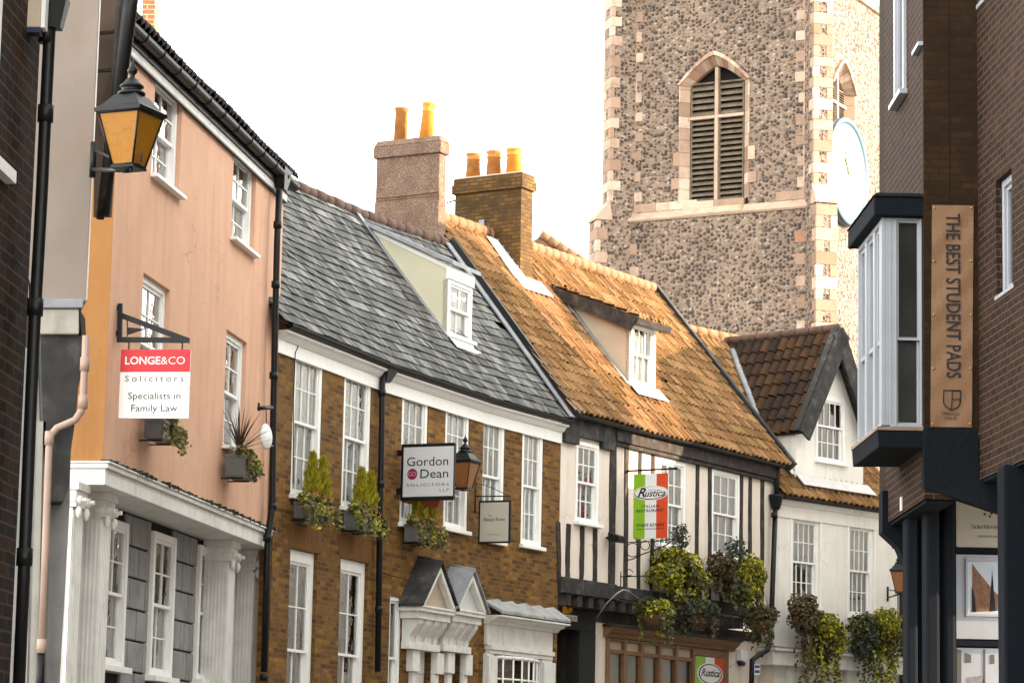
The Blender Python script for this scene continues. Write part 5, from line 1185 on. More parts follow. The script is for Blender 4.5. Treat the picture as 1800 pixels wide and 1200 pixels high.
# ------------------------------------------------------------------ flint church tower
def arch(u0, u1, zs, za, n=10):
    um = (u0 + u1) / 2; h = za - zs; pts = []
    for i in range(n + 1):
        t = i / n; pts.append((u0 + (um - u0) * t, zs + h * (math.sin(t * math.pi / 2) * .62 + .38 * t)))
    return pts + [(2 * um - u, z) for u, z in reversed(pts[:-1])]
def church():
    root = empty('church_tower', (TC.x - 1, TC.y + 3, ground(88)), 'tall flint church tower with pale stone quoins, louvred belfry and clock', 'tower')
    FL, FR_ = TL, TR; zs = FL.z(1250, 378); ztop = FR_.z(1500, 20) + .55; W = -FL.u(1097, 300); zb = ground(88) - .5; zt = ztop + 9
    Wr = FR_.u(1550, 300); print('tower', W, Wr, zs, ztop)
    S = W + .12
    def archwall(mb, F, u0, u1, z0, z1, ap, zsill, depth, n=0):
        pts = arch(*ap); a, b = ap[0], ap[1]
        mb.face([F.p(u0, z0, n), F.p(a, z0, n), F.p(a, z1, n), F.p(u0, z1, n)]); mb.face([F.p(b, z0, n), F.p(u1, z0, n), F.p(u1, z1, n), F.p(b, z1, n)])
        mb.face([F.p(a, z0, n), F.p(b, z0, n), F.p(b, zsill, n), F.p(a, zsill, n)])
        for (x0, y0), (x1, y1) in zip(pts, pts[1:]): mb.face([F.p(x0, y0, n), F.p(x1, y1, n), F.p(x1, z1, n), F.p(x0, z1, n)])
        mb.face([F.p(a, z0, n - depth - .4), F.p(b, z0, n - depth - .4), F.p(b, z1, n - depth - .4), F.p(a, z1, n - depth - .4)])
    bl = (FL.u(1207, 280), FL.u(1303, 280)); blz = (FL.z(1207, 356), FL.z(1207, 150), FL.z(1255, 113))
    br = (FR_.u(1466, 170), FR_.u(1497, 170)); brz = (FR_.z(1480, 240), FR_.z(1470, 150), FR_.z(1487, 128))
    s = MB(); archwall(s, FL, -S, 0, zs, zt, (bl[0] - .24, bl[1] + .24, blz[1], blz[2] + .288), blz[0] - .3, .5); archwall(s, FR_, 0, S, zs, zt, (br[0] - .22, br[1] + .22, brz[1], brz[2] + .264), brz[0] - .3, .5)
    off = .12
    s.face([FL.p(-S, zb, off), FL.p(.0, zb, off), FL.p(.0, zs, off), FL.p(-S, zs, off)]); s.face([FR_.p(0, zb, off), FR_.p(S, zb, off), FR_.p(S, zs, off), FR_.p(0, zs, off)])
    k = FL.p(-S, 0, 0); k2 = k + FR_.U * S
    s.face([k + Vector((0, 0, zb)), k2 + Vector((0, 0, zb)), k2 + Vector((0, 0, zt)), k + Vector((0, 0, zt))]); k3 = FR_.p(S, 0, 0)
    s.face([k2 + Vector((0, 0, zb)), k3 + Vector((0, 0, zb)), k3 + Vector((0, 0, zt)), k2 + Vector((0, 0, zt))]); s.face([FL.p(0, zt), k3 + Vector((0, 0, zt)), k2 + Vector((0, 0, zt)), k + Vector((0, 0, zt))])
    s.build('shaft', M['flint'], root)
    # string courses
    st = MB()
    for F, a, b in ((FL, -S - .2, .15), (FR_, -.15, S + .2)): st.sweep(F, a, b, [(0, zs - .06), (.16, zs - .06), (.20, zs), (.18, zs + .03), (0.001, zs + .26)])
    so_ = st.build('string_course', M['stone'], root)
    st = MB()
    for F, a, b in ((FL, -S - .2, .4), (FR_, -.4, S + .2)): st.sweep(F, a, b, [(0, ztop - .10), (.10, ztop - .08), (.22, ztop + .05), (.22, ztop + .12), (0.001, ztop + .5)])
    st.build('string_course', M['stone'], root)
    ms = MB(); ms.extrude([FL.p(bl[0] - .05, zs + .27, .02), FL.p(bl[1] + .1, zs + .27, .02), FL.p(bl[1] + .1, zs + .03, .19), FL.p(bl[0] - .05, zs + .03, .19)], FL.N * .012); ms.build('mossy_weathering', M['mossy'], root)
    rg = random.Random(21)
    # diagonal buttresses with alternating stone and flint
    def buttress(K, az, w, pl, pu, quoin_side):
        E = Fr(K, az - 90); b = MB()   # E.N points along the diagonal, U across
        b.box(E, -w / 2, w / 2, zb, zs + .0, -.6, pl); b.box(E, -w / 2 + .03, w / 2 - .03, zs, ztop - .1, -.6, pu)
        bo = b.build('buttress', M['flint'], root)
        c = MB(); c.extrude([E.p(-w / 2 - .03, zs - .03, pl + .05), E.p(-w / 2 - .03, zs + .05, pl + .05), E.p(-w / 2 - .03, zs + .62, pu + .001), E.p(-w / 2 - .03, zs - .03, pu - .1)], E.U * (w + .06)); c.build('buttress_weathering', M['stone'], bo)
        for z0, z1, h, pj, ww in ((zb, zs - .05, .37, pl, w), (zs + .62, ztop - .12, .345, pu, w - .06)):
            z = z0; i = 0; q = MB()
            while z < z1 - .05:
                e = min(z + h * rg.uniform(.9, 1.1), z1) - .012
                if i % 2: q.box(E, -ww / 2 - .012, ww / 2 + .012, z, e, pj - .28 - rg.random() * .1, pj + .012)
                else:
                    a = ww * rg.uniform(.26, .36)
                    q.box(E, -ww / 2 - .012, -ww / 2 + a, z, e, pj - .12, pj + .012); q.box(E, ww / 2 - a, ww / 2 + .012, z, e, pj - .12, pj + .012)
                z = e + .012; i += 1
            q.build('quoins', M['stone'], bo, bevel=.012)
    buttress((TC.x, TC.y), 163, .70, .72, .42, 0); kl = FL.p(-S, 0); buttress((kl.x, kl.y), 253, .80, .92, .50, 0); kr = FR_.p(S, 0); buttress((kr.x, kr.y), 73, .7, .7, .40, 0)
    # quoins on the wall faces beside the buttresses
    for F, a, sg in ((FL, -.36, -1), (FL, -S + .40, 1), (FR_, .50, 1), (FR_, S - .5, -1)):
        q = MB(); z = zs + .3; i = 0
        while z < ztop - .2:
            h = .34 * rg.uniform(.9, 1.1); wq = rg.uniform(.30, .42) if i % 2 else rg.uniform(.10, .18); x0, x1 = sorted((a, a + sg * wq)); q.box(F, x0, x1, z, z + h - .015, -.1, .014); z += h; i += 1
        z = zs - .4; i = 0
        while z > zb + 6:
            h = .36 * rg.uniform(.9, 1.1)
            if i % 2: x0, x1 = sorted((a, a + sg * rg.uniform(.26, .36))); q.box(F, x0, x1, z - h + .015, z, 0, off + .014)
            z -= h; i += 1
        q.build('corner_stones', M['stone'], root, bevel=.012)
    q = MB()
    for j, u in enumerate((-S + .42, -S + 1.28, -S + 1.73)): q.box(FL, u, u + (.85, .44, 1.0)[j], zs + .27, zs + .27 + .28, -.1, .012)
    q.build('lacing_course', M['stone'], root, bevel=.012); q = MB()
    q.box(FL, bl[1] + 1.2, bl[1] + 2.9, zs + .27, zs + .56, -.1, .012)
    q.build('lacing_course', M['stone'], root, bevel=.012)
    # belfry windows
    def belfry(F, u0, u1, z0, zsp, za, wd, lights):
        o = MB(); inner = arch(u0, u1, zsp, za); outer = arch(u0 - wd, u1 + wd, zsp, za + wd * 1.2); hood = arch(u0 - wd - .10, u1 + wd + .10, zsp, za + wd * 1.2 + .14)
        for i in range(len(inner) - 1):
            o.extrude([F.p(*inner[i], -.25), F.p(*inner[i + 1], -.25), F.p(*outer[i + 1], .03), F.p(*outer[i], .03)], F.N * -.2)
            o.extrude([F.p(*outer[i], .0), F.p(*outer[i + 1], .0), F.p(*hood[i + 1], .0), F.p(*hood[i], .0)], F.N * .11)
        z = z0; i = 0
        while z < zsp - .05:
            h = min(.42 * rg.uniform(.85, 1.15), zsp - z); ex = rg.uniform(.12, .30) if (i % 2 and z < zsp - 2.0) else 0
            for a, b in ((u0, u0 - wd), (u1, u1 + wd)):
                sg = 1 if b > a else -1
                o.extrude([F.p(a, z, -.25), F.p(b, z, .03), F.p(b, z, -.25)], Vector((0, 0, h - .012)))
                o.box(F, *sorted((b + sg * .001, b + sg * (.04 + ex))), z, z + h - .012, -.2, .03)
            z += h; i += 1
        wo = o.build('belfry_window', M['stone'], root)
        t = MB(); um = (u0 + u1) / 2; zt_ = z0 + (zsp - z0) * .72
        t.box(F, um - .055, um + .055, z0, za - .06, -.34, -.16); t.box(F, u0, um - .056, zt_ - .05, zt_ + .05, -.34, -.17); t.box(F, um + .056, u1, zt_ - .05, zt_ + .05, -.34, -.17)
        t.box(F, u0 - .12, um - .004, z0 - .32, z0, -.3, .02); t.box(F, um + .004, u1 + .10, z0 - .32, z0, -.3, .02); t.build('stone_mullion', M['stone'], wo)
        L = MB(); V_ = MB()
        for a, b in ((u0 + .02, um - .06), (um + .06, u1 - .02)):
            V_.box(F, a, a + .05, z0, zsp, -.36, -.24); V_.box(F, b - .05, b, z0, zsp, -.36, -.24)
            for zl, zh, nn in ((z0 + .02, zt_ - .06, 15), (zt_ + .06, zsp + .02, 5)):
                for i in range(nn):
                    z = zl + (zh - zl) * i / nn; h = (zh - zl) / nn
                    L.extrude([F.p(a + .05, z + .015, -.235 - .0), F.p(a + .05, z + h * .42, -.235), F.p(a + .05, z + h * 1.15, -.46), F.p(a + .05, z + h * .85, -.46)], F.U * (b - a - .10))
            V_.box(F, a + .051, b - .051, zsp + .03, zsp + .09, -.36, -.25)
        L.build('louvres', M['louvre'], wo); V_.build('louvre_frame', M['louvre'], wo)
        d = MB(); d.prism(F, [(u0 - .05, z0), (u1 + .05, z0)] + [(u, z) for u, z in reversed(arch(u0 - .05, u1 + .05, zsp, za + .05))], -.60, -.55); d.build('dark_opening', M['darkvoid'], wo)
    belfry(FL, bl[0], bl[1], *blz, .24, 2); belfry(FR_, br[0], br[1], *brz, .22, 2)
    # clock
    uc, zc = FR_.hit(1491, 302, .35); r = (FR_.z(1491, 209, .35) - FR_.z(1491, 395, .35)) / 2; print('clock', uc, zc, r)
    c = FR_.p(uc, zc, .0)
    b = MB(); b.lathe(c, [(r, .05), (r, .34)], 56, FR_.N); co = b.build('clock', M['clock_side'], root)
    b = MB(); b.lathe(c, [(r * .98, .341), (r * 1.01, .36), (r * 1.0, .40), (r * .94, .41), (r * .90, .375), (r * .89, .345)], 56, FR_.N); b.build('clock_ring', M['clock_ring'], co)
    b = MB(); b.lathe(c, [(r * .888, .30), (r * .888, .352)], 56, FR_.N); b.build('clock_dial', M['clock_face'], co)
    n = MB(); nm = MB()
    for i in range(12):
        a = math.pi * i / 6; d = FR_.U * math.sin(a) + Vector((0, 0, math.cos(a))); e = FR_.U * math.cos(a) - Vector((0, 0, math.sin(a)))
        for o in ((-.10, .0, .10), (-.05, .05))[i % 2]:
            p0, p1 = c + FR_.N * .356 + d * r * .62 + e * o * .55, c + FR_.N * .356 + d * r * .82 + e * o * .8
            n.extrude([p0 - e * .018, p0 + e * .018, p1 + e * .018, p1 - e * .018], FR_.N * .004)
    for k in range(48):
        a0, a1 = 2 * math.pi * k / 48, 2 * math.pi * (k + 1) / 48; f = lambda a, q: c + FR_.N * .357 + (FR_.U * math.sin(a) + Vector((0, 0, math.cos(a)))) * r * q
        for q in (.585, .845): n.extrude([f(a0, q), f(a1, q), f(a1, q + .008), f(a0, q + .008)], FR_.N * .003)
    n.build('numerals', M['clock_side'], co)
    for ang, L in ((-22, .50), (-35, .30)):
        a = R(ang); d = FR_.U * math.sin(a) + Vector((0, 0, math.cos(a))); e = d.cross(FR_.N); p = c + FR_.N * .385
        nm.extrude([p - d * .12 - e * .03, p - d * .12 + e * .03, p + d * r * L * .8 + e * .045, p + d * r * L * 1.05, p + d * r * L * .8 - e * .045], FR_.N * .012)
    nm.lathe(c, [(.07, .37), (.07, .40)], 12, FR_.N); nm.build('clock_hands', M['gold'], co)
church()
# ------------------------------------------------------------------ modern brick building on the right
def student_block():
    Y = 28.0; F = Fr((0, Y), 90); root = empty('brick_building', (4.6, Y, ground(Y)), 'modern purple brown brick building with navy base, white bay window and shop posters', 'building')
    xa, xb = F.u(1624, 500), F.u(1720, 500); zt = 17.0; zp = F.z(1670, 752); zb = F.z(1624, 857)
    p = MB(); wall(p, F, xa, xb, zp + .002, zt, [], .5); p.build('pier', M['brick_pier'], root)
    j = MB(); xj = F.u(1669, 200); j.box(F, xj - .004, xj + .004, F.z(1670, 362), zt, -.01, .002); j.build('movement_joint', M['navy'], root)
    NW = Fr(F.p(xb, 0, .0), 176); FW = Fr((xa - .028, Y + 2.75), 179.4)
    zN = NW.z(1750, 830)
    uw = (NW.u(1751, 420), NW.u(1779, 420)); zw = (NW.z(1752, 520), NW.z(1779, 294)); zs2 = NW.z(1718, 22)
    us2 = (NW.u(1719, 22), NW.u(1719, 22) + 1.4)
    w = MB(); wall(w, NW, .003, 25, zN, zt, [hole(*uw, *zw), hole(*us2, zs2 + .08, zt - 2)], .3); w.build('near_wall', M['brick_right'], root)  # run on out of view towards the camera to shade the left side
    window(root, NW, *uw, *zw, n=-.06, cas=.07, cols=1, rt=1, rb=1, double=False, pane_backing='room', glass='glass_clear', wmat='upvc', sillw=.07, sill=.04)
    window(root, NW, *us2, zs2 + .08, zt - 2, n=-.06, cas=.07, cols=1, rt=1, rb=1, double=False, pane_backing='room', glass='glass_clear', wmat='upvc', sillw=.07, sill=.05)
    zF = FW.z(1600, 893)
    a1 = (FW.u(1588, 80), FW.u(1597, 80)); zf1 = FW.z(1585, 180)
    fu0, fu1 = FW.u(1574, 198), FW.u(1594, 165)
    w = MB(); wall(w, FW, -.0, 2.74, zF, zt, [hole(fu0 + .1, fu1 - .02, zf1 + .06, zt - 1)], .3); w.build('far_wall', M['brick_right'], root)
    window(root, FW, fu0 + .1, fu1 - .02, zf1 + .06, zt - 1, n=.035, cas=.07, cols=1, rt=1, rb=1, double=False, pane_backing='room', glass='glass_clear', wmat='upvc', sillw=.05, sill=.06)
    s = MB(); u_ = (FW.u(1611, 100), FW.u(1625, 66)); s.box(FW, u_[0], 2.735, FW.z(1612, 97), FW.z(1612, 97) + .04, 0, .05); s.build('sill', M['upvc'], root)
    e = MB(); xe = F.u(1557, 300) ; E = Fr((0, Y + 2.8), 90); xe0, xe1 = E.u(1556, 300), E.u(1573, 300); wall(e, E, xe0, xe1, E.z(1560, 925), zt, [], .5); e.build('end_pier', M['brick_pier'], root)
    # blocks up to the neighbour behind the pier so nothing shows through
    c = MB(); c.hexa([Vector(q) for q in ((xe1 + .05, Y + .55, zF + .3), (9, Y + .55, zF + .3), (9, Y + 9, zF + .3), (xe1 + .8, Y + 9, zF + .3), (xe1 + .05, Y + .55, zt), (9, Y + .55, zt), (9, Y + 9, zt), (xe1 + .8, Y + 9, zt))]); c.build('core_wall', M['brick_right'], root)
    # navy block under the pier, soffits, columns
    n = MB(); X = F.hit
    n.prism(F, [X(1624, 752), X(1719, 752), X(1721, 842), X(1766, 842), X(1766, 904), X(1624, 857)], -.16, .012); n.build('navy_fascia', M['navy'], root)
    n = MB(); sp = [Vector((xa + .02, Y + .02, zb + .45)), Vector((xb + .02, Y + .02, zb + .45)), NW.p(9, zb + .45, -.02), Vector((9, 19, zb + .45)), Vector((9, 31, zb + .45)), Vector((xa, 31, zb + .45))]; n.extrude(sp, (0, 0, .07)); n.build('soffit', M['navy'], root)
    n = MB(); n.box(NW, .02, 25, zN - .03, zN - .002, -.29, -.02); n.box(FW, 0, 2.7, zF - .03, zF - .002, -.29, -.02); n.build('brick_soffit', M['navy'], root)
    g0 = ground(28)
    def pillar(x0, x1, y0, Yp, dep=.35):
        k = MB(); a, b = at(x0, y0, Yp), at(x1, y0, Yp); k.hexa([Vector(q) for q in ((a.x, Yp, g0 - .4), (b.x, Yp, g0 - .4), (b.x, Yp + dep, g0 - .4), (a.x, Yp + dep, g0 - .4), (a.x, Yp, a.z), (b.x, Yp, a.z), (b.x, Yp + dep, a.z), (a.x, Yp + dep, a.z))]); k.build('navy_pillar', M['navy'], root, bevel=.03)
    pillar(1763, 1850, 815, 26.6); pillar(1594, 1613, 880, 29.6); pillar(1628, 1651, 850, 29.0); pillar(1660, 1679, 850, 29.7, .2); pass
    n = MB(); E2 = Fr((0, 30.5), 90); n.prism(E2, [E2.hit(1551, 862), E2.hit(1570, 862), E2.hit(1600, 905), E2.hit(1604, 985), E2.hit(1592, 990), E2.hit(1578, 960), E2.hit(1551, 935)], -.3, 0); n.build('navy_corbel', M['navy'], root)
    pl = MB(); uu = FW.u(1585, 885); pl.box(FW, uu - .05, uu + .06, FW.z(1585, 897), FW.z(1585, 873), .001, .012); pl.build('plate', M['sign_white'], root)
    b = MB(); b.box(NW, 1.2, 25, ground(10) - 1, zN - .031, -1.1, -.8); b.build('side_shopfront', M['navy'], root)
    b = MB()
    for i in range(8): b.box(NW, 1.6 + i * 2.8, 4.0 + i * 2.8, ground(24 - i * 2.8) + .7, zN - .7, -.799, -.78)
    b.build('side_shop_glass', M['room'], root)
    # shop window with posters
    S = Fr((0, 29.9), 90); q = S.hit
    b = MB(); b.box(S, q(1605, 1000)[0], q(1850, 1000)[0], g0 - .4, zb + .45, -.6, -.06); b.build('shop_backing', M['navy'], root)
    f = MB()
    for y in (967, 1130): f.box(S, q(1676, y)[0], q(1790, y)[0], q(1700, y + 5)[1], q(1700, y - 5)[1], -.05, .03)
    f.box(S, q(1672, 1000)[0], q(1680, 1000)[0], g0, zb + .4, -.05, .031); so_ = f.build('shop_frame', M['navy'], root)
    p = MB(); p.box(S, q(1681, 930)[0], q(1790, 930)[0], q(1700, 961)[1], q(1700, 850)[1], -.05, .0); po = p.build('poster', M['sign_cream'], root)
    cx = q(1737, 930)[0]
    text('The Best Pads in Norwich', S.p(cx, q(1737, 929)[1], 0), S.U, S.Z, .045, 'ink', root, width=.36, name='poster_text'); text('padsngrads.com', S.p(cx, q(1737, 944)[1], 0), S.U, S.Z, .035, 'ink_grey', root, width=.21, name='poster_text')
    d = MB()
    for i, (x, y) in enumerate(((1729, 905), (1735, 898), (1741, 904), (1738, 909), (1731, 898), (1744, 897))): d.box(S, q(x, y)[0], q(x, y)[0] + .022, q(x, y)[1], q(x, y)[1] + .022, .001, .003)
    d.build('poster_emblem', M['ink'], root)
    # picture of a street seen through a white frame
    p = MB(); p.box(S, q(1680, 1050)[0], q(1790, 1050)[0], q(1700, 1122)[1], q(1700, 974)[1], -.05, 0); p.build('poster', M['upvc'], root)
    p = MB(); x0, x1, z0, z1 = q(1702, 1050)[0], q(1790, 1050)[0], q(1710, 1078)[1], q(1710, 986)[1]
    p.box(S, x0 - .03, x1, z0 - .03, z0, .001, .02); p.box(S, x0 - .03, x1, z1, z1 + .03, .001, .02); p.box(S, x0 - .03, x0, z0, z1, .001, .02); p.build('picture_frame', M['upvc'], root, bevel=.004)
    p = MB(); p.face([S.p(x0, z0, .003), S.p(x1, z0, .003), S.p(x1, z1, .003), S.p(x0, z1, .003)]); p.build('picture_sky', plain('picture_sky', (.42, .47, .52), .5, .1), root)
    p = MB(); Q = lambda x, y: S.p(*q(x, y), .005); p.face([Q(1709, 990), Q(1716, 1000), Q(1745, 1036), Q(1762, 1052), Q(1762, 1072), Q(1709, 1075)]); p.build('picture_houses', plain('picture_houses', (.16, .085, .045), .5, .4, 20), root)
    p = MB(); Q = lambda x, y: S.p(*q(x, y), .007); p.face([Q(1739, 1074), Q(1741, 1040), Q(1744, 1002), Q(1747, 1040), Q(1750, 1073)]); p.face([Q(1708, 1075), Q(1708, 1030), Q(1713, 1045), Q(1716, 1075)]); p.build('picture_spire', M['ink'], root)
    p = MB(); p.box(S, q(1681, 1160)[0], q(1790, 1160)[0], g0, q(1700, 1138)[1], -.05, 0); p.build('poster', M['upvc'], root)
    p = MB(); Q = lambda x, y: S.p(*q(x, y), .003); p.face([Q(1681, 1140), Q(1690, 1142), Q(1690, 1230), Q(1681, 1230)]); p.face([Q(1696, 1146), Q(1707, 1150), Q(1707, 1164), Q(1696, 1164)]); p.face([Q(1728, 1140), Q(1732, 1140), Q(1732, 1210), Q(1728, 1210)]); p.face([Q(1740, 1150), Q(1748, 1150), Q(1748, 1166), Q(1740, 1166)]); p.build('picture_cupboards', M['ink_grey'], root)
    p = MB(); p.face([Q(1700, 1190), Q(1728, 1186), Q(1736, 1230), Q(1700, 1230)]); p.build('picture_bed', plain('picture_bed', (.2, .19, .2), .6, .3, 30), root)
    # bay window
    Yb = 28.12; B = Fr((0, Yb), 90); bx0, bx1 = B.u(1550, 560), B.u(1621, 560); zb0, zb1 = B.z(1585, 747), B.z(1585, 383)
    far = at(1507, 600, 29.75); SB = Fr((far.x, far.y), math.degrees(math.atan2(bx0 - far.x, Yb - far.y))); Lb = (Vector((bx0, Yb, 0)) - SB.P).length
    bl_ = bx0 + .13; window(root, B, bl_, bx1, zb0, zb1, n=0, cas=.022, cols=1, rt=1, rb=1, meet=.42, pane_backing='room', glass='glass_clear', wmat='upvc', sill=.02, sillw=.02, name='bay_window', sash=.022)
    cp = MB()
    for i in range(4): cp.box(B, bx0 + i * .0325, bx0 + i * .0325 + .031, zb0, zb1, -.13, -.002 - .006 * (i % 2))
    cp.build('corner_post', M['upvc'], root)
    for i in range(3):
        a, b_ = Lb * i / 3, Lb * (i + 1) / 3
        window(root, SB, a + .002, b_ - (.002 if i < 2 else .14), zb0, zb1, n=-.002, cas=.05, cols=1, rt=1, rb=1, meet=.42, pane_backing='halfdark', glass='glass_clear', wmat='upvc', sill=.02, sillw=.03, name='bay_window')
    def bayblock(mb, z0, z1, o0, o1):
        c = lambda o, z: [SB.p(-o, z, o), Vector((bx0, Yb, 0)) + SB.N * o - B.U * 0 + B.N * o + Vector((0, 0, z)), Vector((bx1 + .03, Yb, z)) + B.N * o, Vector((bx1 + .03, 29.7, z))]
        mb.hexa(c(o0, z0) + c(o1, z1))
    r = MB(); bayblock(r, zb1 + .002, B.z(1585, 350), .09, .09); bayblock(r, B.z(1585, 350) + .002, B.z(1585, 341), .11, .06); r.build('bay_roof', M['navy'], root, bevel=.015)
    r = MB(); zlo = B.z(1552, 787); bayblock(r, zlo, zb0 - .06, .04, .05); r.build('bay_base', M['navy'], root, bevel=.01)
    r = MB(); bayblock(r, zb0 - .058, zb0 - .022, .06, .055); r.build('bay_sill', M['soffit'], root)
    r = MB(); r.hexa([SB.p(.1, zb0, -.5), Vector((bx0 + .3, Yb + .35, zb0)), Vector((bx1, Yb + .35, zb0)), Vector((bx1, 29.5, zb0)), SB.p(.1, zb1, -.5), Vector((bx0 + .3, Yb + .35, zb1)), Vector((bx1, Yb + .35, zb1)), Vector((bx1, 29.5, zb1))]); r.build('bay_interior', M['room'], root)
    # banner hung on the pier: a thing of its own
    bn = MB(); c = [X(1638, 361), X(1711, 362), X(1708, 751), X(1635, 750)]; nu, nv = 8, 40; rg = random.Random(4)
    def bp(i, j):
        s, t = i / nu, j / nv; a = [c[0][k] * (1 - s) * (1 - t) + c[1][k] * s * (1 - t) + c[2][k] * s * t + c[3][k] * (1 - s) * t for k in (0, 1)]
        return F.p(a[0], a[1], .014 + .006 * math.sin(t * 17 + s * 3) * math.sin(s * 3.1) + .003 * math.sin(s * 9 + t * 40))
    for j in range(nv):
        for i in range(nu): bn.face([bp(i, j), bp(i + 1, j), bp(i + 1, j + 1), bp(i, j + 1)], True)
    t = empty('banner', F.p((c[2][0] + c[3][0]) / 2, c[2][1], .01), 'long tan vinyl banner with vertical lettering hanging on brick pier', 'banner')
    bn.build('sheet', M['banner'], t)
    ey = MB()
    for y in (366, 459, 553, 648, 745):
        for x in ((1642, 1707), (1641, 1706), (1641, 1706), (1640, 1705), (1639, 1704))[(366, 459, 553, 648, 745).index(y)]: ey.lathe(F.p(*X(x, y), .022), [(.012, 0), (.010, .006), (.003, .007)], 10, F.N)
    ey.build('eyelets', M['gold'], t)
    O = F.p(*X(1675, 520), .028)
    text('THE BEST STUDENT PADS', F.p(*X(1663, 520), .024), -F.Z, F.U, F.u(1689, 520) - F.u(1663, 520), 'banner_ink', t, width=F.z(1675, 376) - F.z(1675, 664), bold=.012)
    sx = [F.p(*X(x, y), .024) for x, y in ((1658, 686), (1688, 687), (1687, 708), (1683, 716), (1672, 721), (1662, 715), (1658, 708))]
    sh = MB()
    for a, b_ in zip(sx, sx[1:] + sx[:1]): sh.tube([a, b_], .006, 5)
    sh.tube([F.p(*X(1673, 687), .024), F.p(*X(1672, 721), .024)], .005, 5); sh.tube([F.p(*X(1673, 702), .024), F.p(*X(1687, 702), .024)], .005, 5); sh.tube([F.p(*X(1673, 695), .024), F.p(*X(1673, 702), .024)], .005, 5); sh.build('shield_emblem', M['banner_ink'], t)
    text('PRINCES', F.p(*X(1672, 730), .024), F.U, F.Z, .032, 'banner_ink', t, width=F.u(1686, 730) - F.u(1658, 730)); text('HOUSE', F.p(*X(1671, 737.5), .024), F.U, F.Z, .032, 'banner_ink', t, width=F.u(1682, 730) - F.u(1661, 730))
student_block()

# ------------------------------------------------------------------ unseen houses opposite, added and outlined to cast the roof and street shadows
def opposite(name, label, P0, az, length, depth, z_eave, mat, ridge=0, wins=True):
    F = Fr(P0, az); N = -F.N   # street side faces left
    root = empty(name, F.p(length / 2, ground(P0[1])), label, 'house'); b = MB(); g0 = ground(P0[1]) - .5
    b.hexa([F.p(0, g0, 0), F.p(length, g0, 0), F.p(length, g0, depth), F.p(0, g0, depth), F.p(0, z_eave, 0), F.p(length, z_eave, 0), F.p(length, z_eave, depth), F.p(0, z_eave, depth)]); b.build('wall', M[mat], root)
    if ridge:
        r = MB(); r.extrude([F.p(0, z_eave + .002, -.25), F.p(0, z_eave + ridge, depth / 2), F.p(0, z_eave + .002, depth + .25)], F.U * length); r.build('roof', M['pantile_dark'], root)
    if wins:
        Wd = MB(); G = MB(); n = int(length // 2.6)
        for i in range(n):
            for z in np.arange(ground(P0[1]) + 1.2, z_eave - 1.8, 2.9):
                u = 1.0 + i * 2.6; Wd.box(F, u, u + 1.1, z, z + 1.6, -.04, .05); G.box(F, u + .08, u + 1.02, z + .08, z + 1.52, -.05, .04)
        if n: Wd.build('window_frames', M['white'], root); G.build('panes', M['darkvoid'], root)
    return root
opposite('brick_house', 'long pale house opposite, unseen, added and sized to shade the street', (5.0, 31.4), 12.4, 23.35, 8, 16.05, 'whitewall')  # walls kept pale to bounce light; end and height set the shadow edge
opposite('brick_house', 'low unseen house across the street, added and sized to bound the sunlit patch', (10.05, 54.3), 12.4, 2.0, 8, 10.0, 'brick_right', 0, False)  # height sets the lower edge of the sunlit patch
def opposite_shade_shape():
    F = Fr((10.0, 56.25), 12.4); root = empty('brick_house', F.p(6, ground(60)), 'unseen house across the street, farther along, outline shaped to cast the roof shadow', 'house')
    b = MB(); b.prism(F, [(0, ground(56) - .5), (15, ground(56) - .5), (15, 14.2), (5.2, 13.75), (1.8, 12.95), (.4, 11.85), (0, 10.9)], -.0, 7); b.build('wall', M['whitewall'], root)  # outline follows the shadow edge wanted on the tiled roof
opposite_shade_shape()
def beyond():
    a, b_ = at(1579, 1100, 66), at(1640, 1100, 66); g0 = ground(66) - .3; zt = at(1590, 930, 66).z
    root = empty('brick_house', (a.x + 1, 66, g0), 'dim brown brick house with dark pipe showing in the slit beyond the white house', 'house')
    w = MB(); w.hexa([Vector(q) for q in ((a.x, 66, g0), (b_.x + 3, 66, g0), (b_.x + 3, 72, g0), (a.x + .5, 72, g0), (a.x, 66, zt), (b_.x + 3, 66, zt), (b_.x + 3, 72, zt), (a.x + .5, 72, zt))]); w.build('wall', M['brick_left'], root)
    d = MB(); p = at(1584, 1100, 65.85); d.tube([Vector((p.x, p.y, g0)), Vector((p.x, p.y, zt))], .06, 8); d.build('downpipe', M['black'], root)
beyond()
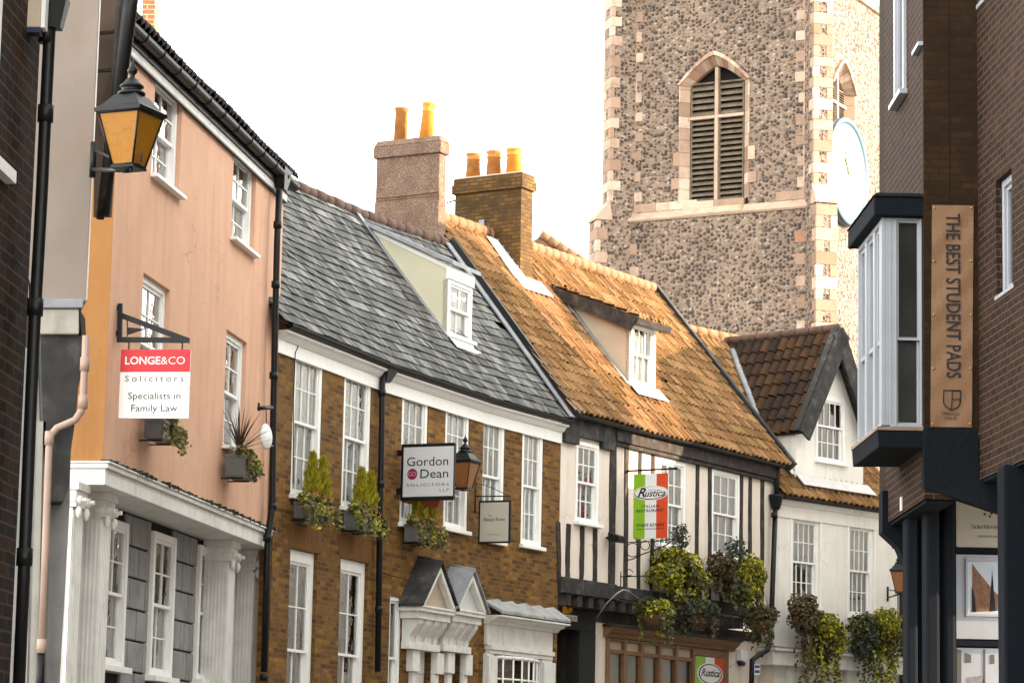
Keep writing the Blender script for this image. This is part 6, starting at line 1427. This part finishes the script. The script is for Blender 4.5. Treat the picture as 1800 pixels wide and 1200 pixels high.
# ------------------------------------------------------------------ hanging signs
def hang_longe():
    S = PK.perp(PK.u(203, 595)); X = S.hit
    t = empty('hanging_sign', S.p(X(270, 735)[0], X(270, 735)[1]), 'square solicitors sign with red band hanging on black bracket from pink wall', 'sign')
    x0, x1 = X(210, 680)[0], X(333, 680)[0]; z0, z1 = X(271, 735)[1], X(271, 614)[1]; zm = X(271, 653.5)[1]
    p = MB(); p.box(S, x0, x1, z0, z1, -.03, 0); p.build('panel', M['sign_white'], t, bevel=.004)
    r = MB(); r.box(S, x0 + .001, x1 - .001, zm, z1 - .001, .0005, .003); r.build('red_band', M['red'], t)
    U, Z = S.U, S.Z
    q = lambda x, y: S.p(*X(x, y), 0)
    text('LONGE', S.p(X(220, 640)[0], X(250, 640)[1], .003), U, Z, .098, 'sign_white', t, width=X(282, 640)[0] - X(220, 640)[0], align='LEFT', bold=.018)
    text('&CO', S.p(X(283, 640)[0], X(250, 640)[1], .003), U, Z, .098, 'sign_white', t, width=X(325, 640)[0] - X(283, 640)[0], align='LEFT', bold=-.006)
    text('Solicitors', q(271, 670), U, Z, .075, 'ink_brown', t, width=X(322, 670)[0] - X(219, 670)[0], spacing=1.45)
    text('Specialists in', q(271, 701), U, Z, .085, 'ink', t, width=X(317, 700)[0] - X(225, 700)[0]); text('Family Law', q(271, 722.5), U, Z, .085, 'ink', t, width=X(311, 722)[0] - X(230, 722)[0])
    b = MB(); pr = lambda pts, n0=-.04, n1=.0: b.prism(S, [X(*p) for p in pts], n0, n1)
    pr([(207, 533), (215, 533), (214, 601), (205, 601)]); pr([(214.2, 592), (332, 593), (333, 602), (214.2, 601)]); pr([(215.2, 550), (333, 594), (333, 600), (305, 594), (215.2, 560)], -.041, .001)
    for y in (541, 585): pr([(200, y - 5), (207, y - 4), (207, y + 4), (200, y + 5)])
    b.build('bracket', M['black'], t)
    b = MB(); b.prism(S, [X(222, 574), X(255, 577), X(222, 588)], -.05, -.045); b.prism(S, [X(221, 562), X(223, 562), X(223, 590), X(221, 590)], -.05, -.044); b.build('spotlight', M['black'], t)
    c = MB()
    for x in (226, 320): c.tube([q(x, 600), q(x + 1, 607), q(x, 614)], .009, 6)
    c.build('hooks', M['black'], t)
def hang_gordon():
    S = B2.perp(B2.u(697, 830)); X = S.hit; q = lambda x, y, n=.0: S.p(*X(x, y), n)
    t = empty('projecting_sign', q(750, 877), 'square white solicitors sign in thick black frame beside the lantern on brown brick', 'sign')
    x0, x1, z0, z1 = X(704, 830)[0], X(798, 830)[0], X(750, 879)[1], X(750, 779)[1]
    f = MB(); f.box(S, x0, x1, z0, z1, -.07, 0); f.build('frame', M['black'], t, bevel=.006)
    p = MB(); p.box(S, X(709, 830)[0], X(797, 830)[0], X(750, 872)[1], X(750, 785)[1], .0005, .004); p.build('panel', M['sign_grey'], t)
    b = MB()
    for y in (794, 862): b.box(S, 0.0, x0, X(750, y)[1] - .05, X(750, y)[1] + .05, -.05, -.01)
    b.build('bracket', M['black'], t)
    U, Z = S.U, S.Z; n = .004
    text('Gordon', q(715.5, 819, n), U, Z, .155, 'ink', t, width=X(788, 819)[0] - X(715.5, 819)[0], align='LEFT', bold=.0); text('Dean', q(739, 840, n), U, Z, .155, 'ink', t, width=X(788, 840)[0] - X(739, 840)[0], align='LEFT', bold=.0)
    text('SOLICITORS', q(752, 854, n), U, Z, .05, 'ink_grey', t, width=X(789, 850)[0] - X(715, 850)[0], spacing=1.4); text('LLP', q(781, 863, n), U, Z, .05, 'ink_grey', t, width=X(789, 850)[0] - X(773, 850)[0], spacing=1.3)
    r = MB(); c = q(725, 833, n); r.lathe(c, [(.092, 0), (.092, .003)], 28, S.N); r.build('roundel', M['crimson'], t)
    text('GD', q(725, 836.5, n + .003), U, Z, .075, 'sign_grey', t, width=X(732, 836)[0] - X(718, 836)[0], bold=-.02)
    # second sign hidden behind it
    S2 = B2.perp(B2.u(697, 830) + .45); X2 = S2.hit
    t2 = empty('projecting_sign', S2.p(*X2(725, 905), 0), 'orange red sign board mostly hidden behind the square white solicitors sign', 'sign')
    p = MB(); a, b_ = X2(684, 830)[0], X2(776, 830)[0]; zt, zb = X2(720, 783)[1], X2(720, 877)[1]
    p.prism(S2, [(a, zb), (b_ - .16, zb - .16), (b_ - .05, zb - .14), (b_, zb), (b_, zb + .2), (b_ - .12, zt), (a, zt)], -.05, 0); p.build('board', M['vermilion'], t2, bevel=.01)
    p = MB(); p.box(S2, X2(688, 830)[0], X2(703, 830)[0], X2(690, 862)[1], X2(690, 803)[1], .001, .004); p.build('pale_panel', M['beige'], t2)
def hang_beauty():
    S = B2.perp(B2.u(835, 872)); X = S.hit; q = lambda x, y, n=.0: S.p(*X(x, y), n)
    t = empty('hanging_sign', q(869, 953), 'small cream sign with thin black frame hanging from iron arm near white windows', 'sign')
    f = MB(); f.box(S, X(841, 915)[0], X(897, 915)[0], X(869, 954)[1], X(869, 879)[1], -.05, 0); f.build('frame', M['black'], t, bevel=.004)
    p = MB(); p.box(S, X(844, 915)[0], X(894, 915)[0], X(869, 951)[1], X(869, 882.5)[1], .0005, .004); p.build('panel', M['sign_cream'], t)
    U, Z = S.U, S.Z
    text('The', q(861, 907, .004), U, Z, .035, 'ink_grey', t, shear=.35); text('Beauty Room', q(869, 915, .004), U, Z, .065, 'ink_grey', t, width=X(888, 915)[0] - X(850, 915)[0], shear=.35, bold=.005); text('hair & beauty', q(869, 940, .004), U, Z, .025, 'ink_grey', t, width=X(879, 940)[0] - X(860, 940)[0])
    b = MB(); b.tube([q(833, 872), q(898, 871.5)], .012, 6); b.tube([q(834, 847), q(860, 855), q(893, 870)], .007, 6); b.tube([q(835.5, 838), q(835, 901)], .016, 6)
    for y in (851, 862): b.tube([q(831.5, y), q(839, y)], .014, 6)
    b.lathe(q(835, 838), [(.004, 0), (.02, .02), (.004, .06)], 8)
    for x in (845, 886): b.tube([q(x, 871), q(x, 880)], .007, 6)
    b.build('iron_bracket', M['black'], t)
def hang_rustica():
    S = RU.perp(RU.u(1099, 900)); X = S.hit; q = lambda x, y, n=.0: S.p(*X(x, y), n)
    t = empty('hanging_sign', q(1143, 945), 'green white and red striped restaurant sign hanging from bent iron arm', 'sign')
    x0, x1, z0, z1 = X(1113.5, 890)[0], X(1174, 890)[0], X(1143, 946)[1], X(1143, 832)[1]
    tricolour(S, x0, x1, z0, z1, -.03, 0, t, 'panel')
    def ring(cx, cz, a, b_, n): return [S.p(cx + a * math.cos(k * math.pi / 20), cz + b_ * math.sin(k * math.pi / 20), n) for k in range(40)]
    cx, cz = X(1144, 866)[0], X(1144, 866)[1]; A = (X(1175, 866)[0] - X(1114, 866)[0]) / 2; Bq = (X(1144, 853)[1] - X(1144, 879)[1]) / 2
    e = MB(); e.extrude(ring(cx, cz, A * 1.02, Bq, .003), S.N * .002); e.build('logo_white', M['sign_white'], t)
    e = MB(); e.extrude(ring(cx, cz, A * .96, Bq * .88, .0055), S.N * .0015); e.build('logo_outline', M['ink'], t)
    e = MB(); e.extrude(ring(cx + .004, cz + .006, A * .93, Bq * .80, .0075), S.N * .0015); e.build('logo_face', M['sign_white'], t)
    U, Z = S.U, S.Z
    text('R', q(1121, 873.5, .009), U, Z, .185, 'ink', t, width=X(1136, 870)[0] - X(1121, 870)[0], align='LEFT', shear=.4, bold=.02); text('ustica', q(1134, 872.5, .009), U, Z, .135, 'ink', t, width=X(1170, 870)[0] - X(1134, 870)[0], align='LEFT', shear=.4, bold=.015)
    text('TRATTORIA', q(1152, 862.5, .009), U, Z, .03, 'ink_grey', t, width=X(1165, 860)[0] - X(1141, 860)[0])
    text('ITALIAN', q(1143, 891.5, .003), U, Z, .055, 'ink', t, width=X(1158, 890)[0] - X(1128, 890)[0], spacing=1.3, bold=.02); text('RESTAURANT', q(1143, 899, .003), U, Z, .055, 'ink', t, width=X(1167, 890)[0] - X(1119, 890)[0], spacing=1.2, bold=.02)
    text('01603 621043', q(1143, 924.5, .003), U, Z, .062, 'ink', t, width=X(1167, 920)[0] - X(1119, 920)[0], bold=.01); text('www.trattoriarustica.com', q(1143, 930, .003), U, Z, .036, 'ink', t, width=X(1167, 920)[0] - X(1119, 920)[0])
    b = MB(); b.tube([q(1091, 848), q(1095, 838), q(1103, 827.5), q(1188, 823)], .022, 8); b.lathe(q(1188, 823), [(.03, -.03), (.03, .03)], 8, S.U)
    for x in (1118, 1171): b.tube([q(x, 826), q(x, 833)], .008, 5)
    b.build('iron_arm', M['black'], t)
    b = MB(); arcp = lambda cx, cy, r, a0, a1, k=14: [q(cx + r * math.cos(R(a0 + (a1 - a0) * i / k)), cy + r * math.sin(R(a0 + (a1 - a0) * i / k))) for i in range(k + 1)]
    b.tube(arcp(1112, 966, 12, 0, 360), .009, 5); b.tube(arcp(1134, 958, 8, 0, 360), .009, 5); b.tube(arcp(1156, 955, 6, 0, 360), .008, 5)
    b.tube([q(1096, 984), q(1110, 983), q(1128, 974), q(1150, 966), q(1172, 957), q(1186, 946)], .012, 6); b.tube([q(1097, 953), q(1150, 951), q(1186, 946)], .010, 6)
    for x in (1118, 1171): b.tube([q(x, 945), q(x, 953)], .008, 5)
    b.build('scroll_bracket', M['black'], t)
    fl = empty('floodlight', RU.p(RU.u(1086, 950), RU.z(1086, 950), .2), 'small black floodlight fixed to a timber stud left of the striped sign', 'lamp')
    b = MB(); P = RU.p(*RU.hit(1085, 944, .25), .25)
    b.hexa([P + RU.U * a + RU.N * n_ + Vector((0, 0, z)) for a, n_, z in ((-.12, -.14, -.08), (.12, -.14, -.08), (.14, .12, -.11), (-.14, .12, -.11), (-.12, -.14, .10), (.12, -.14, .10), (.14, .12, .01), (-.14, .12, .01))]); b.tube([P, P - RU.N * .24], .03, 6); b.build('housing', M['black'], fl, bevel=.01)
    # street name plate and orange badge over the alley
    G = RU.sub(0, -.24)
    s = empty('street_sign', G.p(G.u(996, 1085), G.z(996, 1092), .0), 'cream alley name plate with black capitals above the dark passage', 'sign')
    p = MB(); p.box(G, G.u(970, 1084), G.u(1013.5, 1085), G.z(1000, 1090), G.z(1000, 1080), .003, .015); p.build('plate', M['sign_cream'], s); text('ERS ARMS ALLEY', G.p(G.u(1012.5, 1085), G.z(1000, 1088.3), .015), G.U, G.Z, .065, 'ink', s, width=G.u(1012.5, 1085) - G.u(979, 1085), align='RIGHT', bold=.01)
    s = empty('badge', G.p(G.u(996, 1067), G.z(996, 1077), .0), 'orange shield badge above the alley name plate', 'sign')
    p = MB(); Q = lambda x, y: G.hit(x, y); p.prism(G, [Q(988, 1057), Q(1004, 1060), Q(1004, 1074), Q(1000, 1077), Q(988, 1077)], .003, .02); p.build('plate', M['orange_sign'], s); text('the', G.p(*Q(998, 1070), .02), G.U, G.Z, .05, 'ink_brown', s, shear=.3); text('alley', G.p(*Q(998, 1075), .02), G.U, G.Z, .04, 'ink_brown', s, shear=.3)
    # alarm boxes
    G = RU.sub(0, -.30); a = empty('alarm_box', G.p(G.u(1300, 1155), G.z(1300, 1170), .05), 'white and navy burglar alarm box on cream wall right of restaurant door', 'alarm')
    b = MB(); Q = G.hit; b.prism(G, [Q(1293.5, 1141), Q(1306, 1143), Q(1306, 1158), Q(1303, 1164), Q(1294, 1160)], .002, .12); b.build('case', M['sign_white'], a, bevel=.015)
    b = MB(); b.prism(G, [Q(1294, 1160.5), Q(1303, 1164.5), Q(1301, 1170), Q(1297, 1169)], .002, .11); b.build('lens', M['blue_lens'], a, bevel=.01)
    S = WH.sub(0, .0); n = empty('notice_plate', S.p(S.u(1331, 1170), S.z(1331, 1180), .3), 'small blue and white plate beside the black drainpipe below the ledge', 'sign')
    P = at(1331, 1176, 59.4); b = MB(); b.wbox(P, (.06, .01, .11)); b.build('plate', M['sign_white'], n)
    b = MB(); b.wbox(P + Vector((0, -.012, .06)), (.05, .002, .03)); b.wbox(P + Vector((0, -.012, -.04)), (.05, .002, .03)); b.build('print', plain('blue_print', (.03, .06, .25), .5), n)
    # white oval disc by the pink house's drainpipe
    d = empty('oval_sign', at(467, 788, 41.2), 'white oval disc on a small black bracket beside the pink wall drainpipe', 'sign')
    P = at(468, 767, 41.2); ax = Vector((.93, -.36, .05)); b = MB(); b.lathe(P, [(.01, -.02), (.17, -.018), (.19, 0), (.17, .018), (.01, .02)], 28, ax); b.build('disc', M['sign_white'], d)
    b = MB(); b.tube([at(478, 716, 41.6), at(455, 717, 41.0)], .03, 6); b.tube([at(455, 708, 41.0), at(455, 722, 41.0)], .02, 6); b.tube([at(468, 716, 41.2), at(468, 743, 41.2)], .008, 5); b.tube([at(466, 786, 41.2), at(480, 783, 41.6)], .012, 5); b.build('bracket', M['black'], d)
hang_longe(); hang_gordon(); hang_beauty(); hang_rustica()

# ------------------------------------------------------------------ lanterns
wall_lamp(at(226, 293, 19.2), .60, R(-24), at(163, 298, 20.35), 'large amber lantern numbered 5 on a bracket from the stained cream house', number='5')
_S = B2.perp(B2.u(792, 850)); _p = _S.p(*_S.hit(816, 858), 0)
wall_lamp(_p, .74, R(-26), B2.p(B2.u(792, 850), _p.z + .02), 'amber lantern half hidden by the square white solicitors sign', glass='amber_dull')
_p = at(1583, 1040, 62.0); wall_lamp(_p, .74, R(-12), WH.p(WH.u(1560, 1037), _p.z), 'amber lantern on white house wall beside the navy pillar', glass='amber_dull')

# ------------------------------------------------------------------ window boxes and plants
def box_at(F, xc, x1, yt, yb, n0, n1, label):
    u0, u1 = F.u(xc, yt, n1), F.u(x1, yt, n1); z1, z0 = F.z(xc, yt, n1), F.z(xc, yb, n1)
    window_box(F, u0, u1, z0, z1, n0, n1, label); return u0, u1, z1, n0, n1
b = box_at(PK, 287, 314, 737, 770, .10, .34, 'grey window box on pink wall behind the hanging solicitors sign')
ivy_plant(PK, b[0], b[1], b[2], b[3], b[4], 1, 'pale ivy spilling from the window box behind the solicitors sign', .35, ('ivy', 'ivy'), 110)
cordyline(PK.p((b[0] + b[1]) / 2 + .1, b[2] + .05, .22), .75, 3, 'spiky cordyline mostly hidden behind the hanging solicitors sign', 26)
b = box_at(PK, 430, 449, 799, 838, .08, .36, 'grey window box low on pink wall beside the drainpipe')
ivy_plant(PK, b[0] - .05, b[1], b[2], b[3], b[4], 2, 'yellowish ivy in the pink wall window box by the drainpipe', .3, ('ivy', 'leaf', 'leaf_dark'), 130)
cordyline(PK.p((b[0] + b[1]) / 2, b[2] + .10, .2), .85, 5, 'purple bronze cordyline with open spikes beside the pink wall drainpipe', 52)
for (F, xc, x1, yt, yb, cs, lab, sd) in ((B1, 541, 579, 880, 910, ((548, 872, 1.0), (566, 876, .95)), 'first window from the pink house', 11), (B1, 628, 661, 898, 930, ((634, 892, .95), (650, 896, .9)), 'window beside the long downpipe', 12), (B2, 733, 764, 920, 951, ((737, 916, .85), (756, 918, .8)), 'window under the square white sign', 13)):
    b = box_at(F, xc, x1, yt, yb, .10, .33, 'grey metal window box below the ' + lab)
    ivy_plant(F, b[0] - .1, b[1] + .1, b[2], b[3], b[4], sd, 'ivy and orange berries in the box below the ' + lab, .38, ('leaf_dark', 'ivy', 'leaf'), 190, 34, side=.25)
    for i, (x, y, k) in enumerate(cs):
        P = F.p(*F.hit(x, y, .20), .20); conifer(P, .60 * k, .14, sd + i * 3, ('nearer' if i == 0 else 'farther') + ' yellow green conifer in the box below the ' + lab)

def bush(F, px, py, n, rx, rz, seed, label, mats, count=1300, size=.075, trails=10, drop=.5, cat='plant', group='leafy plants crowding the upper windows', extra=()):
    rg = random.Random(seed); u, z = F.hit(px, py, n); P = F.p(u, z, n)
    t = empty('leafy_plant', F.p(u, z - rz, n), label, cat, group)
    for k, (mname, share, du, dz, sx) in enumerate(mats):
        mb = MB(); ells = []
        for i in range(6):
            a = rg.uniform(-.75, .75); c = F.p(u + du * rx + a * rx * .75 * sx, z + dz * rz + rg.uniform(-.55, .55) * rz * .8, n + rg.uniform(-.12, .12)); ells.append((c, (rx * .45 * sx, .28, rz * .45)))
        foliage(mb, ells, int(count * share), size, rg, .25)
        for i in range(int(trails * share) + 1): trail(mb, F.p(u + du * rx + rg.uniform(-.8, .8) * rx * sx, z + dz * rz - rz * .4, n + rg.uniform(0, .25)), drop * rg.uniform(.6, 1.5), 10, size * .85, rg)
        mb.build('leaves', M[mname], t)
    return t
for u_, nm in ((1197, 'behind the striped sign'), (1297, 'beside the black drainpipe')):
    u0, z0 = RU.hit(u_, 1000, .3); window_box(RU, u0 - .65, u0 + .65, z0 - .22, z0 + .02, .10, .36, 'dark window box buried in leaves under the timber framed window ' + nm)
bush(RU, 1198, 1000, .45, 1.0, .60, 31, 'rounded yellow green plant under the striped restaurant sign', (('leaf', .75, 0, .05, 1), ('leaf_dark', .35, -.05, -.25, 1), ('leaf_blue', .05, -.1, .7, .35)), 3600, .075, 14, .3)
bush(RU, 1297, 1010, .45, 1.05, .56, 32, 'plant half brown and half green under the timber framed window by the drainpipe', (('leaf', .5, .35, .0, .65), ('leaf_dark', .3, .2, -.2, .8), ('leaf_brown', .35, -.62, .15, .45), ('leaf_blue', .10, -.2, .55, .5)), 3300, .075, 14, .3)
for u_, nm in ((1440, 'beside the black drainpipe'), (1540, 'beside the amber lantern')):
    u0, z0 = WH.hit(u_, 1095, .3); window_box(WH, u0 - .55, u0 + .55, z0 - .22, z0 + .02, .12, .38, 'dark window box buried in leaves under the white house window ' + nm)
bush(WH, 1438, 1108, .5, .88, .72, 33, 'green trailing plant with one brown withered side under the white house window by the drainpipe', (('leaf', .7, .25, .0, .8), ('leaf_dark', .4, .1, -.2, .9), ('leaf_brown', .32, -.62, .25, .5)), 4200, .07, 26, .75)
bush(WH, 1538, 1112, .5, .88, .70, 34, 'dense green plant with blue grey patch beside the navy pillars', (('leaf', .75, .15, .1, .9), ('leaf_dark', .4, 0, -.15, 1), ('leaf_blue', .2, -.45, -.2, .4)), 4200, .07, 26, .75)
def basket(px, py, n, seed, label, plab, mats):
    u, z = RU.hit(px, py, n); P = RU.p(u, z, n); t = empty('hanging_basket', P - Vector((0, 0, .26)), label, 'basket', 'hanging baskets along the jetty')
    b = MB(); b.lathe(P, [(.03, -.26), (.14, -.23), (.23, -.14), (.28, -.02), (.285, 0), (.25, 0)], 18); b.build('bowl', M['wicker'], t)
    c = MB(); top = P + Vector((0, 0, .75))
    for k in range(3): a = k * 2.1; c.tube([P + Vector((.27 * math.cos(a), .27 * math.sin(a), 0)), top], .006, 5)
    c.build('chain', M['black'], t)
    c = MB(); w_ = RU.p(u, top.z + .02, 0); c.tube([w_, top + Vector((0, 0, .02))], .012, 6); c.tube([w_ - Vector((0, 0, .3)), w_ + Vector((0, 0, .1))], .014, 6)
    pts = [w_.lerp(top, .25) + Vector((0, 0, .08 - .0)) + (top - w_).normalized() * .08 * math.cos(i * .5) + Vector((0, 0, .06 * math.sin(i * .5))) for i in range(12)]; c.tube(pts, .008, 5); c.build('bracket', M['black'], t)
    rg = random.Random(seed); p = empty('basket_plant', P, plab, 'plant', 'plants in the hanging baskets')
    for mname, share in mats:
        mb = MB(); ells = [(P + Vector((rg.uniform(-.22, .22), rg.uniform(-.22, .22), rg.uniform(.02, .22))), (.24, .24, .18)) for _ in range(5)]; foliage(mb, ells, int(1500 * share), .06, rg)
        for i in range(int(14 * share)):
            a = rg.uniform(0, 6.28); trail(mb, P + Vector((.3 * math.cos(a), .3 * math.sin(a), .03)), rg.uniform(.2, .6), 8, .06, rg)
        mb.build('leaves', M[mname], p)
basket(1150, 1082, .75, 41, 'hanging basket beside the alley with long trailing greenery', 'trailing green plant in the basket beside the alley', (('leaf', .45), ('leaf_dark', .6)))
basket(1230, 1082, .75, 42, 'hanging basket above the middle of the brown restaurant front', 'dark blue tinged plant in the basket above the middle of the restaurant front', (('leaf_blue', .4), ('leaf_dark', .4), ('leaf_brown', .3)))
basket(1338, 1092, .75, 43, 'hanging basket beside the black drainpipe with bare coir bowl', 'dark leafy plant in the basket beside the black drainpipe', (('leaf_dark', .7), ('leaf_brown', .3)))

tag(MB().tube([at(786, 357, 56), at(792, 354.5, 56.5), at(799, 353, 57)], .018, 6).build('wire', M['cable']), 'thin wire strung between the rendered and the brick chimney', 'wire')
